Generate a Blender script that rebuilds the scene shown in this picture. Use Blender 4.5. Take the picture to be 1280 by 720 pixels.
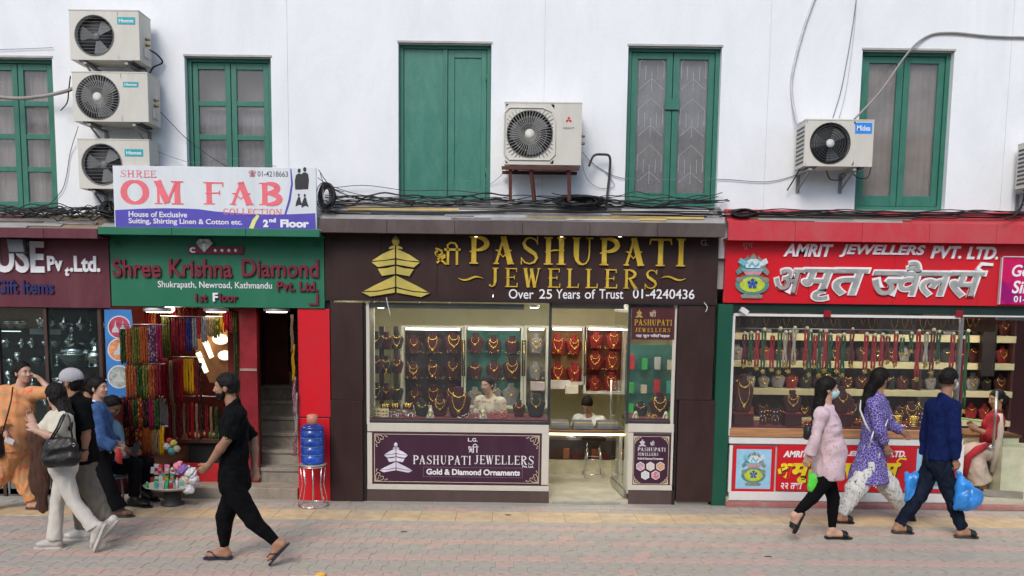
import bpy, math, random
import numpy as np
import openvdb as vdb
from mathutils import Vector, Matrix
random.seed(11); np.random.seed(11)
for _o in list(bpy.data.objects): bpy.data.objects.remove(_o)
SC = bpy.context.scene; COL = SC.collection; PI = math.pi; R = math.radians
# ---------------------------------------------------------------- camera
FPX = 1050.0; CAMP = Vector((0, -9.8, 2.35)); PITCH = R(6.0); ROLL = R(0.72); PPY = 490.0
_f = Vector((0, math.cos(PITCH), -math.sin(PITCH))); _r = Vector((1, 0, 0)); _u = Vector((0, math.sin(PITCH), math.cos(PITCH)))
CR = _r*math.cos(ROLL)+_u*math.sin(ROLL); CU = _u*math.cos(ROLL)-_r*math.sin(ROLL); CF = _f
cam = bpy.data.cameras.new('camera'); camo = bpy.data.objects.new('camera', cam); COL.objects.link(camo)
camo.matrix_world = Matrix(((CR.x, CU.x, -CF.x, CAMP.x), (CR.y, CU.y, -CF.y, CAMP.y), (CR.z, CU.z, -CF.z, CAMP.z), (0, 0, 0, 1)))
cam.sensor_width = 36; cam.lens = FPX/1280*36; cam.shift_y = (PPY-360)/1280; cam.clip_end = 2000
SC.camera = camo
# ---------------------------------------------------------------- light
SUN_EL, SUN_AZ = R(42), R(197)
w = bpy.data.worlds.new("World"); SC.world = w; w.use_nodes = True
_n = w.node_tree.nodes; _bg = _n['Background']; _sky = _n.new('ShaderNodeTexSky'); _sky.sky_type = 'NISHITA'; _sky.sun_disc = False
_sky.sun_elevation = SUN_EL; _sky.sun_rotation = SUN_AZ; _sky.dust_density = 5.0; _sky.air_density = 1.0; _sky.ozone_density = 1.0; _sky.altitude = 1300
w.node_tree.links.new(_sky.outputs[0], _bg.inputs[0]); _bg.inputs[1].default_value = 0.15
sun = bpy.data.lights.new('sun', 'SUN'); sun.energy = 1.3; sun.angle = R(24); sun.color = (1, .95, .88)
suno = bpy.data.objects.new('sun', sun); COL.objects.link(suno)
_d = Vector((math.sin(SUN_AZ)*math.cos(SUN_EL), math.cos(SUN_AZ)*math.cos(SUN_EL), math.sin(SUN_EL)))
suno.rotation_euler = _d.to_track_quat('Z', 'Y').to_euler(); suno.location = (0, -8, 14)
SC.view_settings.view_transform = 'Standard'; SC.view_settings.look = 'None'; SC.view_settings.gamma = 1; SC.view_settings.exposure = 0.40
SC.cycles.max_bounces = 8; SC.cycles.transparent_max_bounces = 12; SC.cycles.sample_clamp_indirect = 6
# ---------------------------------------------------------------- measuring the photograph
def ray(px, py): return CR*((px-640)/FPX)+CU*(-(py-PPY)/FPX)+CF
def P(px, py, Y=0.0):
    d = ray(px, py); t = (Y-CAMP.y)/d.y; return CAMP+d*t
def rect(x0, y0, x1, y1, Y=0.0):
    ym, xm = (y0+y1)/2, (x0+x1)/2
    return P(x0, ym, Y).x, P(x1, ym, Y).x, P(xm, y1, Y).z, P(xm, y0, Y).z   # X0 X1 Z0 Z1
def yground(py, px=640):
    d = ray(px, py); t = -CAMP.z/d.z; return (CAMP+d*t).y
# ---------------------------------------------------------------- materials
MATS = {}
def srgb(r, g, b):
    f = lambda c: (c/255/12.92 if c/255 <= .04045 else ((c/255+.055)/1.055)**2.4)
    return (f(r), f(g), f(b))
def nd(t, kind, **kw):
    n = t.nodes.new(kind)
    for k, v in kw.items():
        if k in n.inputs: n.inputs[k].default_value = v
        else: setattr(n, k, v)
    return n
def mat(name, col, rough=.6, metal=0.0, var=.12, scale=6.0, bump=0.0, bscale=60.0, emit=0.0, emcol=None, spec=.4, detail=4, coat=0.0, stretch=(1, 1, 1), col2=None, lo=.35, hi=.65):
    """principled material: colour varied by object-space noise, optional second colour and fine relief"""
    if name in MATS: return MATS[name]
    m = bpy.data.materials.new(name); m.use_nodes = True; t = m.node_tree; b = t.nodes['Principled BSDF']
    b.inputs['Roughness'].default_value = rough; b.inputs['Metallic'].default_value = metal
    b.inputs['Specular IOR Level'].default_value = spec; b.inputs['Coat Weight'].default_value = coat
    tc = t.nodes.new('ShaderNodeTexCoord'); mp = t.nodes.new('ShaderNodeMapping'); mp.inputs['Scale'].default_value = stretch
    t.links.new(tc.outputs['Object'], mp.inputs[0])
    n = nd(t, 'ShaderNodeTexNoise', Scale=scale, Detail=detail, Roughness=.6); t.links.new(mp.outputs[0], n.inputs['Vector'])
    r = t.nodes.new('ShaderNodeValToRGB'); t.links.new(n.outputs['Fac'], r.inputs[0])
    r.color_ramp.elements[0].position = lo; r.color_ramp.elements[1].position = hi
    c2 = col2 if col2 else tuple(min(1, c*(1+var)) for c in col)
    c1 = col if col2 else tuple(c*(1-var) for c in col)
    r.color_ramp.elements[0].color = (*c1, 1); r.color_ramp.elements[1].color = (*c2, 1)
    t.links.new(r.outputs[0], b.inputs['Base Color'])
    if bump:
        n2 = nd(t, 'ShaderNodeTexNoise', Scale=bscale, Detail=3); t.links.new(mp.outputs[0], n2.inputs['Vector'])
        bp = nd(t, 'ShaderNodeBump', Strength=bump, Distance=.01); t.links.new(n2.outputs['Fac'], bp.inputs['Height']); t.links.new(bp.outputs[0], b.inputs['Normal'])
    if emit:
        b.inputs['Emission Color'].default_value = (*(emcol or col), 1); b.inputs['Emission Strength'].default_value = emit
    MATS[name] = m; return m
def dirt(name, col, dcol, rough=.6, dscale=(1.2, 1.2, .35), amt=.5, bump=.1, metal=0.0, spec=.4):
    """painted surface with streaks and blotches of grime"""
    if name in MATS: return MATS[name]
    m = bpy.data.materials.new(name); m.use_nodes = True; t = m.node_tree; b = t.nodes['Principled BSDF']
    b.inputs['Metallic'].default_value = metal; b.inputs['Specular IOR Level'].default_value = spec
    tc = t.nodes.new('ShaderNodeTexCoord')
    mp = t.nodes.new('ShaderNodeMapping'); mp.inputs['Scale'].default_value = dscale; t.links.new(tc.outputs['Object'], mp.inputs[0])
    n = nd(t, 'ShaderNodeTexNoise', Scale=3, Detail=8, Roughness=.68, Distortion=.6); t.links.new(mp.outputs[0], n.inputs['Vector'])
    n3 = nd(t, 'ShaderNodeTexNoise', Scale=38, Detail=4, Roughness=.7); t.links.new(tc.outputs['Object'], n3.inputs['Vector'])
    a = nd(t, 'ShaderNodeMath', operation='MULTIPLY_ADD'); a.inputs[1].default_value = .25; t.links.new(n3.outputs['Fac'], a.inputs[0]); t.links.new(n.outputs['Fac'], a.inputs[2])
    r = t.nodes.new('ShaderNodeValToRGB'); t.links.new(a.outputs[0], r.inputs[0])
    r.color_ramp.elements[0].position = .52; r.color_ramp.elements[1].position = .9
    r.color_ramp.elements[0].color = (0, 0, 0, 1); r.color_ramp.elements[1].color = (amt, amt, amt, 1)
    mx = nd(t, 'ShaderNodeMixRGB'); mx.inputs[1].default_value = (*col, 1); mx.inputs[2].default_value = (*dcol, 1)
    t.links.new(r.outputs[0], mx.inputs[0]); t.links.new(mx.outputs[0], b.inputs['Base Color'])
    rr = nd(t, 'ShaderNodeMath', operation='MULTIPLY_ADD'); rr.inputs[1].default_value = .3; rr.inputs[2].default_value = rough-.1; t.links.new(n.outputs['Fac'], rr.inputs[0]); t.links.new(rr.outputs[0], b.inputs['Roughness'])
    if bump:
        bp = nd(t, 'ShaderNodeBump', Strength=bump, Distance=.01); t.links.new(n3.outputs['Fac'], bp.inputs['Height']); t.links.new(bp.outputs[0], b.inputs['Normal'])
    MATS[name] = m; return m
def glass(name, tint=(.93, .96, .95), ior=1.35, rough=0.0, haze=0.0, hcol=(.5, .5, .5)):
    m = bpy.data.materials.new(name); m.use_nodes = True; t = m.node_tree; t.nodes.clear()
    o = t.nodes.new('ShaderNodeOutputMaterial'); tr = nd(t, 'ShaderNodeBsdfTransparent'); tr.inputs[0].default_value = (*tint, 1)
    g = nd(t, 'ShaderNodeBsdfGlossy'); g.inputs['Roughness'].default_value = rough
    fr = nd(t, 'ShaderNodeFresnel', IOR=ior); mx = t.nodes.new('ShaderNodeMixShader')
    ge = t.nodes.new('ShaderNodeNewGeometry'); iv = nd(t, 'ShaderNodeMath', operation='SUBTRACT'); iv.inputs[0].default_value = 1; t.links.new(ge.outputs['Backfacing'], iv.inputs[1]); mu = nd(t, 'ShaderNodeMath', operation='MULTIPLY'); t.links.new(fr.outputs[0], mu.inputs[0]); t.links.new(iv.outputs[0], mu.inputs[1])
    t.links.new(mu.outputs[0], mx.inputs[0]); t.links.new(tr.outputs[0], mx.inputs[1]); t.links.new(g.outputs[0], mx.inputs[2])
    last = mx
    if haze:
        df = nd(t, 'ShaderNodeBsdfDiffuse'); df.inputs[0].default_value = (*hcol, 1); m2 = t.nodes.new('ShaderNodeMixShader'); m2.inputs[0].default_value = haze
        t.links.new(mx.outputs[0], m2.inputs[1]); t.links.new(df.outputs[0], m2.inputs[2]); last = m2
    t.links.new(last.outputs[0], o.inputs[0]); MATS[name] = m; return m
def pattern(name, base, cols, kind='voronoi', scale=40, thr=.35, rough=.85, stretch=(1, 1, 1), bump=.2, thr2=None):
    """fabric with a printed figure: base colour plus figure colour"""
    if name in MATS: return MATS[name]
    m = bpy.data.materials.new(name); m.use_nodes = True; t = m.node_tree; b = t.nodes['Principled BSDF']; b.inputs['Roughness'].default_value = rough; b.inputs['Specular IOR Level'].default_value = .1
    tc = t.nodes.new('ShaderNodeTexCoord'); mp = t.nodes.new('ShaderNodeMapping'); mp.inputs['Scale'].default_value = stretch; t.links.new(tc.outputs['Object'], mp.inputs[0])
    prev = None
    for i, c in enumerate(cols):
        if kind == 'voronoi':
            n = nd(t, 'ShaderNodeTexVoronoi', Scale=scale*(1+.37*i)); out = n.outputs['Distance']
        elif kind == 'edge':
            n = nd(t, 'ShaderNodeTexVoronoi', Scale=scale*(1+.37*i), feature='DISTANCE_TO_EDGE'); out = n.outputs['Distance']
        elif kind == 'wave':
            n = nd(t, 'ShaderNodeTexWave', Scale=scale*(1+.3*i), Distortion=3.0); out = n.outputs['Fac']
        else:
            n = nd(t, 'ShaderNodeTexNoise', Scale=scale*(1+.5*i), Detail=2); out = n.outputs['Fac']
        t.links.new(mp.outputs[0], n.inputs['Vector'])
        r = t.nodes.new('ShaderNodeValToRGB'); t.links.new(out, r.inputs[0])
        r.color_ramp.elements[0].position = max(0, thr-.04); r.color_ramp.elements[1].position = thr+.02
        r.color_ramp.elements[0].color = (1, 1, 1, 1); r.color_ramp.elements[1].color = (0, 0, 0, 1)
        mx = nd(t, 'ShaderNodeMixRGB'); t.links.new(r.outputs[0], mx.inputs[0])
        if prev is None: mx.inputs[1].default_value = (*base, 1)
        else: t.links.new(prev.outputs[0], mx.inputs[1])
        mx.inputs[2].default_value = (*c, 1); prev = mx
    t.links.new(prev.outputs[0], b.inputs['Base Color'])
    if bump:
        n2 = nd(t, 'ShaderNodeTexNoise', Scale=90, Detail=3); t.links.new(tc.outputs['Object'], n2.inputs['Vector'])
        bp = nd(t, 'ShaderNodeBump', Strength=bump, Distance=.006); t.links.new(n2.outputs['Fac'], bp.inputs['Height']); t.links.new(bp.outputs[0], b.inputs['Normal'])
    MATS[name] = m; return m
# ---------------------------------------------------------------- mesh building
def tag(o, label=None, cat=None, group=None, kind=None):
    if label: o['label'] = label
    if cat: o['category'] = cat
    if group: o['group'] = group
    if kind: o['kind'] = kind
    return o
def empty(name, loc, label=None, cat=None, group=None, kind=None):
    o = bpy.data.objects.new(name, None); COL.objects.link(o); o.location = loc; o.empty_display_size = .1
    return tag(o, label, cat, group, kind)
def world_loc(o):
    v = Vector((0, 0, 0))
    while o: v = v+o.location; o = o.parent
    return v
class MB:
    def __init__(s): s.v = []; s.f = []; s.m = []; s.s = []
    def add(s, vs, fs, m=0, smooth=False):
        k = len(s.v); s.v += [tuple(v) for v in vs]; s.f += [tuple(i+k for i in f) for f in fs]; s.m += [m]*len(fs); s.s += [smooth]*len(fs); return s
    def box(s, x0, x1, y0, y1, z0, z1, m=0):
        if x0 > x1: x0, x1 = x1, x0
        if y0 > y1: y0, y1 = y1, y0
        if z0 > z1: z0, z1 = z1, z0
        return s.add([(x0, y0, z0), (x1, y0, z0), (x1, y1, z0), (x0, y1, z0), (x0, y0, z1), (x1, y0, z1), (x1, y1, z1), (x0, y1, z1)],
                     [(0, 3, 2, 1), (4, 5, 6, 7), (0, 1, 5, 4), (1, 2, 6, 5), (2, 3, 7, 6), (3, 0, 4, 7)], m)
    def pbox(s, x0, y0, x1, y1, Y, th, m=0, proud=0):
        a, b, c, d = rect(x0, y0, x1, y1, Y-proud); return s.box(a, b, Y-proud, Y+th, c, d, m)
    def obox(s, c, h, M, m=0):
        vs = [Vector(c)+M@Vector((x*h[0], y*h[1], z*h[2])) for x, y, z in [(-1, -1, -1), (1, -1, -1), (1, 1, -1), (-1, 1, -1), (-1, -1, 1), (1, -1, 1), (1, 1, 1), (-1, 1, 1)]]
        return s.add(vs, [(0, 3, 2, 1), (4, 5, 6, 7), (0, 1, 5, 4), (1, 2, 6, 5), (2, 3, 7, 6), (3, 0, 4, 7)], m)
    def beam(s, a, b, w, h, m=0):
        a, b = Vector(a), Vector(b); d = b-a; L = d.length; M = d.to_track_quat('X', 'Z').to_matrix(); return s.obox((a+b)/2, (L/2, w/2, h/2), M, m)
    def tube(s, pts, r, n=8, m=0, closed=False, caps=True, smooth=True):
        pts = [Vector(p) for p in pts]; N = len(pts); rs = r if isinstance(r, (list, tuple)) else [r]*N; vs = []; fs = []; prev = None
        for i, p in enumerate(pts):
            a = pts[(i-1) % N] if (closed or i > 0) else p; b = pts[(i+1) % N] if (closed or i < N-1) else p
            t = (b-a).normalized() if (b-a).length > 1e-9 else Vector((0, 0, 1))
            if prev is None:
                u = t.cross(Vector((0, 0, 1))); u = u.normalized() if u.length > .05 else Vector((1, 0, 0))
            else:
                u = prev-t*prev.dot(t); u = u.normalized() if u.length > 1e-6 else prev
            prev = u; v = t.cross(u)
            for k in range(n):
                an = 2*PI*k/n; vs.append(p+(u*math.cos(an)+v*math.sin(an))*rs[i])
        M2 = N if closed else N-1
        for i in range(M2):
            j = (i+1) % N
            for k in range(n): fs.append((i*n+k, i*n+(k+1) % n, j*n+(k+1) % n, j*n+k))
        s.add(vs, fs, m, smooth)
        if caps and not closed:
            k0 = len(s.v)-N*n; s.f.append(tuple(k0+i for i in reversed(range(n)))); s.f.append(tuple(k0+(N-1)*n+i for i in range(n))); s.m += [m, m]; s.s += [False, False]
        return s
    def lathe(s, prof, c, n=16, m=0, axis='z', smooth=True, sy=1.0):
        vs = []; fs = []
        for r, h in prof:
            for k in range(n):
                a = 2*PI*k/n; x, y = r*math.cos(a), r*math.sin(a)*sy
                vs.append((c[0]+x, c[1]+y, c[2]+h) if axis == 'z' else ((c[0]+x, c[1]+h, c[2]+y) if axis == 'y' else (c[0]+h, c[1]+x, c[2]+y)))
        N = len(prof)
        for i in range(N-1):
            for k in range(n):
                q = (i*n+k, i*n+(k+1) % n, (i+1)*n+(k+1) % n, (i+1)*n+k); fs.append(q if axis != 'y' else q[::-1])
        fs.append(tuple(reversed(range(n))) if axis != 'y' else tuple(range(n)))
        fs.append(tuple((N-1)*n+k for k in range(n)) if axis != 'y' else tuple((N-1)*n+k for k in reversed(range(n))))
        return s.add(vs, fs, m, smooth)
    def ball(s, c, r, n=10, m=0):
        rr = r if isinstance(r, (tuple, list)) else (r, r, r); vs = []; fs = []; H = max(4, n//2+1)
        for i in range(H+1):
            a = PI*i/H-PI/2
            for k in range(n):
                b = 2*PI*k/n; vs.append((c[0]+rr[0]*math.cos(a)*math.cos(b), c[1]+rr[1]*math.cos(a)*math.sin(b), c[2]+rr[2]*math.sin(a)))
        for i in range(H):
            for k in range(n): fs.append((i*n+k, i*n+(k+1) % n, (i+1)*n+(k+1) % n, (i+1)*n+k))
        return s.add(vs, fs, m, True)
    def prism(s, poly, y0, y1, m=0):
        """polygon in (x,z), extruded from y0 (front) to y1"""
        n = len(poly); A = sum(poly[i][0]*poly[(i+1) % n][1]-poly[(i+1) % n][0]*poly[i][1] for i in range(n))
        if A < 0: poly = poly[::-1]
        vs = [(x, y0, z) for x, z in poly]+[(x, y1, z) for x, z in poly]
        fs = [tuple(range(n)), tuple(reversed(range(n, 2*n)))]+[((i+1) % n, i, n+i, n+(i+1) % n) for i in range(n)]
        return s.add(vs, fs, m)
    def ribbon(s, pts, ws, y0, y1, m=0):
        """strip of varying width in the xz plane"""
        L, Rr = [], []
        N = len(pts)
        for i in range(N):
            a = pts[max(0, i-1)]; b = pts[min(N-1, i+1)]; dx, dz = b[0]-a[0], b[1]-a[1]; l = math.hypot(dx, dz) or 1; w_ = ws[i] if isinstance(ws, (list, tuple)) else ws
            L.append((pts[i][0]-dz/l*w_/2, pts[i][1]+dx/l*w_/2)); Rr.append((pts[i][0]+dz/l*w_/2, pts[i][1]-dx/l*w_/2))
        vs = [(x, y0, z) for x, z in L]+[(x, y0, z) for x, z in Rr]+[(x, y1, z) for x, z in L]+[(x, y1, z) for x, z in Rr]; fs = []
        for i in range(N-1):
            fs += [(N+i, N+i+1, i+1, i), (i, i+1, 2*N+i+1, 2*N+i), (3*N+i, 3*N+i+1, N+i+1, N+i), (2*N+i, 2*N+i+1, 3*N+i+1, 3*N+i)]
        fs += [(0, 2*N, 3*N, N), (N-1, 2*N-1, 4*N-1, 3*N-1)]
        return s.add(vs, fs, m)
    def quad(s, a, b, c, d, m=0): return s.add([a, b, c, d], [(0, 1, 2, 3)], m)
    def xf(s, fn): s.v = [tuple(fn(Vector(v))) for v in s.v]; return s
    def mesh(s, name, mats):
        me = bpy.data.meshes.new(name); me.from_pydata(s.v, [], s.f)
        for mm in (mats if isinstance(mats, (list, tuple)) else [mats]): me.materials.append(mm)
        me.polygons.foreach_set('material_index', s.m); me.polygons.foreach_set('use_smooth', s.s); me.update(); return me
    def build(s, name, mats, parent=None, bevel=0.0, origin=None):
        if origin is None:
            if parent is not None: origin = world_loc(parent)
            else:
                a = np.array(s.v); lo, hi = a.min(0), a.max(0); origin = Vector(((lo[0]+hi[0])/2, (lo[1]+hi[1])/2, lo[2]))
        o_ = Vector(origin); s.v = [(v[0]-o_.x, v[1]-o_.y, v[2]-o_.z) for v in s.v]
        ob = bpy.data.objects.new(name, s.mesh(name, mats)); COL.objects.link(ob)
        if parent is not None: ob.parent = parent
        else: ob.location = o_
        if bevel:
            bv = ob.modifiers.new('bevel', 'BEVEL'); bv.width = bevel; bv.segments = 2; bv.limit_method = 'ANGLE'
        return ob
def copy_tree(o, parent=None, loc=None, label=None, rotz=None, scale=None):
    c = o.copy(); COL.objects.link(c); c.parent = parent
    for ch in list(o.children): copy_tree(ch, c)
    if loc is not None: c.location = loc
    if rotz is not None: c.rotation_euler = (0, 0, rotz)
    if scale is not None: c.scale = scale if isinstance(scale, (tuple, list)) else (scale,)*3
    if label: c['label'] = label
    return c
ORD = ['first', 'second', 'third', 'fourth', 'fifth', 'sixth', 'seventh', 'eighth', 'ninth', 'tenth', 'eleventh', 'twelfth', 'thirteenth', 'fourteenth', 'fifteenth', 'sixteenth', 'seventeenth', 'eighteenth', 'nineteenth', 'twentieth']
# ---------------------------------------------------------------- lettering
_tc = {}
def glyphs(body, offset=0.0, shear=0.0):
    key = (body, offset, shear)
    if key not in _tc:
        c = bpy.data.curves.new('text', 'FONT'); c.body = body; c.offset = offset; c.extrude = .5; c.shear = shear; c.resolution_u = 4
        o = bpy.data.objects.new('text', c); COL.objects.link(o); bpy.context.view_layer.update()
        dg = bpy.context.evaluated_depsgraph_get(); me = bpy.data.meshes.new_from_object(o.evaluated_get(dg))
        vs = np.zeros(len(me.vertices)*3); me.vertices.foreach_get('co', vs); vs = vs.reshape(-1, 3); fs = [tuple(p.vertices) for p in me.polygons]
        bpy.data.objects.remove(o); bpy.data.meshes.remove(me); bpy.data.curves.remove(c); _tc[key] = (vs, fs)
    return _tc[key]
def text(mb, body, x0, y0, x1, y1, Y, depth=.004, offset=0.0, shear=0.0, m=0, back=.0):
    """lettering fitted into the rectangle seen at these pixels, standing on plane Y"""
    vs, fs = glyphs(body, offset, shear); lo, hi = vs.min(0), vs.max(0)
    X0, X1, Z0, Z1 = rect(x0, y0, x1, y1, Y)
    q = [((v[0]-lo[0])/(hi[0]-lo[0])*(X1-X0)+X0, Y-depth+(hi[2]-v[2])/(hi[2]-lo[2])*(depth+back), (v[1]-lo[1])/(hi[1]-lo[1])*(Z1-Z0)+Z0) for v in vs]
    return mb.add(q, fs, m)
def textfix(mb, body, X0, X1, Z0, Z1, Y, depth=.004, offset=0.0, shear=0.0, m=0):
    vs, fs = glyphs(body, offset, shear); lo, hi = vs.min(0), vs.max(0)
    q = [((v[0]-lo[0])/(hi[0]-lo[0])*(X1-X0)+X0, Y-depth+(hi[2]-v[2])/(hi[2]-lo[2])*depth, (v[1]-lo[1])/(hi[1]-lo[1])*(Z1-Z0)+Z0) for v in vs]
    return mb.add(q, fs, m)
def arc(cx, cz, rx, rz, a0, a1, n=10): return [(cx+rx*math.cos(R(a0+(a1-a0)*i/n)), cz+rz*math.sin(R(a0+(a1-a0)*i/n))) for i in range(n+1)]
def taper(n, a, b): return [a+(b-a)*math.sin(PI*i/n) for i in range(n+1)]
def serif_glyph(ch, T=.17, t=.06):
    """strokes of a serif capital in a unit box: list of (points, widths)"""
    S = []; sh = .05
    def stem(x, z0=0, z1=1, w_=T, top=True, bot=True):
        S.append(([(x, z0), (x, (z0+z1)/2), (x, z1)], [w_, w_*.86, w_]))
        if bot: S.append(([(x-w_/2-.09, z0+sh/2), (x+w_/2+.09, z0+sh/2)], sh))
        if top: S.append(([(x-w_/2-.09, z1-sh/2), (x+w_/2+.09, z1-sh/2)], sh))
    if ch == 'P': stem(.24); S.append((arc(.34, .735, .5, .235, -95, 95), taper(10, t, T))); S.append(([(.05, .44), (.4, .5)], .05)); W = .9
    elif ch == 'A': S.append(([(.14, 0), (.5, 1)], t+.02)); S.append(([(.82, 0), (.47, 1)], T)); S.append(([(.2, .5), (.47, .26), (.72, .5)], .055)); S.append(([(.02, sh/2), (.28, sh/2)], sh)); S.append(([(.66, sh/2), (.98, sh/2)], sh)); S.append(([(.12, .5), (.26, .5)], .045)); S.append(([(.68, .5), (.86, .5)], .045)); S.append(([(.36, .985), (.6, .985)], .03)); W = 1
    elif ch == 'S': S.append(([(.8, .82), (.7, .93), (.5, .975), (.3, .92), (.2, .77), (.28, .62), (.5, .5), (.72, .38), (.8, .24), (.7, .09), (.48, .025), (.26, .07), (.12, .22)], [.04, .05, .06, .09, .13, .16, .18, .16, .13, .09, .06, .06, .04])); S.append(([(.83, .74), (.83, 1)], .045)); S.append(([(.1, 0), (.1, .26)], .045)); W = .92
    elif ch == 'H': stem(.2); stem(.8); S.append(([(.05, .47), (.5, .53), (.95, .53)], [.03, .06, .03])); W = 1.05
    elif ch == 'U': S.append(([(.22, 1), (.22, .35), (.27, .17), (.38, .06), (.52, .025), (.68, .07), (.78, .2), (.82, .4), (.82, 1)], [T, T, .15, .12, .07, .06, .06, .06, .06])); S.append(([(.04, .975), (.4, .975)], sh)); S.append(([(.68, .975), (.98, .975)], sh)); W = 1.05
    elif ch == 'T': stem(.5, top=False); S.append(([(.04, .96), (.96, .96)], .07)); S.append(([(.05, .99), (.0, .78)], .05)); S.append(([(.95, .99), (1.0, .78)], .05)); W = 1
    elif ch == 'I': stem(.22); W = .45
    elif ch == 'J': S.append(([(.42, 1), (.42, .3), (.36, .1), (.22, .02), (.06, .06)], [T, T, .12, .07, .05])); S.append(([(.24, .975), (.62, .975)], sh)); S.append(([(.02, .1), (.14, .1)], .1)); W = .62
    elif ch in 'EF':
        stem(.24, bot=ch == 'F'); S.append(([(.2, .965), (.8, .965)], .06)); S.append(([(.1, .5), (.66, .52)], .05)); S.append(([(.8, 1), (.8, .8)], .05)); S.append(([(.66, .62), (.66, .42)], .04))
        if ch == 'E': S.append(([(.06, .035), (.84, .035)], .06)); S.append(([(.84, 0), (.86, .22)], .05))
        W = .85
    elif ch == 'W': S.append(([(.12, 1), (.34, 0)], T)); S.append(([(.34, 0), (.55, .95)], t)); S.append(([(.52, .95), (.76, 0)], T)); S.append(([(.76, 0), (1.02, 1.0)], t)); S.append(([(0, .975), (.26, .975)], sh)); S.append(([(.42, .965), (.64, .965)], sh)); S.append(([(.9, .975), (1.12, .99)], sh)); W = 1.15
    elif ch == 'L': stem(.24, bot=False); S.append(([(.06, .035), (.8, .035)], .06)); S.append(([(.8, 0), (.83, .24)], .055)); W = .84
    elif ch == 'R': stem(.24); S.append((arc(.34, .745, .46, .225, -95, 95), taper(10, t, T*.95))); S.append(([(.45, .52), (.66, .22), (.86, .0)], [.1, T, T])); S.append(([(.7, .02), (1.0, .03)], sh)); W = .98
    elif ch == 'M': stem(.16, w_=t+.02); stem(.88, w_=T); S.append(([(.14, 1), (.5, .06)], T)); S.append(([(.5, .06), (.86, 1)], t)); W = 1.1
    elif ch == 'O': S.append((arc(.5, .5, .42, .465, 90, 450, 20), [t+.02+(T-t)*abs(math.cos(R(90+18*i))) for i in range(21)])); W = 1
    elif ch == 'B': stem(.24); S.append((arc(.34, .76, .42, .21, -95, 95), taper(10, t, T))); S.append((arc(.34, .275, .5, .245, -95, 95), taper(10, t, T))); W = .92
    elif ch == 'C': S.append((arc(.52, .5, .42, .465, 42, 318, 14), taper(14, .05, T))); S.append(([(.86, .98), (.86, .7)], .045)); S.append(([(.86, .02), (.86, .28)], .045)); W = .95
    elif ch == 'N': stem(.16, w_=t+.02); stem(.88, w_=t+.02, bot=False); S.append(([(.12, 1), (.9, 0)], T)); W = 1.08
    elif ch == '&': S.append(([(.9, .0), (.3, .7), (.36, .92), (.5, .97), (.62, .85), (.5, .62), (.2, .4), (.12, .2), (.3, .03), (.6, .1), (.9, .5)], .1)); W = 1
    elif ch == '.': S.append(([(.05, .06), (.17, .06)], .12)); W = .25
    else: W = .4
    return S, W
def serif_text(word, x0, y0, x1, y1, Y, depth, mats, parent=None, name='letter', T=.17, gap=.16, t=.06, mb=None, m=0):
    X0, X1, Z0, Z1 = rect(x0, y0, x1, y1, Y)
    G = [serif_glyph(c, T, t) for c in word]; tot = sum(g[1] for g in G)+gap*(len(word)-1); sx = (X1-X0)/tot; sz = Z1-Z0; x = X0; slope = 0
    for g, W in G:
        b = mb or MB()
        for i, (pts, ws) in enumerate(g):
            kk = (sx+sz)/2
            b.ribbon([(x+p[0]*sx, Z0+p[1]*sz) for p in pts], [q*kk*.95 for q in ws] if isinstance(ws, list) else ws*kk, Y-depth-i*.0007, Y, m)
        if mb is None and g: b.build(name, mats, parent)
        x += (W+gap)*sx
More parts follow.
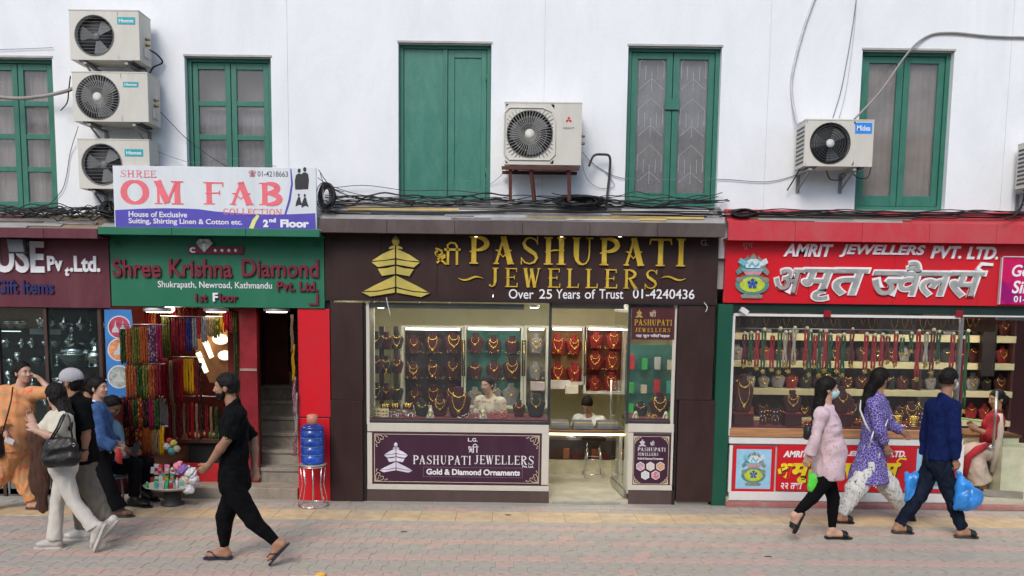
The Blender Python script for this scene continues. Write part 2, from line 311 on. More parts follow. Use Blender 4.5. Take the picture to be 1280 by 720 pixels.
# ---------------------------------------------------------------- people: smooth unions of tapered limbs, meshed as one surface
V = Vector
def npv(v): return np.array([v[0], v[1], v[2]], dtype=np.float32)
class Sdf:
    def __init__(s, lo, hi, res):
        s.lo = npv(lo); s.res = res; n = np.ceil((npv(hi)-s.lo)/res).astype(int)+1; s.n = n
        s.ax = [s.lo[i]+np.arange(n[i], dtype=np.float32)*res for i in range(3)]; s.F = np.full(tuple(n), .06, dtype=np.float32)
    def sub(s, lo, hi, pad):
        a = np.clip(((npv(lo)-pad-s.lo)/s.res).astype(int), 0, s.n-1); b = np.clip(((npv(hi)+pad-s.lo)/s.res).astype(int)+2, 1, s.n)
        sl = tuple(slice(a[i], b[i]) for i in range(3)); return sl, np.meshgrid(*[s.ax[i][sl[i]] for i in range(3)], indexing='ij', sparse=True)
    def put(s, sl, d, k, neg=False):
        f = s.F[sl]
        if neg: s.F[sl] = np.maximum(f, -d)
        else:
            if k > 0: h = np.maximum(k-np.abs(f-d), 0)/k; s.F[sl] = np.minimum(f, d)-h*h*k*.25
            else: s.F[sl] = np.minimum(f, d)
    def cone(s, a, b, r1, r2, k=.02, lat=None, wide=1.0, cutb=False, cuta=False, cut=None):
        """tapered limb; lat/wide make the section wider along one axis; cut ends are sliced flat"""
        a, b = npv(a), npv(b); R_ = max(r1, r2)*max(wide, 1)+.05; sl, (X, Y, Z) = s.sub(np.minimum(a, b)-R_, np.maximum(a, b)+R_, 0)
        dx, dy, dz = X-a[0], Y-a[1], Z-a[2]; ab = b-a; L2 = float(ab@ab) or 1e-9
        t = np.clip((dx*ab[0]+dy*ab[1]+dz*ab[2])/L2, 0, 1); px, py, pz = dx-t*ab[0], dy-t*ab[1], dz-t*ab[2]
        if lat is not None and wide != 1:
            l = npv(lat); q = px*l[0]+py*l[1]+pz*l[2]; g = (1/wide-1)*q; px, py, pz = px+g*l[0], py+g*l[1], pz+g*l[2]
        d = np.sqrt(px*px+py*py+pz*pz)-(r1+(r2-r1)*t)
        u = ab/math.sqrt(L2)
        if cutb: d = np.maximum(d, (X-b[0])*u[0]+(Y-b[1])*u[1]+(Z-b[2])*u[2])
        if cuta: d = np.maximum(d, -((X-a[0])*u[0]+(Y-a[1])*u[1]+(Z-a[2])*u[2]))
        if cut is not None: c, n = npv(cut[0]), npv(cut[1]); d = np.maximum(d, (X-c[0])*n[0]+(Y-c[1])*n[1]+(Z-c[2])*n[2])
        s.put(sl, d, k)
    def ell(s, c, r, axes=None, k=.02, neg=False, cuts=()):
        c = npv(c); R_ = max(r)+.04; sl, (X, Y, Z) = s.sub(c-R_, c+R_, 0); A = [npv(a) for a in (axes or (V((1, 0, 0)), V((0, 1, 0)), V((0, 0, 1))))]
        dx, dy, dz = X-c[0], Y-c[1], Z-c[2]; q = 0
        for a, rr in zip(A, r): q = q+((dx*a[0]+dy*a[1]+dz*a[2])/rr)**2
        q = np.sqrt(q)+1e-6; d = (q-1)*(min(r)*.5+sorted(r)[1]*.5)
        for cp, n in cuts: d = np.maximum(d, (X-cp[0])*n[0]+(Y-cp[1])*n[1]+(Z-cp[2])*n[2])
        s.put(sl, d, k, neg)
    def cutall(s, p, n):
        X, Y, Z = np.meshgrid(*s.ax, indexing='ij', sparse=True); s.F = np.maximum(s.F, ((X-p[0])*n[0]+(Y-p[1])*n[1]+(Z-p[2])*n[2]).astype(np.float32))
    def mesh(s, name, m, parent, fold=0.0, ffreq=(30, 30, 14), noise_amp=0, twist=None):
        F = np.clip(s.F, -3*s.res, 3*s.res); F[0], F[-1] = 3*s.res, 3*s.res; F[:, 0], F[:, -1] = 3*s.res, 3*s.res; F[:, :, 0], F[:, :, -1] = 3*s.res, 3*s.res
        g = vdb.FloatGrid(float(3*s.res)); g.copyFromArray(np.ascontiguousarray(F)); pts, quads = g.convertToQuads(0.0)
        if len(pts) == 0: return None
        pts = pts*s.res+s.lo; me = bpy.data.meshes.new(name); o_ = npv(world_loc(parent)) if parent else np.zeros(3)
        fs = quads.astype(int)
        p0, p1, p2 = pts[fs[:, 0]], pts[fs[:, 1]], pts[fs[:, 2]]; vol = np.einsum('ij,ij->i', p0-pts.mean(0), np.cross(p1-pts.mean(0), p2-pts.mean(0))).sum()
        if vol < 0: fs = fs[:, ::-1]
        if fold:
            # vertex normals
            fn = np.cross(pts[fs[:, 1]]-pts[fs[:, 0]], pts[fs[:, 3]]-pts[fs[:, 0]]); vn = np.zeros_like(pts)
            for k_ in range(4): np.add.at(vn, fs[:, k_], fn)
            vn /= np.linalg.norm(vn, axis=1, keepdims=True)+1e-9
            rs = np.random.RandomState(int(abs(o_[0])*1000) % 9973+len(name)); w_ = pts+.03*np.sin(pts[:, [1, 2, 0]]*11+rs.rand(3)*6); d = 0
            for i in range(7):
                k3 = rs.randn(3)*np.array(ffreq)*(.6+.25*i); d = d+np.sin(w_@k3+rs.rand()*6.28)/(1+.35*i)
            d = 1-np.abs(d)*.7
            pts = pts+vn*(np.clip(d, -1, 1)*fold)[:, None]
        me.from_pydata((pts-o_).tolist(), [], fs.tolist()); me.materials.append(m); me.polygons.foreach_set('use_smooth', [True]*len(fs)); me.update()
        ob = bpy.data.objects.new(name, me); COL.objects.link(ob); ob.parent = parent; return ob
def head_frame(c, face, pitch=0, roll=0):
    """face: world angle of the gaze in degrees (0=+X, 90=into the wall)"""
    a = R(face); f = V((math.cos(a)*math.cos(R(pitch)), math.sin(a)*math.cos(R(pitch)), math.sin(R(pitch)))); l = V((-math.sin(a), math.cos(a), 0)); u = f.cross(l); return V(c), f, l, u
class Fig:
    def __init__(s, label, H, head, face, neck, shL, shR, elL, elR, wrL, wrR, pelvis, hipL, hipR, knL=None, knR=None, anL=None, anR=None, toL=None, toR=None, pitch=0, base=None, handL=None, handR=None, res=.007, skin=None, build=1.0, female=False, curl=.6, cat='person', group=None, z0=0.0):
        s.__dict__.update(locals()); s.k = H/1.72; s.ground(); s.root = empty('person', base if base else V((pelvis.x, pelvis.y, 0)), label, cat, group)
        s.H0, s.f, s.l, s.u = head_frame(head, face, pitch); s.lat = (shL-shR).normalized(); s.hl = (hipL-hipR).normalized()
        s.pts = [p for p in (head, neck, shL, shR, elL, elR, wrL, wrR, pelvis, knL, knR, anL, anR, toL, toR, handL, handR) if p is not None]
        s.lo = V([min(p[i] for p in s.pts)-.26 for i in range(3)]); s.hi = V([max(p[i] for p in s.pts)+.26 for i in range(3)])
    def ground(s):
        z0 = s.z0; k = s.k
        for a_, t_ in (('anL', 'toL'), ('anR', 'toR')):
            an, to = getattr(s, a_), getattr(s, t_)
            if an is None or to is None: continue
            if an.z-z0 < .17*k and abs(to.z-an.z) < .13: setattr(s, a_, V((an.x, an.y, z0+.098*k))); setattr(s, t_, V((to.x, to.y, z0+.042*k)))
            elif to.z-z0 < .04*k: setattr(s, t_, V((to.x, to.y, z0+.04*k)))
    def hp(s, a, b, c): return s.H0+(s.f*a+s.l*b+s.u*c)*s.k
    def body(s, bare_feet=True):
        k = s.k; F = Sdf(s.lo, s.hi, s.res); hp = s.hp; ax = (s.f, s.l, s.u); E = lambda a, b, c, r, kk=.015, **q: F.ell(hp(a, b, c), [x*k for x in r], ax, kk, **q)
        bw = s.build
        # trunk
        ch = s.neck.lerp(s.pelvis, .3); wa = s.neck.lerp(s.pelvis, .68)
        F.cone(ch, wa, .105*k*bw, .098*k*bw, .03, s.lat, 1.4); F.cone(wa, s.pelvis, .098*k*bw, .115*k*bw, .03, s.hl, 1.35)
        F.cone(s.shL, s.shR, .055*k, .055*k, .04)
        F.cone(s.neck-V((0, 0, .05)), hp(-.012, 0, -.05), .056*k*bw, .05*k, .025)
        for sh, el, wr, hd, sd in ((s.shL, s.elL, s.wrL, s.handL, 1), (s.shR, s.elR, s.wrR, s.handR, -1)):
            F.cone(sh, el, .050*k*bw, .038*k*bw, .03); F.cone(el, el.lerp(wr, .35), .038*k*bw, .041*k*bw, .015); F.cone(el.lerp(wr, .35), wr, .041*k*bw, .025*k, .015)
            s.hand(F, el, wr, hd, sd)
        for hi_, kn, an, to in ((s.hipL, s.knL, s.anL, s.toL), (s.hipR, s.knR, s.anR, s.toR)):
            if kn is None: continue
            F.cone(hi_, kn, .075*k*bw, .048*k*bw, .02); F.cone(kn, kn.lerp(an, .3), .044*k*bw, .044*k*bw, .015); F.cone(kn.lerp(an, .3), kn.lerp(an, .8), .044*k*bw, .033*k, .015); F.cone(kn.lerp(an, .8), an, .033*k, .034*k, .01)
            if bare_feet and to is not None: s.foot(F, an, to)
        # head
        E(-.012, 0, .028, (.098, .077, .092)); E(.03, 0, -.04, (.062, .056, .072)); E(.055, 0, -.088, (.026, .03, .022), .02)
        E(.066, .03, -.02, (.024, .024, .026), .02); E(.066, -.03, -.02, (.024, .024, .026), .02)
        F.cone(hp(.076, .03, .03), hp(.076, -.03, .03), .014*k, .014*k, .015)
        E(.096, .032, .010, (.012, .017, .009), neg=True); E(.096, -.032, .010, (.012, .017, .009), neg=True)
        F.cone(hp(.088, 0, .02), hp(.108, 0, -.022), .008*k, .0125*k, .008); E(.098, .012, -.026, (.01, .009, .008), .006); E(.098, -.012, -.026, (.01, .009, .008), .006)
        F.cone(hp(.088, .014, -.05), hp(.088, -.014, -.05), .0085*k, .0085*k, .005); F.cone(hp(.085, .012, -.061), hp(.085, -.012, -.061), .009*k, .009*k, .005)
        for q in (1, -1): E(-.01, q*.077, -.008, (.02, .009, .032), .006)
        o = F.mesh('body', s.skin, s.root); s.face_bits(); return o
    def face_bits(s):
        k = s.k
        for q in (1, -1):
            b = MB(); c = s.hp(.0785, q*.031, .009); b.ball(c, .0112*k, 10); e = b.build('eye', M_EYE, s.root)
            b = MB(); b.ball(s.hp(.0842, q*.031, .009), (.0066*k,)*3, 8); b.build('iris', M_BLACKHAIR, e)
            b = MB(); b.tube([s.hp(.089, q*.012, .028), s.hp(.091, q*.03, .034), s.hp(.08, q*.05, .027)], [.003*k, .0045*k, .002*k], 6); b.build('eyebrow', M_BLACKHAIR, s.root)
        b = MB(); b.tube([s.hp(.083, .024, -.055), s.hp(.0955, 0, -.054), s.hp(.083, -.024, -.055)], [.003*k, .006*k, .003*k], 6); b.build('lips', M_LIP, s.root)
    def hand(s, F, el, wr, hd, sd):
        k = s.k; d = ((hd-wr) if hd is not None else (wr-el)).normalized(); fw = V((math.cos(R(s.face)), math.sin(R(s.face)), 0))
        n = s.lat*sd; n = (n-d*n.dot(d)).normalized(); w_ = d.cross(n).normalized()      # n: back of the hand, w_: across the fingers
        if w_.dot(fw) < 0: w_ = -w_
        F.cone(wr, wr+d*.03*k, .024*k, .026*k, .01, w_, 1.2); F.cone(wr+d*.03*k, wr+d*.08*k, .019*k, .017*k, .012, w_, 2.0)
        for i, (L_, o_) in enumerate(((.034, .028), (.04, .0095), (.038, -.0095), (.03, -.027))):
            a = wr+d*.083*k+w_*o_*k; c = s.curl*(1+.12*i); b = a+(d*math.cos(c*.5)-n*math.sin(c*.5))*L_*k; e = b+(d*math.cos(c*1.6)-n*math.sin(c*1.6))*L_*.95*k
            F.cone(a, b, .0088*k, .008*k, .004); F.cone(b, e, .008*k, .0068*k, .003)
        a = wr+d*.03*k+w_*.024*k; b = a+(d*.7+w_*.65-n*.2).normalized()*.034*k; F.cone(a, b, .0115*k, .0095*k, .008); F.cone(b, b+(d*.95+w_*.2-n*.3).normalized()*.03*k, .0095*k, .008*k, .004)
    def foot(s, F, an, to):
        k = s.k; d = to-an; f = V((d.x, d.y, d.z)); dn = f.normalized(); heel = an-V((dn.x, dn.y, 0)).normalized()*.03*k*1+V((0, 0, -.045*k)) if abs(dn.z) < .45 else an-dn*.0-V((0, 0, .0))
        lat = dn.cross(V((0, 0, 1))).normalized(); upn = lat.cross(dn).normalized()
        if abs(dn.z) >= .45: heel = an-upn*.05*k-dn*.02*k if upn.z > -2 else an
        ball = heel.lerp(to, .72)
        F.cone(an, heel, .036*k, .034*k, .02); F.cone(heel, ball, .032*k, .026*k, .02, lat, 1.25); F.cone(an, ball, .032*k, .02*k, .03, lat, 1.1); F.cone(ball, to-dn*.015, .021*k, .014*k, .01, lat, 1.9)
        s.__dict__.setdefault('soles', []).append((heel, ball, to, lat, dn))
    def sandal(s, m, strap, kind='slide', name='sandal', heelgap=0.0):
        k = s.k
        for heel, ball, to, lat, dn in s.soles[-2:]:
            up = lat.cross(dn).normalized(); up = up if up.dot(V((0, 0, 1))) > -.3 else -up
            B = MB(); N = 14; hb = heel-up*.036*k-dn*(.035+heelgap)*k; tb = to-up*.02*k+dn*.02*k; L_ = (tb-hb).length; dd = (tb-hb).normalized(); uu = lat.cross(dd).normalized()
            if uu.dot(up) < 0: uu = -uu
            prof = [(0, .018), (.04, .032), (.2, .036), (.45, .033), (.68, .047), (.85, .044), (.95, .028), (1, .012)]; vs = []; n = len(prof)
            for t_ in (0, .02*k):
                for sgn in (1, -1):
                    for q, w_ in (prof if sgn == 1 else prof[::-1]): vs.append(hb+dd*(L_*q)+lat*(sgn*w_*k)-uu*t_)
            B.add(vs, [tuple(range(2*n)), tuple(reversed(range(2*n, 4*n)))]+[((i+1) % (2*n), i, 2*n+i, 2*n+(i+1) % (2*n)) for i in range(2*n)])
            o = B.build(name, m, s.root)
            B = MB()
            if kind == 'slide':
                c = heel.lerp(to, .68)
                for off in (-.02, 0, .02):
                    pc = c+dn*off*k; B.tube([pc+lat*.046*k-uu*.026*k, pc+lat*.043*k+uu*.012*k, pc+lat*.02*k+uu*.034*k, pc-lat*.02*k+uu*.034*k, pc-lat*.043*k+uu*.012*k, pc-lat*.046*k-uu*.026*k], .012*k, 6)
            else:
                tp = heel.lerp(to, .86)+uu*.018*k
                for sg in (1, -1): B.tube([tp-uu*.03*k, tp+uu*.008*k, heel.lerp(to, .62)+lat*sg*.03*k+uu*.024*k, heel.lerp(to, .4)+lat*sg*.046*k-uu*.02*k], .0075*k, 6)
            B.build('strap', strap, o)
    def shoes(s, m, msole, name='shoe', k2=1.0):
        k = s.k
        for an, to in ((s.anL, s.toL), (s.anR, s.toR)):
            if an is None or to is None: continue
            F = Sdf(V([min(an[i], to[i])-.16 for i in range(3)]), V([max(an[i], to[i])+.16 for i in range(3)]), .007)
            s.soles = []; k_ = s.k; d = (to-an).normalized(); lat = d.cross(V((0, 0, 1))).normalized(); upn = lat.cross(d).normalized(); upn = upn if upn.z > -.2 else -upn
            if abs(d.z) < .45: heel = an-V((d.x, d.y, 0)).normalized()*.035*k+V((0, 0, -.045*k))
            else: heel = an-upn*.055*k-d*.03*k
            ball = heel.lerp(to, .7); dd = (to-heel).normalized(); uu = lat.cross(dd).normalized(); uu = uu if uu.dot(upn) > 0 else -uu
            F.cone(an+(an-heel).normalized()*.01, heel, .043*k, .042*k, .02); F.cone(heel, ball, .04*k, .035*k, .02, lat, 1.15); F.cone(an, ball, .036*k, .028*k, .03, lat, 1.1); F.cone(ball, to-dd*.012, .032*k, .022*k, .015, lat, 1.6)
            F.cutall(npv(heel-uu*.03*k), npv(-uu)); o = F.mesh(name, m, s.root)
            B = MB(); prof = [(-.045, .02), (-.03, .036), (.05, .04), (.12, .038), (.2, .05), (.25, .046), (.28, .03), (.29, .012)]; L_ = (to-heel).length/.245; vs = []; n = len(prof)
            for t_ in (0, .026*k):
                for sgn in (1, -1):
                    for q, w_ in (prof if sgn == 1 else prof[::-1]): vs.append(heel+dd*(q*L_)+lat*(sgn*w_*k)-uu*(.028*k+t_))
            B.add(vs, [tuple(range(2*n)), tuple(reversed(range(2*n, 4*n)))]+[((i+1) % (2*n), i, 2*n+i, 2*n+(i+1) % (2*n)) for i in range(2*n)])
            B.build('sole', msole, o)
    def top(s, m, name='shirt', off=.012, sleeveL=1.0, sleeveR=1.0, hem=None, hemr=None, belly=0, loose=1.0, res=.009, fold=.005, front=None, collar=True, skirt=None, bust=None, sl_r=None):
        """sleeve: 0..1 upper arm, 1..2 down the forearm; hem z; skirt=(z,rx,ry)"""
        k = s.k; bw = s.build; F = Sdf(s.lo, s.hi, res); ch = s.neck.lerp(s.pelvis, .28); wa = s.neck.lerp(s.pelvis, .66)
        F.cone(ch, wa, (.112*bw+off)*k, (.103*bw*loose+off)*k, .04, s.lat, 1.4)
        F.cone(wa, s.pelvis, (.105*bw*loose+off)*k, (.122*bw*loose+off)*k, .04, s.hl, 1.32)
        F.cone(s.shL, s.shR, (.056+off)*k, (.056+off)*k, .05)
        F.cone(s.neck-V((0, 0, .07)), s.neck-V((0, 0, .0)), (.085)*k, (.062)*k, .04)
        fw = V((math.cos(R(s.face)), math.sin(R(s.face)), 0)); tf = s.lat.cross(V((0, 0, -1))); tf = V((tf.x, tf.y, 0)).normalized(); tf = tf if tf.dot(fw) > 0 else -tf
        s.tf = tf
        if belly: c = s.neck.lerp(s.pelvis, .72)+tf*.06*k; F.ell(c, (belly, belly*1.0, belly*1.3), k=.06)
        if bust if bust is not None else s.female:
            for sg in (1, -1): F.ell(s.neck.lerp(s.pelvis, .36)+tf*.075*k*bw+s.lat*sg*.07*k, (.062*k*bw,)*3, k=.04)
        for sh, el, wr, sl in ((s.shL, s.elL, s.wrL, sleeveL), (s.shR, s.elR, s.wrR, sleeveR)):
            r1, r2 = .056*bw+off, .046*bw+off*1.2
            if sl_r: r2 = sl_r
            if sl <= 1:
                e = sh.lerp(el, sl); F.cone(sh, e, r1*k, (r1+(r2-r1)*sl+.006)*k, .03, cutb=True)
            else:
                F.cone(sh, el, r1*k, r2*k, .03); e = el.lerp(wr, sl-1); F.cone(el, e, r2*k, ((.04 if not sl_r else sl_r)*bw+off)*k, .02, cutb=True)
        if hem is not None:
            F2 = (s.pelvis.x, s.pelvis.y)
            hz = hem
            if skirt:
                z0, rr, wd, dx, dy = skirt
                F.cone(s.pelvis+V((0, 0, .06)), V((s.pelvis.x+dx, s.pelvis.y+dy, z0-.1)), (.125*bw+off)*k, rr, .05, s.hl, wd)
            elif hem < s.pelvis.z-.02: F.cone(s.pelvis, V((s.pelvis.x, s.pelvis.y, hem-.05)), (.124*bw*loose+off)*k, (.122*bw*loose+off)*k, .03, s.hl, 1.32)
            F.cutall((s.pelvis.x, s.pelvis.y, hz), (0, 0, -1))
        else: F.cutall((s.pelvis.x, s.pelvis.y, s.pelvis.z-.06*k), (0, 0, -1))
        nn = s.neck+V((0, 0, .02*k)); d = ((s.H0-s.neck).normalized()+tf*.35).normalized(); a0 = npv(nn); sl, (X, Y, Z) = F.sub(a0-.13, a0+.16, 0)
        dd = (X-a0[0])*d.x+(Y-a0[1])*d.y+(Z-a0[2])*d.z; rr = np.sqrt((X-a0[0])**2+(Y-a0[1])**2+(Z-a0[2])**2)-.115*k; F.F[sl] = np.maximum(F.F[sl], np.minimum(dd, -rr))
        return F.mesh(name, m, s.root, fold)
    def legs(s, m, name='trousers', off=.012, rk=None, ra=None, end=.94, res=.009, fold=.005, thigh=None, waist=.06, flare=0, k_=.012):
        k = s.k; bw = s.build; F = Sdf(s.lo, s.hi, res); rt = (thigh or .088*bw+off)*k; rkn = (rk or .06*bw+off)*k; ran = (ra or .045+off)*k
        F.cone(s.pelvis+V((0, 0, waist)), s.pelvis, (.105*bw+off)*k, (.112*bw+off)*k, .03, s.hl, 1.35)
        F.ell(s.pelvis-V((0, 0, .03))-V((math.cos(R(s.face)), math.sin(R(s.face)), 0))*.03*k, (.09*k*bw+off, .1*k*bw+off, .095*k), k=.05)
        for hi_, kn, an in ((s.hipL, s.knL, s.anL), (s.hipR, s.knR, s.anR)):
            F.cone(hi_, kn, rt, rkn, k_); e = kn.lerp(an, end); mid = kn.lerp(an, .45); rm = max(rkn*.5+ran*.5, .056*k) if not flare else rkn*.98
            F.cone(kn, mid, rkn, rm, .01); F.cone(mid, e, rm, ran, .01, cutb=True)
        return F.mesh(name, m, s.root, fold)
    def hair(s, m, long=None, back=.0, res=.006, cutf=.035, vol=0, low=-.03, name='hair', bun=None):
        k = s.k; pts = [s.H0]+(list(long) if long else []); lo = V([min(p[i] for p in pts)-.18 for i in range(3)]); hi = V([max(p[i] for p in pts)+.18 for i in range(3)])
        F = Sdf(lo, hi, res); ax = (s.f, s.l, s.u); n = (s.f*.80-s.u*.60).normalized(); cp = s.hp(cutf, 0, .03); n2 = -s.u; cp2 = s.hp(0, 0, low); n3 = (s.f*1.0-s.u*.12).normalized(); cp3 = s.hp(.0, 0, -.0)
        F.ell(s.hp(-.016, 0, .034), [x*k for x in (.106+vol, .086+vol, .1+vol)], ax, .01, cuts=[(npv(cp), npv(n)), (npv(cp2), npv(n2))])
        F.ell(s.hp(-.045, 0, -.01), [x*k for x in (.07+vol, .074+vol, .085+vol)], ax, .01, cuts=[(npv(s.hp(-.03 if not long else -.02, 0, 0)), npv(s.f))]+([(npv(s.hp(0, 0, low-.045)), npv(n2))] if not long else []))
        if long:
            pr = s.hp(-.06, 0, -.01)
            for i, p in enumerate(long):
                r1 = (.062-.008*i)*k; F.cone(pr, p, r1, r1*.85 if i < len(long)-1 else r1*.3, .02, s.l, 1.35); pr = p
        if bun: F.ell(s.hp(*bun), [.05*k]*3, ax, .02)
        return F.mesh(name, m, s.root, .0035, (120, 120, 16) if long else (130, 130, 70))
    def mask(s, m):
        k = s.k; F = Sdf(s.H0-V((.2, .2, .2)), s.H0+V((.2, .2, .2)), .005); ax = (s.f, s.l, s.u)
        F.ell(s.hp(.045, 0, -.045), [x*k for x in (.07, .066, .062)], ax, .01, cuts=[(npv(s.hp(.035, 0, 0)), npv(-s.f)), (npv(s.hp(0, 0, -.002)), npv(s.u))]); F.cone(s.hp(.09, 0, -.008), s.hp(.105, 0, -.03), .012*k, .022*k, .02)
        o = F.mesh('face_mask', m, s.root)
        for q in (1, -1): B = MB(); B.tube([s.hp(.05, q*.062, -.015), s.hp(-.018, q*.084, .018), s.hp(-.03, q*.082, -.01), s.hp(.045, q*.062, -.06)], .0022*k, 5); B.build('ear_loop', m, o)
def J(px, py, Y, dy=0.0): return P(px, py, Y+dy)
# ================================================================ GROUND
def X_(px, py, Y=0): return P(px, py, Y).x
def Z_(px, py, Y=0): return P(px, py, Y).z
GREY = mat('concrete grey', (.30, .28, .255), .9, var=.2, scale=5, bump=.3, bscale=50)
def ground():
    B = MB(); B.box(-60, 60, -60, 30, -.3, -.13); tag(B.build('ground', mat('asphalt', (.06, .06, .058), .9, var=.2, scale=6, bump=.4)), kind='structure')
    B = MB(); B.box(-40, 40, -7.9, -3.17, -.13, -.118); tag(B.build('road', mat('asphalt road', (.07, .068, .065), .9, var=.25, scale=3, bump=.4)), kind='structure')
    kerb = empty('kerb', V((0, -3.09, -.13)), kind='structure')
    km = dirt('kerb stone', (.42, .40, .37), (.2, .18, .16), .9, bump=.3)
    for i in range(24):
        B = MB(); x = -7.2+i*.6; B.box(x+.003, x+.597, -3.16, -3.02, -.13, .0+.006*(i % 3)); B.build('kerb_stone', km, kerb, bevel=.008)
    B = MB(); B.box(-40, -7.2, -3.16, -3.02, -.13, .003); B.box(7.2, 40, -3.16, -3.02, -.13, .003); B.build('kerb_stone', km, kerb)
    pv = empty('pavement', V((0, 0, -.05)), kind='structure')
    B = MB(); B.box(-40, 40, -3.02, .2, -.12, -.006); B.build('bedding', mat('joint sand', (.33, .295, .24), .95, var=.2, scale=30, bump=.3), pv)
    # concrete strip against the shop bases
    B = MB()
    x = -8.0
    while x < 8: w_ = random.uniform(.9, 1.5); B.box(x+.004, x+w_-.004, -.16, .02, -.05, -.001+random.uniform(-.001, .002)); x += w_
    o = B.build('edge_strip', dirt('edge concrete', (.36, .33, .29), (.22, .19, .16), .9, bump=.3), pv)
    o['kind'] = 'stuff'
    gp = [mat('paver grey %d' % i, c, .9, var=.08, scale=9, bump=.2, bscale=90) for i, c in enumerate([(.40, .355, .295), (.39, .355, .30), (.405, .35, .30), (.39, .355, .29)])]
    rp = [mat('paver pink %d' % i, c, .9, var=.08, scale=9, bump=.2, bscale=90) for i, c in enumerate([(.50, .355, .29), (.48, .355, .295), (.48, .35, .29)])]
    ym = [mat('tile yellow %d' % i, c, .85, var=.14, scale=7, bump=.3, bscale=90) for i, c in enumerate([(.56, .42, .25), (.54, .40, .245), (.53, .41, .26)])]
    # yellow guide tiles
    def tile(x0, x1, y0, y1, zt, m, par, z=0.0):
        B = MB(); b = .006; e = .002
        B.add([(x0+e, y0+e, -.05), (x1-e, y0+e, -.05), (x1-e, y1-e, -.05), (x0+e, y1-e, -.05), (x0+e, y0+e, zt-.005), (x1-e, y0+e, zt-.005), (x1-e, y1-e, zt-.005), (x0+e, y1-e, zt-.005), (x0+b, y0+b, zt), (x1-b, y0+b, zt), (x1-b, y1-b, zt), (x0+b, y1-b, zt)],
              [(0, 1, 5, 4), (1, 2, 6, 5), (2, 3, 7, 6), (3, 0, 4, 7), (4, 5, 9, 8), (5, 6, 10, 9), (6, 7, 11, 10), (7, 4, 8, 11), (8, 9, 10, 11)], 0)
        return B.build('guide_tile', m, par)
    ya, yb = -.46, -.90
    for i in range(38):
        x = -7.4+i*.4; tile(x, x+.4, yb, ya, random.uniform(-.002, .002), random.choice(ym), pv)
    # Z-shaped interlocking pavers: rows run along the shops
    pw, ph, sh = .162, .176, .036
    def paver_mesh(m):
        B = MB(); g = .0013; h = pw/2
        o_ = [(-h+g, -ph/2+g-0), (-.25*h, -ph/2+g), (.25*h, -ph/2+g+sh), (h-g, -ph/2+g+sh), (h-g, ph/2-g+sh), (.25*h, ph/2-g+sh), (-.25*h, ph/2-g), (-h+g, ph/2-g)]; n = 8
        i_ = [(x*.96, (y-sh/2)*.95+sh/2) for x, y in o_]
        B.add([(x, y, -.06) for x, y in o_]+[(x, y, -.0025) for x, y in o_]+[(x, y, 0) for x, y in i_], [(i, (i+1) % n, n+(i+1) % n, n+i) for i in range(n)]+[(n+i, n+(i+1) % n, 2*n+(i+1) % n, 2*n+i) for i in range(n)]+[tuple(range(2*n, 3*n))], 0)
        return B
    pm = {}
    rows = [(-.30, 0), (-.39, 2)]
    y = -2.93; k = 0; R_ = []
    while y < -.98: R_.append((y, k)); y += ph; k += 1
    singles = 0; stuff = [MB(), MB()]
    for y, k in R_:
        pink = (k % 3 == 1)
        for i in range(96):
            x = -7.7+i*pw+(.04 if k % 2 else 0); m = random.choice(rp) if (pink and random.random() < .97) else random.choice(gp)
            if not pink and random.random() < .02: m = random.choice(rp)
            px_ok = abs(x) < 4.9
            z = random.uniform(-.002, .001); rz = random.uniform(-.006, .006)
            if px_ok and y < -1.55 and singles < 300:
                if m.name not in pm: pm[m.name] = paver_mesh(m).mesh('paver', m)
                o = bpy.data.objects.new('paver', pm[m.name]); COL.objects.link(o); o.parent = pv; o.location = (x, y, z+.05); o.rotation_euler = (0, 0, rz); singles += 1
            else:
                b = paver_mesh(m); b.xf(lambda v: V((v.x+x, v.y+y, v.z+z))); q = stuff[1] if m in rp else stuff[0]; q.add(b.v, b.f, (rp if m in rp else gp).index(m))
    for y0, y1 in ((-.46, -.30), (-.30, -.16), (-1.0, -.90)):
        for i in range(96):
            x = -7.7+i*pw+(.1 if y0 == -.46 else 0); B2 = MB(); B2.box(x+.003, x+pw-.003, y0+.003, y1-.003, -.05, random.uniform(-.004, 0)); m = random.choice(gp) if random.random() < .85 or y0 == -.30 else random.choice(rp)
            q = stuff[1] if m in rp else stuff[0]; q.add(B2.v, B2.f, (rp if m in rp else gp).index(m))
    a = stuff[0].build('pavers', gp, pv); a['kind'] = 'stuff'; a = stuff[1].build('pink_pavers', rp, pv); a['kind'] = 'stuff'
    B = MB(); pts = [P(375, 724, -2.5).x]
    for i in range(5):
        c = V((-1.80+i*.13, -2.84+.015*math.sin(i*2), 0)); B.ball((c.x, c.y, .006), (.11, .035, .008), 8)
    B.xf(lambda v: V((v.x, v.y, max(0.001, v.z+.006*math.sin(v.x*60))))); tag(B.build('litter', mat('white plastic', (.62, .62, .6), .5)), 'flattened white plastic scrap on the pavement near the kerb', 'litter')
    B = MB(); B.ball((-1.62, -2.80, .02), (.05, .02, .02), 8); tag(B.build('wrapper', mat('orange wrapper', (.8, .42, .05), .5)), 'crumpled orange wrapper on the pavement near the kerb', 'litter')
    for i, (px, py, l) in enumerate([(505, 665, .05), (635, 644, .06), (960, 696, .05)]):
        y = yground(py, px); B = MB(); B.ball((P(px, py, y).x, y, .004), (.04, .012, .005), 8); tag(B.build('dry_leaf', mat('dry leaf', (.09, .06, .04), .8)), ['dry dark leaf on the pavement left of the brown pillar', 'dry dark leaf on the yellow tiles before the dark purple sign', 'dry dark leaf on the pavement left of the woman in pink'][i], 'leaf')
ground()
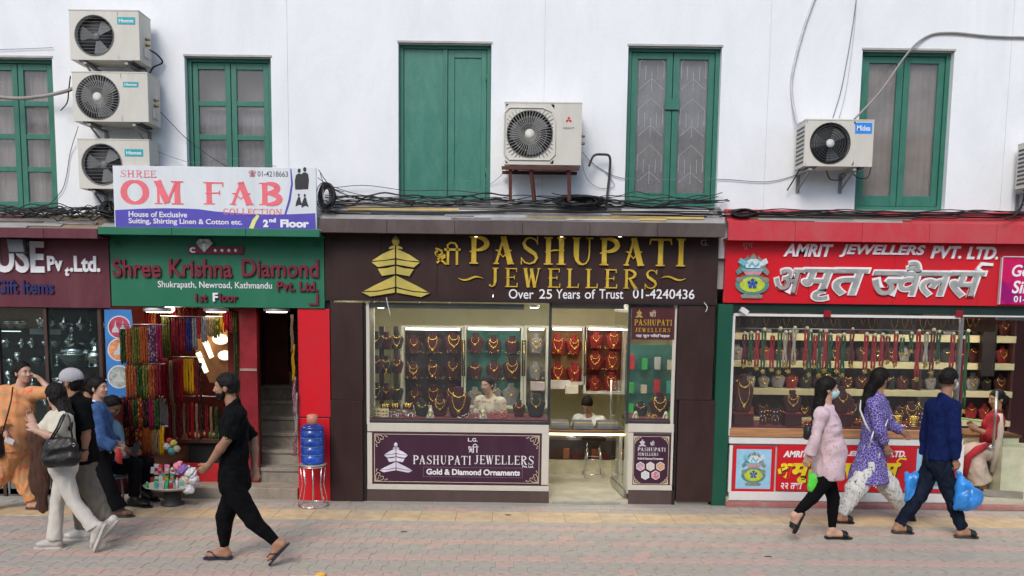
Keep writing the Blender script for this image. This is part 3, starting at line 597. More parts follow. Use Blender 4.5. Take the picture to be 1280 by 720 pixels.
# ================================================================ FACADE
WH = dirt('white wall paint', (.82, .84, .845), (.62, .64, .67), .75, dscale=(.5, .5, .22), amt=.5, bump=.25)
GREEN = dirt('green window paint', (.026, .15, .10), (.07, .22, .17), .42, dscale=(4, 4, 1.4), amt=.6, bump=.25)
GREEND = dirt('green shutter paint', (.033, .175, .125), (.095, .26, .205), .35, dscale=(3, 3, 1.1), amt=.6, bump=.2)
PANE = glass('window pane', (.86, .86, .86), 1.55, .04, haze=.16, hcol=(.42, .40, .38))
CURT = mat('pale curtain', (.50, .45, .43), .9, var=.2, scale=5, bump=.3, stretch=(6, 1, .4)); DARKROOM = mat('dark room', (.10, .10, .105), .9)
WINS = [(-30, 72, 69, 265), (233, 71, 340, 268), (498, 54, 613.5, 252), (783, 58, 899, 259), (1073, 63, 1187, 263)]
def facade():
    bd = empty('building', V((0, .15, 0)), 'white painted two-storey facade above the shops with tall green windows', 'building')
    z0, z1 = 2.9, 9.0; Q = []
    for x0, y0, x1, y1 in WINS: a, b, c, d = rect(x0, y0, x1, y1, 0); Q.append((a, b, c, d))
    edges = [-9.5]+[P(x, 120, 0).x for x in (360, 680, 960, 1260)]+[9.5]
    # wall panels between the hairline joints, cut round the windows
    for i in range(5):
        xa, xb = edges[i]+.0015, edges[i+1]-.0015; B = MB(); ws = [q for q in Q if q[0] < xb and q[1] > xa]; x = xa
        for q in sorted(ws):
            if q[0] > x: B.box(x, q[0], 0, .3, z0, z1)
            B.box(max(q[0], xa), min(q[1], xb), 0, .3, q[3], z1); B.box(max(q[0], xa), min(q[1], xb), 0, .3, z0, q[2]); x = q[1]
        B.box(x, xb, 0, .3, z0, z1); B.build('wall_panel', WH, bd)
    B = MB()
    for e in edges[1:-1]: B.box(e-.02, e+.02, .006, .05, z0, z1)
    o = B.build('joint_filler', mat('joint grey', (.5, .5, .53), .9), bd); o['kind'] = 'stuff'  # plain grey strips filling the joints between wall panels
    B = MB(); B.box(-9.5, 9.5, .3, .4, 3.0, z1); B.build('inner_wall', mat('inner', (.3, .3, .3)), bd)
    def pane(a, b, c, d, y, par, m=PANE):
        B = MB(); B.box(a, b, y, y+.006, c, d); return B.build('pane', m, par)
    for n, (X0, X1, Z0, Z1) in enumerate(Q):
        f = .05; y0 = .075; wm = GREEN; B = MB(); B.box(X0, X0+f, y0, y0+.09, Z0, Z1); B.box(X1-f, X1, y0, y0+.09, Z0, Z1); B.box(X0+f, X1-f, y0, y0+.09, Z1-f*.8, Z1); B.box(X0+f, X1-f, y0, y0+.09, Z0, Z0+f)
        xm = (X0+X1)/2; a, b = X0+f+.004, X1-f-.004; zb, zt = Z0+f+.004, Z1-f*.8-.004; yc = y0+.018
        wn = B.build('window', [wm], bd, bevel=.004)
        wn['label'] = ['eight-paned green window at the far left edge', 'eight-paned green window above the cloth shop banner', 'closed solid green shutter window', 'green window with patterned frosted glass and a crossbar', 'green two-leaf window with brown curtained glass'][n]
        if n == 2:
            B = MB(); xs = a+(b-a)*.53; B.box(a, xs-.003, yc-.002, yc+.03, zb, zt); B.build('shutter_leaf', GREEND, wn, bevel=.003)
            B = MB(); s_ = .075; B.box(xs, xs+s_, yc, yc+.035, zb, zt); B.box(b-s_*.8, b, yc, yc+.035, zb, zt); B.box(xs+s_, b-s_*.8, yc, yc+.035, zt-.085, zt); B.box(xs+s_, b-s_*.8, yc, yc+.035, zb, zb+.2); B.box(xs+s_, b-s_*.8, yc+.014, yc+.03, zb+.2, zt-.085); B.build('shutter_leaf', GREEND, wn, bevel=.003)
            B = MB(); B.box(xs-.05, xs-.003, yc-.02, yc-.003, zb, zt); B.build('cover_strip', GREEN, wn, bevel=.003)
            for z in (zb+.3, zt-.3):
                B = MB(); B.tube([(b-.0, yc-.006, z-.05), (b-.0, yc-.006, z+.05)], .01, 8); B.build('hinge', GREEN, wn)
            continue
        for side in (0, 1):
            la, lb = (a, xm-.004) if side == 0 else (xm+.004, b); s_ = .062 if n < 2 else .07; B = MB(); bt = .075 if n < 2 else .12
            B.box(la, la+s_, yc, yc+.04, zb, zt); B.box(lb-s_, lb, yc, yc+.04, zb, zt); B.box(la+s_, lb-s_, yc+.001, yc+.039, zt-.07, zt); B.box(la+s_, lb-s_, yc+.001, yc+.039, zb, zb+bt)
            pa, pb, pc, pd = la+s_, lb-s_, zb+bt, zt-.07
            if n < 2:
                hh = (pd-pc)/4
                for k in range(1, 4): B.box(pa, pb, yc+.004, yc+.036, pc+k*hh-.03, pc+k*hh+.03)
                leaf = B.build('casement', wm, wn, bevel=.004)
            else: leaf = B.build('casement', wm, wn, bevel=.004)
            if n < 2:
                for k in range(4): pane(pa+.001, pb-.001, pc+k*hh+(.031 if k else .001), pc+(k+1)*hh-(.031 if k < 3 else .001), yc+.018, wn)
            else:
                pane(pa+.001, pb-.001, pc+.001, pd-.001, yc+.018, wn)
            if n == 3:  # etched lines in the frosted glass
                G = MB(); cx = (pa+pb)/2; w_ = (pb-pa)*.42; zc = pc+.12
                while zc < pd-.25:
                    for pts in ([(cx-w_, zc), (cx, zc+.12), (cx+w_, zc)], [(cx, zc-.02), (cx, zc+.2)], [(cx-w_, zc+.12), (cx-w_, zc+.3), (cx, zc+.42), (cx+w_, zc+.3), (cx+w_, zc+.12)], [(cx-w_*.5, zc+.1), (cx-w_*.5, zc+.26)], [(cx+w_*.5, zc+.1), (cx+w_*.5, zc+.26)]): G.ribbon(pts, .006, yc+.0155, yc+.0175)
                    zc += .52
                e = G.build('etched_pattern', mat('etched line', (.36, .36, .38), .8), wn); e['kind'] = 'stuff'
        if n == 3:
            B = MB(); zc = zb+(zt-zb)*.66; B.box(xm-.085, xm+.085, yc-.022, yc-.002, zc-.06, zc+.06); B.build('cross_plate', wm, wn, bevel=.003)
        B = MB(); x = a
        if n in (0, 1):
            for k in range(26):
                xx = a+(b-a)*k/26; B.quad((xx, .19+.012*(k % 2), zb), (xx+(b-a)/26, .19+.012*((k+1) % 2), zb), (xx+(b-a)/26, .19+.012*((k+1) % 2), zt-(.0 if n == 0 else .5)), (xx, .19+.012*(k % 2), zt-(.0 if n == 0 else .5)))
            B.build('curtain', CURT if n == 0 else mat('grey curtain', (.44, .45, .49), .9, var=.3, scale=4, bump=.2), wn)
        else:
            for k in range(26):
                xx = a+(b-a)*k/26; B.quad((xx, .17+.008*(k % 2), zb), (xx+(b-a)/26, .17+.008*((k+1) % 2), zb), (xx+(b-a)/26, .17+.008*((k+1) % 2), zt), (xx, .17+.008*(k % 2), zt))
            B.build('curtain', mat('brown grey curtain' if n == 4 else 'grey film', (.44, .385, .34) if n == 4 else (.33, .345, .37), .9, var=.25, scale=3, bump=.2, detail=8), wn)
    # thin lintel lip over each window
    for X0, X1, Z0, Z1 in Q:
        B = MB(); B.box(X0-.012, X1+.012, -.008, .02, Z1, Z1+.022); B.build('lintel', mat('aged lintel', (.42, .41, .38), .9, bump=.3), bd)
    for X0, X1, Z0, Z1 in Q:
        B = MB(); B.box(X0-.01, X1+.01, -.03, .07, Z0-.03, Z0-.002); B.build('sill', mat('aged lintel', (0, 0, 0)), bd)
    # lower wall behind the signs and outer wings of the ground floor
    B = MB(); B.box(-9.5, 9.5, .06, .3, 2.55, 2.9); B.build('beam', mat('beam plaster', (.4, .4, .4)), bd)
    return bd
BUILDING = facade()
# ================================================================ CANOPIES
def canopy(name, label, x0, x1, yb, yt, ywall, mface, mtop, Yf=-.30, soffit=None, seams=6, n_strip=5, stripm=None):
    X0, X1, Z0, Z1 = rect(x0, yb and yt, x1, yb, Yf); zw = P((x0+x1)/2, ywall, 0).z
    t = empty(name, V(((X0+X1)/2, Yf/2, Z0)), label, 'canopy')
    B = MB(); n = seams; 
    for i in range(n):
        a, b = X0+(X1-X0)*i/n, X0+(X1-X0)*(i+1)/n; B2 = MB(); B2.box(a+.0015, b-.0015, Yf, Yf+.02, Z0, Z1); B2.build('fascia', mface, t, bevel=.003)
    B = MB(); B.add([(X0, Yf+.02, Z1-.02), (X1, Yf+.02, Z1-.02), (X1, -.001, zw), (X0, -.001, zw), (X0, Yf+.02, Z1-.05), (X1, Yf+.02, Z1-.05), (X1, -.001, zw-.04), (X0, -.001, zw-.04)], [(0, 1, 2, 3), (4, 7, 6, 5), (0, 4, 5, 1), (1, 5, 6, 2), (2, 6, 7, 3), (3, 7, 4, 0)]); B.build('roof_sheet', mtop, t)
    if stripm:
        for i in range(n_strip):
            L_ = random.uniform(.25, .5)*(X1-X0); a = random.uniform(X0+.02, X1-L_-.02); q = (i+.5)/n_strip; y = Yf+.03+(-.06-Yf)*q; z = Z1-.02+(zw-Z1+.02)*((y-Yf-.02)/(-Yf-.02)); M = Matrix.Rotation(math.atan2(zw-Z1+.02, -Yf-.02), 3, 'X')@Matrix.Rotation(random.uniform(-.012, .012), 3, 'Z')
            B = MB(); B.obox((a+L_/2, y, z+.012), (L_/2, .030, .006), M); B.build('roof_strip', random.choice(stripm), t)
    B = MB(); B.box(X0, X1, Yf+.02, -.002, Z0+.012, Z0+.03); B.build('soffit', soffit or mface, t)
    return t, (X0, X1, Z0, Z1, zw)
PALES = dirt('weathered pale sheet', (.55, .55, .55), (.25, .24, .22), .8, dscale=(1, 3, 3), amt=.9); YEL = dirt('weathered yellow sheet', (.62, .45, .14), (.28, .23, .16), .8, dscale=(1, 3, 3), amt=.8); GRS = dirt('weathered grey sheet', (.34, .33, .31), (.16, .15, .14), .8, dscale=(1, 3, 3), amt=.8); BRS = dirt('weathered brown sheet', (.30, .22, .15), (.15, .12, .1), .8, dscale=(1, 3, 3), amt=.8)
BROWN = dirt('dark brown cladding', (.038, .0195, .018), (.06, .04, .036), .42, dscale=(1, 1, .4), amt=.6, bump=.05, spec=.2); BROWNF = dirt('brown fascia metal', (.075, .054, .050), (.15, .12, .11), .45, dscale=(1, 1, .4), amt=.7, bump=.08)
REDP = dirt('red cladding', (.62, .008, .018), (.40, .02, .03), .35, dscale=(1, 1, .4), amt=.5, bump=.05); REDF = dirt('red fascia metal', (.55, .035, .05), (.45, .12, .12), .45, dscale=(1, 1, .5), amt=.7)
GREENC = dirt('green cladding', (.010, .145, .075), (.03, .17, .10), .4, dscale=(1, 1, .4), amt=.6, bump=.05); MAR = dirt('maroon cladding', (.10, .012, .028), (.16, .06, .06), .45, dscale=(1, 1, .4), amt=.6); DKGREEN = dirt('dark green post', (.006, .075, .045), (.02, .1, .06), .4, amt=.5)
C1, CP = canopy('canopy', 'dark brown canopy over the pagoda sign, yellow and grey sheets on its slope', 399, 907, 293.5, 276, 256, BROWNF, GRS, stripm=[YEL, YEL, GRS, PALES], n_strip=14)
C2, CG = canopy('canopy', 'narrow green canopy edge under the white cloth shop banner', 122, 399.5, 294.5, 285, 270, GREENC, GRS, Yf=-.36, seams=3)
C3, CM = canopy('canopy', 'maroon canopy edge over the gift shop sign at the left', -80, 121.5, 297, 284.5, 268, MAR, BRS, Yf=-.36, stripm=[GRS, BRS, MAR], seams=3, n_strip=6)
C4, CR_ = canopy('canopy', 'bright red canopy over the red jewellery shop sign', 910, 1330, 303, 278.5, 264, REDF, REDF, Yf=-.22, stripm=[REDF, BRS, GRS], seams=5, n_strip=7)
# ================================================================ SIGNS
GOLD = mat('polished gold letters', (1.0, .70, .10), .30, .5, var=.15, scale=5, col2=(.72, .46, .05), lo=.38, hi=.62, bump=.15, bscale=12)  # noise between two golds puts reflection gradients into the letter colour
GOLD2 = mat('brushed gold', (.78, .62, .15), .38, .45, col2=(.55, .46, .12), scale=4)
WL = mat('white letters', (.80, .80, .82), .5, var=.04); WPR = mat('white print', (.74, .72, .74), .6, var=.04)
def signboard(name, label, x0, y0, x1, y1, Y, m, th=.05, panels=1, cat='sign', bev=.003):
    X0, X1, Z0, Z1 = rect(x0, y0, x1, y1, Y); t = empty(name, V(((X0+X1)/2, Y+th, Z0)), label, cat)
    for i in range(panels):
        B = MB(); B.box(X0+(X1-X0)*i/panels+.0012, X0+(X1-X0)*(i+1)/panels-.0012, Y, Y+th, Z0, Z1); B.build('board', m, t, bevel=bev)
    return t, (X0, X1, Z0, Z1)
def pagoda(px0, py0, px1, py1, Y, mats, par, d=.02, name='roof_tier'):
    """stylised three-tier temple emblem in the box; u across, v up"""
    X0, X1, Z0, Z1 = rect(px0, py0, px1, py1, Y); g = lambda u, v: (X0+(X1-X0)*u, Z0+(Z1-Z0)*v)
    for s_ in (0, 1):
        f = (lambda u: u) if s_ == 0 else (lambda u: 1-u)
        for poly in ([(.49, .34), (.49, .17), (.30, .115), (.02, .09)][::1] and [(.49, .35), (.49, .165), (.25, .10), (.03, .085), (.2, .19)], [(.485, .14), (.485, .07), (.13, 0), (0, .072), (.03, .068), (.25, .083)],
                     [(.49, .51), (.49, .38), (.30, .345), (.24, .46), (.38, .475)], [(.49, .80), (.49, .64), (.34, .605), (.155, .59), (.30, .70)], [(.487, .615), (.487, .535), (.24, .49), (.15, .57), (.33, .59)], [(.49, .86), (.49, .80), (.40, .79), (.41, .82)]):
            B = MB(); B.prism([g(f(u), v) for u, v in poly], Y-d, Y-.001); B.build(name, mats, par)
    B = MB(); c = g(.5, .92); r = (X1-X0)*.06; B.lathe([(0, r*1.35), (r*.25, r*1.2), (r*.8, r*.7), (r, 0), (r*.8, -r*.7), (r*.5, -r)], (c[0], Y-.012, c[1]), 12, sy=.6); B.build('finial', mats, par)
def shree(px0, py0, px1, py1, Y, d, m, par, name='letter', bold=.03, mb=None):
    """the word 'shri': ligature of sha with the slanted ra stroke, then long i"""
    X0, X1, Z0, Z1 = rect(px0, py0, px1, py1, Y); B = mb or MB(); W, H = X1-X0, Z1-Z0; g = lambda u, v: (X0+W*u, Z0+H*v)
    R1 = lambda pts, w_: B.ribbon([g(*p) for p in pts], w_*H, Y-d, Y-.0005*len(B.v) % .001)
    zt = .68
    R1([(0.0+.38, zt), (1.0, zt)], .1)                                  # headline
    R1([(.14, .62), (.04, .55), (.06, .44), (.2, .42), (.3, .5), (.28, .62), (.17, .68), (.05, .72)], .085)  # loop of sha
    R1([(.06, .44), (.22, .33), (.42, .44)], .085); R1([(.42, .36), (.22, .2), (.1, .08)], .085)
    R1([(.12, .28), (.3, .17), (.46, .02)], .085)
    R1([(.52, zt), (.52, .0)], .11); R1([(.86, zt), (.86, .0)], .11)
    R1([(.52, zt), (.50, .88), (.62, .99), (.78, .96), (.86, .84), (.86, zt)], .085)
    if mb is None: B.build(name, m, par)
def sign_pashupati():
    Y = -.06; t, r = signboard('shop_sign', 'wide dark brown shop sign with raised gold PASHUPATI JEWELLERS lettering and gold pagoda', 406, 294, 897.5, 377.5, Y, BROWN, .06, panels=7)
    B = MB(); a, b, c, d = rect(406, 373.5, 897.5, 378.5, Y); B.box(a, b, Y-.006, Y, c, c+.028); B.build('lower_trim', mat('black trim', (.02, .015, .015), .4), t)
    pagoda(452, 295.5, 538, 371, Y, GOLD2, t, .03)
    shree(543, 303, 576, 331, Y, .025, GOLD, t)
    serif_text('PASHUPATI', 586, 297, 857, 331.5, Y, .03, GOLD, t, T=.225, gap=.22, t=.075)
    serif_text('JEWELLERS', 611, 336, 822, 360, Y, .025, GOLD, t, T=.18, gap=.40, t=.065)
    for (a, b) in ((573, 604), (826, 857)):
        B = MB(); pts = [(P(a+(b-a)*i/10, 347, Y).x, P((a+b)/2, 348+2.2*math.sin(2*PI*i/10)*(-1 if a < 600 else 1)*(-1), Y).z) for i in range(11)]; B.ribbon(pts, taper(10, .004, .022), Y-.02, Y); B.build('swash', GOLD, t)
    for s_, a, b in (('Over', 636, 667), ('25', 674, 690), ('Years', 695, 725), ('of', 731, 744), ('Trust', 749, 779), ('01-4240436', 791, 868)):
        B = MB(); text(B, s_, a, 361.5, b, 373.5, Y, .006, offset=.006); B.build('lettering', WL, t)
    B = MB(); text(B, 'G.', 876, 299.5, 886, 307, Y, .003); B.build('lettering', mat('faded print', (.3, .27, .25), .7), t)
    return t
sign_pashupati()
def sign_krishna():
    Y = -.05; t, r = signboard('shop_sign', 'green shop sign with dark red raised lettering Shree Krishna Diamond', 138, 296, 405.5, 384, Y, GREENC, .05)
    dr = mat('dark red raised letters', (.17, .012, .03), .45, var=.2, bump=.1)
    for s_, a, y0, b, y1, o in (('Shree', 142, 324, 202, 346.5, .02), ('Krishna', 212, 324, 291, 346.5, .02), ('Diamond', 303, 324, 399, 346.5, .02), ('Pvt. Ltd.', 347, 351.5, 398, 364, .03), ('1st', 245, 367, 260, 377, .025), ('loor', 275.5, 367, 298, 377, .025)):
        B = MB(); text(B, s_, a, y0, b, y1, Y, .03, offset=o); B.build('lettering', dr, t)
    B = MB(); text(B, 'F', 267, 366, 273.5, 377, Y, .03, offset=.03); B.build('lettering', WL, t)
    B = MB(); text(B, 'Shukrapath, Newroad, Kathmandu', 197.5, 352, 340, 362.5, Y, .004, offset=.008); B.build('lettering', WPR, t)
    B = MB(); B.pbox(386, 379, 398, 381.5, Y-.002, .001, proud=.02); B.pbox(395, 367, 398, 379, Y-.002, .001, proud=.02); B.build('corner_piece', dr, t)
    B = MB(); B.pbox(235, 308, 304, 317.5, Y-.001, .0, proud=.02); B.build('ring_band', dr, t, bevel=.002)
    for x in (269, 277.5, 286, 294.5):
        c = P(x, 313, Y-.022); B = MB(); B.ball(c, (.018, .008, .018), 8); B.build('stone', WL, t)
    B = MB(); text(B, 'c', 237, 309, 244, 316, Y-.022, .003, offset=.03); B.build('lettering', WL, t)
    g = lambda u, v: tuple(P(246+21*u, 299+17*v, Y)[i] for i in (0, 2)); dm = [mat('diamond facet %d' % i, (c, c, c*1.02), .3) for i, c in enumerate((.45, .62, .75))]
    fac = [([(0, .3), (.2, 0), (.33, .3)], 1), ([(.2, 0), (.5, 0), (.33, .3)], 2), ([(.33, .3), (.5, 0), (.67, .3)], 0), ([(.5, 0), (.8, 0), (.67, .3)], 2), ([(.67, .3), (.8, 0), (1, .3)], 1), ([(0, .3), (.33, .3), (.5, 1)], 0), ([(.33, .3), (.67, .3), (.5, 1)], 2), ([(.67, .3), (1, .3), (.5, 1)], 1)]
    for poly, m in fac:
        cx = sum(p[0] for p in poly)/3; cy = sum(p[1] for p in poly)/3; B = MB(); B.prism([g(cx+(u-cx)*.93, cy+(v-cy)*.93) for u, v in poly], Y-.035-m*.003, Y-.001); B.build('facet', dm[m], t)
    for x in (148, 396):
        B = MB(); text(B, '\u5350', x-4, 301, x+4, 309, Y, .003); B.build('lettering', mat('dark print', (.02, .05, .03), .7), t)
sign_krishna()
def sign_gift():
    Y = -.05; t, r = signboard('shop_sign', 'maroon gift shop sign with white letters USE and dark blue Gift Items', -60, 299, 137, 384, Y, MAR, .05)
    B = MB(); text(B, 'USE', -6, 301, 56, 341, Y, .02, offset=.03); B.build('lettering', WL, t)
    B = MB(); text(B, 'Pv', 60, 320, 79, 339, Y, .02, offset=.035); B.build('lettering', WL, t)
    B = MB(); text(B, 't', 82, 334, 88, 345, Y, .02, offset=.035, shear=.2); B.build('lettering', WL, t)
    B = MB(); text(B, '.Ltd.', 88, 320, 126, 340, Y, .02, offset=.035); B.build('lettering', WL, t)
    B = MB(); text(B, 'Gift Items', -4, 350, 68, 367, Y, .02, offset=.025); B.build('lettering', mat('dark blue letters', (.02, .02, .11), .4), t)
    # scuffed lower edge
    fl = empty('floodlight', P(22, 316, -.2), 'small black floodlight hanging in front of the maroon gift shop sign', 'floodlight')
    B = MB(); c = P(22, 307, -.22); B.obox(c, (.10, .035, .085), Matrix.Rotation(R(14), 3, 'X')); B.build('housing', mat('black metal', (.03, .032, .036), .4), fl, bevel=.01); B = MB(); B.obox(c+V((0, -.037, -.002)), (.085, .004, .07), Matrix.Rotation(R(14), 3, 'X')); B.build('lens', mat('lamp lens', (.12, .13, .15), .15), fl); B = MB(); B.beam(c+V((0, .03, .03)), P(22, 296, -.05), .02, .02); B.build('bracket', mat('black metal', (0, 0, 0)), fl)
sign_gift()
def sign_amrit():
    Y = -.06; t, r = signboard('shop_sign', 'long red shop sign reading AMRIT JEWELLERS PVT. LTD. with silver Nepali lettering', 906, 302, 1330, 381, Y, REDP, .06, panels=4)
    am = mat('white italic letters', (.86, .86, .90), .4)
    for s_, a, b, y in (('AMRIT', 979, 1041, 0), ('JEWELLERS', 1049, 1156, 1), ('PVT.', 1163, 1201, 2.5), ('LTD.', 1208, 1247, 3.5)):
        B = MB(); text(B, s_, a, 305+y, b, 321+y, Y, .018, offset=.03, shear=.25); B.build('lettering', am, t)
    sil = mat('brushed silver', (.62, .62, .57), .35, .5, col2=(.40, .41, .38), scale=9); out = mat('white outline', (.78, .78, .78), .5)
    for q_, (s_, a, y0, b, y1) in enumerate((('अ', 967, 335, 1006, 367), ('मृ', 1001, 335, 1048, 376), ('त', 1040, 335, 1087, 369.5))):
        B = MB(); text(B, s_, a-1, y0-1, b+1, y1+1, Y-.0015*q_, .02, offset=.042, shear=.22); o = B.build('letter', out, t)
        B = MB(); text(B, s_, a+1.5, y0+1.2, b-1.5, y1-1.2, Y-.02-.0015*q_, .008, offset=.012, shear=.22); B.build('letter_face', sil, o)
    def half_ja(mb, off, d, Yy, grow):
        vs, fs = glyphs('ज', off, 0); import bmesh
        me = bpy.data.meshes.new('t'); me.from_pydata([tuple(v) for v in vs], [], fs); bm = bmesh.new(); bm.from_mesh(me); w_ = vs[:, 0].max()-vs[:, 0].min(); x = vs[:, 0].max()-w_*.27
        bmesh.ops.bisect_plane(bm, geom=bm.verts[:]+bm.edges[:]+bm.faces[:], plane_co=(x, 0, 0), plane_no=(1, 0, 0), clear_outer=True)
        v2 = np.array([v.co[:] for v in bm.verts]); bm.verts.ensure_lookup_table(); f2 = [tuple(v.index for v in f.verts) for f in bm.faces]; bm.free(); bpy.data.meshes.remove(me)
        v2[:, 0] += v2[:, 1]*.22; lo, hi = v2.min(0), v2.max(0); X0, X1, Z0, Z1 = rect(1090-grow, 338-grow, 1130+grow, 370+grow, Yy)
        mb.add([((v[0]-lo[0])/(hi[0]-lo[0])*(X1-X0)+X0, Yy-d+(hi[2]-v[2])/(hi[2]-lo[2])*d, (v[1]-lo[1])/(hi[1]-lo[1])*(Z1-Z0)+Z0) for v in v2], f2)
    B = MB(); half_ja(B, .042, .02, Y, 1); o = B.build('letter', out, t); B = MB(); half_ja(B, .012, .008, Y-.02, -.8); B.build('letter_face', sil, o)
    for q_, (s_, a, y0, b, y1) in enumerate((('वै', 1122, 326, 1157, 370), ('ल', 1149, 339, 1193, 371), ('स', 1186, 339, 1232, 372)), 1):
        B = MB(); text(B, s_, a-1, y0-1, b+1, y1+1, Y-.0015*q_, .02, offset=.042, shear=.22); o = B.build('letter', out, t)
        B = MB(); text(B, s_, a+1.5, y0+1.2, b-1.5, y1-1.2, Y-.02-.0015*q_, .008, offset=.012, shear=.22); B.build('letter_face', sil, o)
    gg = lambda a, b: tuple(P(a, b, Y)[i] for i in (0, 2))
    B = MB(); B.ribbon([gg(1230, 342), gg(1221, 336), gg(1226, 330), gg(1240, 331)], [.03, .045, .04, .03], Y-.0275, Y); B.build('letter', out, t)
    B = MB(); text(B, 'शुभ', 928, 303.5, 941, 312, Y, .003); B.build('lettering', mat('faint pink print', (.55, .25, .25), .7), t)
    kalash(t, 918, 317, 962, 374, Y, .03)
    # pink side panel
    t2, r = signboard('side_sign', 'pink and magenta phone sign fixed at the right end of the red jewellery sign', 1251.5, 322, 1330, 381, Y-.04, pattern('magenta poster', (.56, .015, .11), [(.30, .01, .15)], 'noise', 3, .45), .03)
    B = MB(); a, b, c, d = r; B.box(a-.012, a, Y-.05, Y-.01, c, d); B.box(a, b, Y-.05, Y-.038, d, d+.012); B.build('frame', mat('pale frame', (.6, .5, .5), .5), t2)
    for s_, x0, y0, x1, y1 in (('Gold', 1265, 331, 1302, 346), ('Silver', 1265, 351, 1310, 367), ('01-4228', 1267, 370, 1304, 378)):
        B = MB(); text(B, s_, x0, y0, x1, y1, Y-.04, .004, offset=.02, shear=.2 if s_[0] != '0' else 0); B.build('lettering', WL, t2)
def kalash(par, x0, y0, x1, y1, Y, d):
    """water-pot emblem: base, belly, neck, leaves and coconut"""
    X0, X1, Z0, Z1 = rect(x0, y0, x1, y1, Y); g = lambda u, v: (X0+(X1-X0)*u, Z0+(Z1-Z0)*v); W, H = X1-X0, Z1-Z0
    C = {k: mat('emblem '+k, c, .45, var=.15, scale=30) for k, c in dict(teal=(.10, .25, .22), grey=(.22, .24, .20), lime=(.45, .55, .05), blue=(.03, .08, .35), white=(.6, .66, .68), sky=(.15, .45, .55), pink=(.55, .25, .28)).items()}
    def el(cu, cv, ru, rv, c, dd, name='emblem_piece', n=18): B = MB(); B.prism([g(cu+ru*math.cos(2*PI*i/n), cv+rv*math.sin(2*PI*i/n)) for i in range(n)], Y-dd, Y-.001); B.build(name, C[c], par)
    def pg(pts, c, dd, name='emblem_piece'): B = MB(); B.prism([g(*p) for p in pts], Y-dd, Y-.001); B.build(name, C[c], par)
    pg([(.22, .02), (.78, .02), (.82, .08), (.68, .13), (.32, .13), (.18, .08)], 'grey', d*.7)
    el(.5, .32, .48, .22, 'teal', d*.8, 'pot_belly'); el(.5, .32, .36, .17, 'lime', d); [pg([(.5, .34), (.5+.13*math.cos(R(a-28)), .34+.10*math.sin(R(a-28))), (.5+.16*math.cos(R(a)), .34+.12*math.sin(R(a))), (.5+.13*math.cos(R(a+28)), .34+.10*math.sin(R(a+28)))], 'blue', d*(1.15+.01*a/72)) for a in (18, 90, 162, 234, 306)]
    el(.13, .42, .10, .06, 'grey', d*1.05); el(.87, .42, .10, .06, 'grey', d*1.05)
    pg([(.3, .53), (.7, .53), (.78, .62), (.22, .62)], 'pink', d*.85, 'pot_neck'); pg([(.22, .62), (.78, .62), (.86, .66), (.14, .66)], 'sky', d*.95)
    for i, (a, b) in enumerate([(.14, .62), (.86, .62), (.24, .78), (.76, .78), (.35, .86), (.65, .86)]):
        sgn = -1 if a < .5 else 1; pg([(.5+sgn*.15, .68), (a-sgn*.02, b+.1), (a+sgn*.12, b-.02), (a+sgn*.06, b-.1), (.5+sgn*.25, .62)], 'grey' if i % 2 else 'teal', d*(.7+.04*i), 'leaf')
    pg([(.30, .68), (.26, .80), (.40, .88), (.60, .88), (.74, .80), (.70, .68)], 'white', d*1.1, 'leaf'); pg([(.36, .72), (.46, .84), (.56, .74), (.68, .82), (.66, .74), (.55, .69), (.46, .77), (.40, .70)], 'sky', d*1.2, 'leaf'); pg([(.38, .885), (.44, .95), (.5, 1.0), (.56, .95), (.62, .885)], 'grey', d*1.0, 'coconut'); pg([(.64, .80), (.86, .90), (.92, .80), (.76, .72)], 'white', d*1.12, 'leaf'); pg([(.36, .80), (.14, .90), (.08, .80), (.24, .72)], 'sky', d*1.13, 'leaf')
sign_amrit()
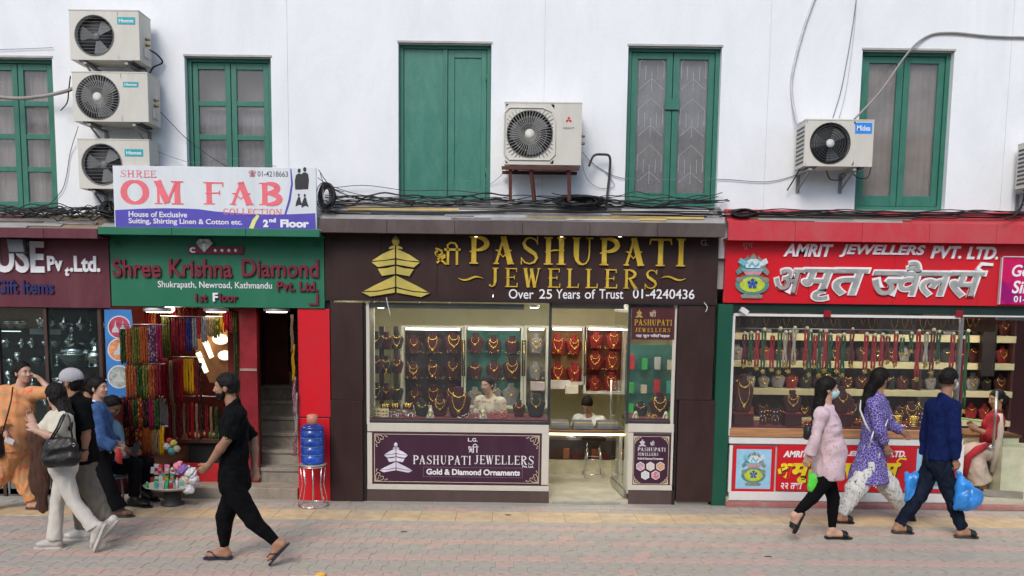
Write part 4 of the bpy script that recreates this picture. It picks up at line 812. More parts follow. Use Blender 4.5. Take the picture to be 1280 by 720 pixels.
def banner():
    Y = -.335; wht = dirt('banner white', (.70, .74, .76), (.5, .53, .55), .5, amt=.5, bump=.03)
    t, r = signboard('cloth_shop_banner', 'white banner of a cloth shop with pink letters OM FAB and purple lower band', 142, 208.5, 395.5, 287, Y, wht, .03, cat='banner')
    X0, X1, Z0, Z1 = r; pk = mat('pink print', (.78, .16, .19), .55, var=.06); pu = mat('purple print', (.085, .07, .42), .5, var=.08)
    # purple wave
    B = MB(); g = lambda a, b: tuple(P(a, b, Y)[i] for i in (0, 2)); n = 24
    top = [(144+250*i/n, 262.5-2.2*math.sin(PI*min(1, i/12))+ (0 if i < 10 else 5.5*math.sin(PI*min(1, (i-10)/14)*.75))) for i in range(n+1)]
    B.prism([g(*p) for p in top]+[(X1-.008, Z0+.006), (X0+.012, Z0+.006)], Y-.002, Y-.0005); B.build('purple_band', pu, t)
    B = MB(); B.ribbon([g(323, 269), g(318, 276), g(314, 286)], [.03, .045, .05], Y-.0045, Y-.0021); B.build('yellow_stripe', mat('pale yellow print', (.75, .75, .25), .5), t)
    B = MB(); B.ribbon([g(363.5, 211), g(365, 230), g(362, 250), g(356, 270)], [.012, .02, .024, .02], Y-.003, Y-.0005); B.build('purple_arc', pu, t)
    serif_text('SHREE', 150, 213, 195, 221.5, Y, .002, pk, t, T=.16, gap=.12)
    serif_text('OM', 152, 226, 229, 255, Y, .002, pk, t, T=.27, gap=.22, t=.10); serif_text('FAB', 254, 228, 352, 256, Y, .002, pk, t, T=.27, gap=.2, t=.10); serif_text('COLLECTION', 279, 261, 352.5, 268.5, Y, .0032, pk, t, T=.17, gap=.16)
    B = MB(); text(B, 'House of Exclusive', 161, 264.5, 234, 271.5, Y, .0045, offset=.02); B.build('lettering', WPR, t)
    B = MB(); text(B, 'Suiting, Shirting Linen & Cotton etc.', 161, 273.5, 303, 282, Y, .0045, offset=.02); B.build('lettering', WPR, t)
    B = MB(); text(B, '01-4218663', 322, 214, 360, 221, Y, .002, offset=.008); B.build('lettering', mat('dark grey print', (.12, .1, .14), .6), t)
    B = MB(); text(B, '\u260e', 311, 213, 320, 221, Y, .002, offset=.01); B.build('phone_symbol', mat('dark red print', (.35, .03, .05), .6), t)
    for s_, a, y0, b, y1 in (('2', 329, 274.5, 335.5, 284), ('nd', 336.5, 272.5, 345, 278), ('Floor', 350.5, 274.5, 386.5, 284.5)):
        B = MB(); text(B, s_, a, y0, b, y1, Y, .0045, offset=.05); B.build('lettering', WL, t)
    # printed silhouettes of two suited figures
    bk = mat('black print', (.03, .03, .035), .6)
    for j, (cx, cy, s_) in enumerate([(374, 226, 1.0), (381, 225, 1.05), (373.5, 251, .8), (381, 252, .85)]):
        B = MB(); q = lambda u, v: g(cx+u*s_, cy-v*s_); B.prism([q(-5, -11), (q(-5.5, 0)), q(-4, 7), q(-1.5, 9), q(1.5, 9), q(4, 7), q(5, 0), q(4, -11)] if j < 2 else [q(-5, -9), q(-4, -2), q(-1, 6), q(2, 6), q(3, 0), q(6, -8), q(1, -6)], Y-.002-.0004*j, Y-.0004); B.prism([q(2*math.cos(a*PI/4), 12.5+3*math.sin(a*PI/4)) if j < 2 else q(1.6*math.cos(a*PI/4), 9+2.4*math.sin(a*PI/4)) for a in range(8)], Y-.002-.0004*j, Y-.0004); B.build('printed_figure', bk, t)
    for x in (160, 380):
        B = MB(); B.beam(P(x, 285, Y+.05), P(x, 268, -.01), .02, .02); B.build('stay', mat('black metal', (0, 0, 0)), t)
banner()
# ================================================================ AIR CONDITIONERS
ACW = dirt('cream enamel', (.62, .60, .53), (.40, .37, .31), .45, amt=.45, bump=.03); ACD = mat('fan dark', (.05, .052, .055), .6); ACG = mat('grey plastic grille', (.20, .20, .20), .5); RUST = dirt('rusty iron', (.11, .035, .025), (.05, .03, .03), .8, amt=.7, bump=.3)
def ac_unit(label, x0, y0, x1, y1, Yf, depth=.28, fan=(.37, .5, .42), kind='rings', grille=None, badge=None, side='right', yaw=0):
    X0, X1, Z0, Z1 = rect(x0, y0, x1, y1, Yf); W, H = X1-X0, Z1-Z0; base = V(((X0+X1)/2, Yf+depth/2, Z0)); t = empty('air_conditioner', base, label, 'air conditioner', 'air conditioner outdoor units on the white wall'); t.rotation_euler = (0, 0, R(yaw))
    def mk(B, n, m, p=t, **k): return B.build(n, m, p, **k)
    fx, fz, fr = X0+W*fan[0], Z0+H*fan[1], H*fan[2]; B = MB()
    # casing with a real round fan opening: front skin built as a ring of quads
    n = 32; sq = kind == 'square'; ys = Yf
    inner = [(fx+fr*math.cos(2*PI*i/n), fz+fr*math.sin(2*PI*i/n)) for i in range(n)]; fxl, fxr = X0+.008, min(fx+(fx-X0-.008), X1)
    outer = []
    for i in range(n):
        c, s_ = math.cos(2*PI*i/n), math.sin(2*PI*i/n); k = max(abs(c)/((fxr-X0)/2), abs(s_)/(H/2)); outer.append(((X0+fxr)/2+c/k, Z0+H/2+s_/k))
    vs = [(x, ys, z) for x, z in inner]+[(x, ys, z) for x, z in outer]+[(x, ys+.06, z) for x, z in inner]
    B.add(vs, [(i, n+i, n+(i+1) % n, (i+1) % n) for i in range(n)]+[(i, (i+1) % n, 2*n+(i+1) % n, 2*n+i) for i in range(n)], 0)
    B.box(fxr, X1, ys, ys+.02, Z0, Z1); B.box(X0, X0+.012, ys+.001, ys+depth, Z0, Z1); B.box(X1-.012, X1, ys+.021, ys+depth, Z0, Z1); B.box(X0+.012, X1-.012, ys+.001, ys+depth, Z1-.012, Z1); B.box(X0+.012, X1-.012, ys+.001, ys+depth, Z0, Z0+.012); B.box(X0+.012, X1-.012, ys+depth-.012, ys+depth, Z0+.012, Z1-.012)
    B.box(X0-.004, X1+.004, ys-.004, ys+depth+.002, Z1-.0, Z1+.012)
    mk(B, 'casing', ACW)
    B = MB(); B.lathe([(fr, .058), (fr*.95, .07), (.0, .07)], (fx, ys, fz), 24, axis='y'); mk(B, 'fan_well', ACD)
    B = MB()
    for k in range(3):
        a0 = 2*PI*k/3+.4; pts = []
        vs = [(fx, ys+.05, fz)]+[(fx+fr*.86*math.cos(a0+j*.22), ys+.035+.006*j, fz+fr*.86*math.sin(a0+j*.22)) for j in range(5)]; B.add(vs, [(0, j, j+1) for j in range(1, 5)], 0)
    B.ball((fx, ys+.045, fz), (fr*.2, .02, fr*.2), 12); mk(B, 'fan', mat('fan blade', (.16, .17, .17), .5))
    if kind == 'mesh':
        for i in range(1, 12):
            z = fz-fr+2*fr*i/12; h_ = math.sqrt(max(0, fr*fr-(z-fz)**2)); B = MB(); B.tube([(fx-h_, ys-.003, z), (fx+h_, ys-.003, z)], .0022, 4); mk(B, 'grille_wire', ACG)
        B = MB(); B.tube([(fx+fr*1.0*math.cos(2*PI*i/28), ys-.004, fz+fr*math.sin(2*PI*i/28)) for i in range(28)], .006, 6, closed=True); mk(B, 'grille_ring', ACG)
    elif kind == 'rings':
        for i in range(1, 9):
            B = MB(); rr = fr*i/8.2; B.tube([(fx+rr*math.cos(2*PI*j/28), ys-.006, fz+rr*math.sin(2*PI*j/28)) for j in range(28)], .0055, 4, closed=True); mk(B, 'grille_ring', mat('dark grille', (.04, .042, .045), .45))
        for i in range(8):
            a = PI/4*i; B = MB(); B.tube([(fx+.03*math.cos(a), ys-.002, fz+.03*math.sin(a)), (fx+fr*math.cos(a), ys-.002, fz+fr*math.sin(a))], .003, 4); mk(B, 'grille_spoke', mat('dark grille', (0, 0, 0)))
        B = MB(); B.lathe([(0, -.014), (fr*.2, -.012), (fr*.21, 0), (0, 0)], (fx, ys, fz), 18, axis='y'); mk(B, 'hub_cap', mat('silver cap', (.5, .5, .5), .4))
    else:
        ns = 44
        for i in range(ns):
            a = 2*PI*i/ns; r1 = fr
            if sq: c, s_ = abs(math.cos(a)), abs(math.sin(a)); r1 = fr*min(1.2, 1/max(c, s_))
            B = MB(); sw = .5 if not sq else .25
            B.tube([(fx+fr*.2*math.cos(a), ys-.008, fz+fr*.2*math.sin(a)), (fx+r1*.6*math.cos(a+sw*.25), ys-.01, fz+r1*.6*math.sin(a+sw*.25)), (fx+r1*math.cos(a+sw*.5 if not sq else a), ys-.004, fz+r1*math.sin(a+sw*.5 if not sq else a))], .0035, 4); mk(B, 'grille_spoke', mat('grey grille', (.36, .36, .34), .5) if not sq else mat('khaki grille', (.34, .34, .31), .5))
        for q in (.45, .72, .99):
            B = MB(); B.tube([(fx+fr*q*math.cos(2*PI*j/32), ys-.006, fz+fr*q*math.sin(2*PI*j/32)) for j in range(32)], .004, 4, closed=True); mk(B, 'grille_ring', ACG)
        B = MB(); B.lathe([(0, -.018), (fr*.2, -.015), (fr*.22, 0), (0, 0)], (fx, ys, fz), 18, axis='y'); mk(B, 'hub_cap', ACW)
        if sq:
            rr = fr*1.1; pts = [(fx+rr*s1, ys-.006, fz+rr*s2) for s1, s2 in ((-1, -.8), (-1, .8), (-.8, 1), (.5, 1), (.85, .85), (1, .5), (1, -.8), (.8, -1), (-.8, -1))]; B = MB(); B.tube(pts, .008, 6, closed=True); mk(B, 'grille_frame', ACW)
    if badge:
        bx0, by0, bx1, by1, col, tx, tc = badge; a, b, c, d = rect(bx0, by0, bx1, by1, ys)
        if col: B = MB(); B.box(a, b, ys-.003, ys-.0005, c, d); bo = mk(B, 'badge', mat('badge '+tx, col, .4)); B = MB(); textfix(B, tx, a+(b-a)*.1, b-(b-a)*.1, c+(d-c)*.25, d-(d-c)*.25, ys-.003, .002, .02); mk(B, 'lettering', tc, bo)
        else: B = MB(); textfix(B, tx, a, b, c, d, ys, .002, .01); mk(B, 'lettering', tc)
    # side details: service valves or louvres
    if side == 'right':
        B = MB(); B.box(X1, X1+.022, ys+.1, ys+.22, Z0+H*.12, Z0+H*.34); mk(B, 'valve_cover', ACW, bevel=.004)
        for q in (.4, .52): B = MB(); B.lathe([(.016, 0), (.016, .04), (.01, .05)], (X1, ys+.16, Z0+H*q), 8, axis='x'); mk(B, 'valve', mat('brass', (.4, .3, .12), .4, .8))
    else:
        for k in range(9): B = MB(); B.box(X0-.004, X0+.002, ys+.03, ys+depth-.03, Z0+H*(.08+.095*k), Z0+H*(.08+.095*k)+.022); mk(B, 'louvre', mat('black metal', (0, 0, 0)))
        B = MB(); B.box(X1, X1+.03, ys+.08, ys+.2, Z0+H*.02, Z0+H*.4); mk(B, 'valve_cover', ACW, bevel=.006)
    for s_ in (.12, .82): B = MB(); B.box(X0+W*s_, X0+W*s_+.05, ys+.0, ys+depth, Z0-.02, Z0-.001); mk(B, 'foot', mat('black metal', (0, 0, 0)))
    return t, (X0, X1, Z0, Z1)
teal = (.02, .36, .40)
def brackets(label, X0, X1, Z, depth, m, drop=.22, fr=(.2, .8)):
    for q, sd in zip(fr, ('left', 'right')):
        x = X0+(X1-X0)*q; t = empty('wall_bracket', V((x, 0, Z-drop)), label % sd, 'bracket', 'iron brackets under the air conditioners')
        B = MB(); B.box(x-.018, x+.018, -depth, -.001, Z-.045, Z-.021); B.build('arm', m, t); B = MB(); B.box(x-.02, x+.02, -.012, -.001, Z-drop-.02, Z-.046); B.build('wall_plate', m, t); B = MB(); B.beam((x, -depth+.03, Z-.046), (x, -.014, Z-drop+.01), .016, .016); B.build('strut', m, t)
_, r = ac_unit('topmost air conditioner of the stack of three, dark round fan behind wire mesh', 87, 13.5, 174, 75, -.40, .30, (.355, .5, .41), 'mesh', badge=(146.5, 21.5, 169, 30.5, teal, 'Hisense', WL)); brackets('iron bracket under the %s end of the topmost air conditioner at left', r[0], r[1], r[2], .40, mat('grey bracket', (.28, .28, .27), .6, .3))
_, r = ac_unit('middle air conditioner of the stack of three, pale swirling grille with white hub', 91, 91, 185, 152, -.40, .32, (.33, .5, .46), 'swirl', badge=(154, 102.5, 173, 109, teal, 'Hisense', WL)); brackets('iron bracket under the %s end of the middle air conditioner at left', r[0], r[1], r[2], .40, mat('grey bracket', (0, 0, 0)))
_, r = ac_unit('lowest air conditioner of the stack of three, half hidden by the cloth shop banner', 98, 175, 187, 236, -.29, .26, (.33, .5, .42), 'mesh', badge=(156, 186.5, 179, 195.5, teal, 'Hisense', WL)); brackets('iron bracket under the %s end of the lowest air conditioner at left', r[0], r[1], r[2], .29, mat('grey bracket', (0, 0, 0)))
_, r = ac_unit('air conditioner with square spoked grille on a rusty stand above the brown canopy', 631, 129, 727, 206, -.42, .32, (.325, .5, .385), 'square', badge=(704, 159, 718, 161.5, None, 'HEAVY', mat('dark grey print', (0, 0, 0))))
def mitsu(r):
    X0, X1, Z0, Z1 = r; par = [o for o in COL.objects if o.name.startswith('air_conditioner') and 'square' in o.get('label', '')][0]; c = P(711, 150, -.42); rd = mat('red print', (.6, .02, .02), .5)
    for a in (90, 210, 330):
        d1 = V((math.cos(R(a)), 0, math.sin(R(a))))*.038; n = V((-math.sin(R(a)), 0, math.cos(R(a))))*.015; B = MB(); B.prism([(c.x, c.z), ((c+d1*.5+n).x, (c+d1*.5+n).z), ((c+d1).x, (c+d1).z), ((c+d1*.5-n).x, (c+d1*.5-n).z)], -.4225, -.4205); B.build('emblem_diamond', rd, par)
    t = empty('iron_stand', V(((X0+X1)/2, -.25, Z0-.35)), 'rusty red iron stand with three legs carrying the air conditioner', 'stand')
    B = MB(); B.box(X0-.03, X1-.02, -.44, -.40, Z0-.055, Z0-.022); B.build('front_rail', RUST, t); B = MB(); B.box(X0-.03, X1-.02, -.12, -.08, Z0-.055, Z0-.022); B.build('rear_rail', RUST, t)
    for px, tx in ((638, 638), (664, 668), (711, 712)):
        a = P(px, 207, -.40); b = P(tx, 247, -.34); B = MB(); B.beam((a.x, -.39, Z0-.056), (b.x, -.32, b.z-.03), .035, .035); B.build('leg', RUST, t)
        B = MB(); B.beam((a.x, -.38, Z0-.04), (a.x, -.1, Z0-.04), .03, .028); B.build('cross_bar', RUST, t)
mitsu(r)
_, r = ac_unit('air conditioner with dark ringed fan and blue badge beside the right window', 1006, 150.5, 1091.5, 208, -.40, .30, (.37, .5, .455), 'rings', badge=(1069, 153.5, 1090, 167, (.02, .26, .80), 'Midea', WL), side='left'); brackets('iron bracket under the %s end of the air conditioner with the blue badge', r[0], r[1], r[2], .40, mat('grey bracket', (0, 0, 0)), fr=(.1, .75))
_, r = ac_unit('air conditioner cut off at the right edge, above the pink phone sign', 1291, 176, 1378, 233, -.40, .30, (.37, .5, .455), 'rings', side='left'); brackets('iron bracket under the %s end of the air conditioner at the right edge', r[0], r[1], r[2], .40, mat('grey bracket', (0, 0, 0)), fr=(.12, .75))
# ================================================================ CABLES
BLK = mat('black cable', (.018, .018, .019), .5); GRC = mat('grey conduit', (.30, .28, .25), .7, bump=.2); WHC = mat('pale cable', (.55, .55, .57), .6)
def cab(label, pts, r, m, name='cable', Y=-.02, sub=6, cat='cable', group=None):
    """pts: (px, py, Y) knots joined by a smooth curve"""
    K = [P(p[0], p[1], p[2] if len(p) > 2 else Y) for p in pts]; out = []
    for i in range(len(K)-1):
        p0, p1, p2, p3 = K[max(0, i-1)], K[i], K[i+1], K[min(len(K)-1, i+2)]
        for j in range(sub): t = j/sub; out.append(.5*((2*p1)+(p2-p0)*t+(2*p0-5*p1+4*p2-p3)*t*t+(3*p1-p0-3*p2+p3)*t**3))
    out.append(K[-1]); B = MB(); B.tube(out, r, 6); return tag(B.build(name, m), label, cat, group)
cab('thick pale grey hose curving down the wall to the air conditioner with the blue badge', [(1022, -12), (1005, 35), (991, 90), (990, 120), (996, 150, -.1), (1003, 160, -.25)], .016, WHC, 'hose', cat='hose')
cab('grey conduit sweeping from the right edge down across the right window', [(1300, 47), (1240, 45.5), (1190, 41), (1160, 45), (1135, 66, -.06), (1100, 115, -.08), (1068, 149, -.1)], .012, GRC, 'conduit', cat='conduit')
cab('thin dark wire hanging down the wall left of the right window, the left of two', [(1071, -5), (1064, 45), (1052, 110), (1041, 147)], .004, mat('blue grey wire', (.15, .16, .22), .6))
cab('thin pale wire hanging down the wall left of the right window, the right of two', [(1071, -5), (1067, 45), (1058, 110), (1049, 147)], .0035, WHC)
cab('thick grey pipe crossing the leftmost window to the middle air conditioner', [(-20, 119, -.1), (20, 123, -.12), (55, 120, -.14), (82, 114, -.18), (92, 110, -.2)], .02, GRC, 'pipe', cat='pipe')
cab('thin wire on the wall at the upper left above the leftmost window', [(-10, 62), (30, 61), (66, 59.5)], .003, mat('blue grey wire', (0, 0, 0)))
cab('wire drooping from the middle air conditioner down beside the leftmost window', [(98, 158, -.1), (88, 190), (83, 220), (76, 240), (55, 262)], .004, BLK)
cab('wire sagging from the air conditioner stack across the second window to the banner top', [(196, 135, -.05), (215, 155, -.1), (235, 175, -.1), (262, 195, -.1), (285, 209, -.1)], .004, BLK)
cab('thin wire falling across the second window toward the banner', [(193, 188, -.05), (240, 203, -.1), (290, 198, -.1), (345, 208, -.1)], .003, mat('blue grey wire', (0, 0, 0)))
cab('long thin wire running right from the square-grilled air conditioner to the next unit', [(728, 190, -.05), (742, 205), (775, 222), (830, 225), (900, 224), (960, 227), (1002, 216), (1012, 206, -.1)], .004, mat('blue grey wire', (0, 0, 0)))
cab('thick wrapped black pipe bent like a hook right of the square-grilled unit', [(736, 208, -.15), (742, 195, -.15), (752, 193, -.12), (762, 196, -.1), (762, 215, -.05), (760, 235, -.05), (757, 262, -.1)], .014, mat('wrapped pipe', (.05, .05, .052), .7, bump=.8, bscale=50), 'pipe', cat='pipe')
cab('tangled black cable end hanging left of the unit with the blue badge', [(1010, 207, -.2), (1000, 212, -.15), (992, 225, -.1), (984, 238, -.08)], .008, BLK)
cab('looped black cable under the unit with the blue badge', [(1033, 213, -.1), (1038, 224, -.1), (1052, 224, -.1), (1062, 214, -.1), (1072, 222, -.1), (1084, 222, -.1), (1089, 209, -.1)], .006, BLK)
cab('black cable tangle behind the topmost and middle air conditioners', [(186, 62, -.2), (196, 68, -.1), (203, 78, -.05), (192, 84, -.1), (186, 92, -.12), (180, 85, -.15)], .009, BLK)
cab('black hanging cable left of the middle air conditioner', [(88, 95, -.2), (86, 112, -.2), (84, 128, -.15), (76, 138, -.1)], .007, BLK)
cab('cable dropping from the air conditioner at the right edge to the red canopy', [(1282, 236, -.1), (1278, 255, -.12), (1270, 268, -.2), (1258, 274, -.3)], .012, BLK)
cab('thin wire falling from the pagoda shop unit bracket to the brown canopy', [(634, 212, -.1), (610, 232), (575, 245), (540, 252, -.05)], .003, mat('blue grey wire', (0, 0, 0)))
cab('thin loose wire looping under the square-grilled unit', [(728, 207, -.15), (735, 225, -.05), (750, 235), (768, 232), (757, 215)], .003, mat('blue grey wire', (0, 0, 0)))
for i, (s_, e_) in enumerate([((398, 212), (450, 250)), ((400, 215), (430, 240)), ((397, 222), (470, 252)), ((402, 228), (510, 250))]): cab(['upper', 'second', 'third', 'lowest'][i]+' thin wire fanning out from the banner corner to the brown canopy', [(s_[0], s_[1], -.25), ((s_[0]+e_[0])/2-8, (s_[1]+e_[1])/2+4, -.15), (e_[0], e_[1], -.05)], .004, BLK)
def bundles():
    B = MB()
    def run(px0, px1, ya, yb, n, Yr, seed, amp=3.0, slope=0):
        rs = random.Random(seed)
        for k in range(n):
            y0 = rs.uniform(ya, yb); Y0 = rs.uniform(*Yr); fr, ph, a2 = rs.uniform(.5, 2.5), rs.uniform(0, 6), rs.uniform(.4, 1)*amp; N = 34; s_, e_ = px0+rs.uniform(-8, 25), px1-rs.uniform(-8, 25); pts = []
            for i in range(N+1):
                q = i/N; x = s_+(e_-s_)*q; pts.append(P(x, y0+slope*q+a2*math.sin(ph+fr*6.28*q)+.5*a2*math.sin(3*fr*6.28*q+k), Y0))
            B.tube(pts, rs.choice([.004, .005, .006, .009]), 5)
    run(400, 905, 248, 257, 9, (-.14, -.05), 1, 4.0); run(402, 640, 236, 254, 4, (-.12, -.05), 12, 6); run(690, 900, 240, 256, 4, (-.1, -.04), 13, 6); run(402, 905, 258, 269, 5, (-.25, -.15), 2, 2.4, 3); run(-30, 140, 258, 272, 14, (-.3, -.06), 3, 4.6); run(898, 1300, 263, 271, 10, (-.2, -.06), 4, 2.0, 2); run(30, 145, 262, 274, 6, (-.3, -.1), 8, 5)
    rs = random.Random(5)
    for cx, cy, rx, ry, n, Yc in ((725, 251, 34, 7, 14, -.15), (930, 266, 17, 5, 10, -.12), (408, 246, 11, 18, 9, -.22), (135, 262, 10, 12, 8, -.2)):
        for k in range(n*2):
            a, b, o = rs.uniform(.5, 1)*rx, rs.uniform(.5, 1)*ry, rs.uniform(-3, 3); B.tube([P(cx+o+a*math.cos(j*PI/9+k), cy+b*math.sin(j*PI/9+k)+o*.3, Yc+.03*math.sin(j*.7+k)-.01*k*.3) for j in range(17)], rs.choice([.005, .007, .009]), 5)
    tag(B.build('cable_tangle', BLK), 'tangled runs of black cables lying along the tops of all the canopies', 'cables', kind='stuff')
bundles()
for i, (px, py, Y, lb) in enumerate([(483, 372, -.12, 'thin white cable stub hanging below the gold pagoda'), (812, 384, -.1, 'small white junction hanging under the right end of the pagoda shop sign')]): cab(lb, [(px, py, Y), (px+2, py+10, Y), (px+5, py+22, Y)] if i == 0 else [(880, 378, Y), (884, 384, Y), (882, 390, Y)], .006, WHC)
def cam_box():
    t = empty('security_camera', P(930, 392, -.1), 'small white security camera under the left end of the red sign', 'camera'); c = P(930, 389, -.12); B = MB(); B.obox(c, (.045, .04, .03), Matrix.Rotation(R(35), 3, 'Y')); B.build('housing', mat('white plastic', (0, 0, 0)), t, bevel=.006); B = MB(); B.tube([c, P(925, 382, -.05)], .01, 6); B.build('bracket', BLK, t)
cam_box()
# ================================================================ PAGODA JEWELLERY SHOP
CREAM = dirt('cream aluminium', (.60, .56, .48), (.42, .38, .31), .45, amt=.45, bump=.04); CLEAR = glass('shop glass', (.90, .93, .92), 1.5, 0, haze=.022, hcol=(.5, .5, .5)); CLEAR2 = glass('shelf glass', (.93, .955, .945), 1.3)  # grey diffuse haze mixed into the shop glass mimics dusty reflections
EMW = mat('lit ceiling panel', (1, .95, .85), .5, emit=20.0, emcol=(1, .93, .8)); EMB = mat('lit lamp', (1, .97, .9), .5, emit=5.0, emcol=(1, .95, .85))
PURP = dirt('dark purple print board', (.045, .012, .032), (.07, .03, .05), .4, amt=.4, bump=.02)
WALLC = mat('cream shop wall', (.62, .56, .36), .7, var=.06, scale=3)
def lampbox(label, x, y, z, sx, sy, m=EMW, name='ceiling_light'):
    t = empty(name, V((x, y, z)), label, 'ceiling light', 'ceiling lights in the shops'); B = MB(); B.box(x-sx/2, x+sx/2, y-sy/2, y+sy/2, z+.03, z+.07); B.build('housing', mat('white plastic', (0, 0, 0)), t); B = MB(); B.box(x-sx/2+.01, x+sx/2-.01, y-sy/2+.01, y+sy/2-.01, z, z+.03); B.build('diffuser', m, t)
def shop_pashupati():
    xl, xr = P(458, 500, 0).x, P(843, 500, 0).x; t = empty('jewellery_shop', V(((xl+xr)/2, 1.4, 0)), 'pagoda jewellery shop with brown pillars, glass display windows and open glass door', 'shop')
    pb = lambda n, m, x0, y0, x1, y1, Y, th, bev=.003, par=t: MB().pbox(x0, y0, x1, y1, Y, th).build(n, m, par, bevel=bev)
    # pillars in two panels each
    for x0, x1 in ((413.5, 453.5), (847, 892)):
        for y0, y1 in ((378, 500), (500.6, 627.5)): pb('pillar_panel', BROWN, x0, y0, x1, y1, -.05, .22)
    B = MB(); a, b, c, d = rect(453.5, 378, 458, 628, 0); B.box(a, b, -.02, .2, 0, d); B.build('door_jamb', mat('black trim', (0, 0, 0)), t)
    a, b, c, d = rect(843, 378, 847, 628, 0); B = MB(); B.box(a, b, -.02, .2, 0, d); B.build('door_jamb', mat('black trim', (0, 0, 0)), t)
    # room shell
    X0, X1 = P(413, 450, 0).x, P(892, 450, 0).x; YB = 2.9
    B = MB(); B.box(X0, X1, .0, YB, -.02, .045); B.build('floor', mat('pale marble floor', (.48, .455, .35), .2, var=.12, scale=4), t)
    B = MB(); B.box(X0-.05, X1+.05, YB, YB+.1, 0, 2.6); B.build('back_wall', WALLC, t); B = MB(); B.box(X0-.06, X0, .2, YB, 0, 2.6); B.build('side_wall', WALLC, t); B = MB(); B.box(X1, X1+.06, .2, YB, 0, 2.6); B.build('side_wall', WALLC, t)
    B = MB(); B.box(X0, X1, .06, YB, 2.52, 2.6); B.build('ceiling', mat('shop ceiling', (.7, .68, .62), .7), t)
    # false ceiling rail with dark strips
    for j, (x0, x1) in enumerate(((462, 655), (690, 780), (785, 842))):
        a, b, c, d = rect(x0, 379, x1, 386, .05); B = MB(); B.box(a, b, .05, .12, c, d); B.build('head_rail', mat('grey head rail', (.22, .23, .21), .35), t)
    # bases
    for (x0, x1, lab) in ((459, 686, 0), (785, 843, 1)):
        a, b, c, d = rect(x0, 530, x1, 612.5, 0); pc = MB().box(a, b, .02, .36, d*0+.12, d-.03); pc.build('plinth_box', CREAM, t)
        for (u0, v0, u1, v1) in ((x0, 530, x1, 540.5), (x0, 606.5, x1, 613), (x0, 540.8, x0+6.2, 606.2), (x1-9 if not lab else x1-4.5, 540.8, x1, 606.2)): pb('frame_rail', CREAM, u0, v0, u1, v1, -.02, .03, .004)
        a, b, c, d = rect(x0, 613.2, x1, 629, 0); B = MB(); B.box(a, b, -.012, .1, -.0, d); B.build('kick_board', dirt('brown kick board', (.075, .045, .04), (.12, .09, .08), .6, amt=.6), t)
    # display decks
    DK = mat('dark display deck', (.035, .03, .032), .5, bump=.1); MR = mat('maroon velvet deck', (.10, .012, .025), .8, bump=.2)
    for (x0, x1) in ((462, 686), (786, 842)):
        a, b, c, d = rect(x0, 526, x1, 530, 0); B = MB(); B.box(a, b, -.005, .62, d-.05, d); B.build('display_deck', DK, t, bevel=.003); B = MB(); B.box(a+.02, b-.02, .05, .6, d+.001, d+.016); B.build('deck_cloth', MR, t)
    ZD = rect(462, 526, 686, 530, 0)[3]+.016
    # window posts and glass
    for x in (460, 687, 785.5, 842): a, b, c, d = rect(x-1.8, 379, x+1.8, 530, 0); B = MB(); B.box(a, b, -.012, .03, c, d); B.build('window_post', CREAM if x < 500 or x > 800 else mat('dark steel', (.08, .09, .085), .3, .6), t)
    for x0, x1 in ((462, 685), (787.5, 840)): a, b, c, d = rect(x0, 379.5, x1, 529.5, 0); B = MB(); B.box(a, b, .0, .008, c, d); B.build('window_glass', CLEAR, t)
    # inner screen of the display window and its cream frame lines
    a, b, c, d = rect(462, 390, 472, 526, .62); B = MB(); B.box(a, a+.06, .6, .66, ZD-.05, 2.5); B.build('inner_post', CREAM, t)
    # back display cases, each with frame, teal backing, glass shelves
    def case(px0, px1, py0, py1, Y, back, shelves, lab, lit=True):
        a, b, c, d = rect(px0, py0, px1, py1, Y); k = empty('wall_display_case', V(((a+b)/2, Y+.2, c)), lab, 'display case')
        B = MB(); B.box(a, b, Y+.24, Y+.26, c, d); B.build('back_panel', back, k)
        for q in ((a-.035, a), (b, b+.035)): B = MB(); B.box(q[0], q[1], Y, Y+.26, c-.03, d+.03); B.build('side', CREAM, k)
        B = MB(); B.box(a, b, Y, Y+.26, d, d+.03); B.build('top_board', CREAM, k); B = MB(); B.box(a, b, Y, Y+.26, c-.03, c); B.build('bottom_board', CREAM, k); zs = []
        for s_ in range(shelves):
            z = c+(d-c)*s_/shelves; zs.append(z)
            if s_: B = MB(); B.box(a, b, Y+.03, Y+.24, z-.008, z); B.build('shelf', CLEAR2, k)
        if lit: B = MB(); B.box(a+.03, b-.03, Y+.02, Y+.05, d-.03, d-.005); B.build('light_strip', mat('case light strip', (1, .96, .88), .5, emit=5.0, emcol=(1, .95, .85)), k)
        return a, b, zs, (d-c)/shelves
    tealb = mat('teal case backing', (.03, .13, .12), .3, var=.5, scale=2, col2=(.10, .26, .22)); dkb = mat('dark case backing', (.05, .04, .045), .3, var=.4, scale=3); crb = mat('pale case backing', (.45, .38, .24), .6)
    cs = [case(504, 577, 410, 508, 1.9, dkb, 3, 'left wall display case behind the window, dark backing'), case(582, 651, 410, 508, 1.9, tealb, 3, 'teal-backed wall display case behind the seated shop assistant'), case(658, 682, 410, 508, 1.9, crb, 3, 'narrow pale wall display case left of the open door'), case(688, 729, 410, 478, 2.2, mat('warm case backing', (.26, .13, .05), .6), 2, 'left wall display case seen through the open door'), case(733, 779, 410, 490, 2.2, mat('red case backing', (.16, .03, .02), .6), 3, 'right wall display case seen through the open door')]
    # side case left
    for i, x in enumerate((474, 482, 492)):
        a, b, c, d = rect(x, 408, x+6, 505, 1.2+.25*i); B = MB(); B.box(a, b, 1.2+.25*i, 1.24+.25*i, c, d); B.build('side_case_door', CLEAR2 if i % 2 else mat('dark case backing', (0, 0, 0)), t)
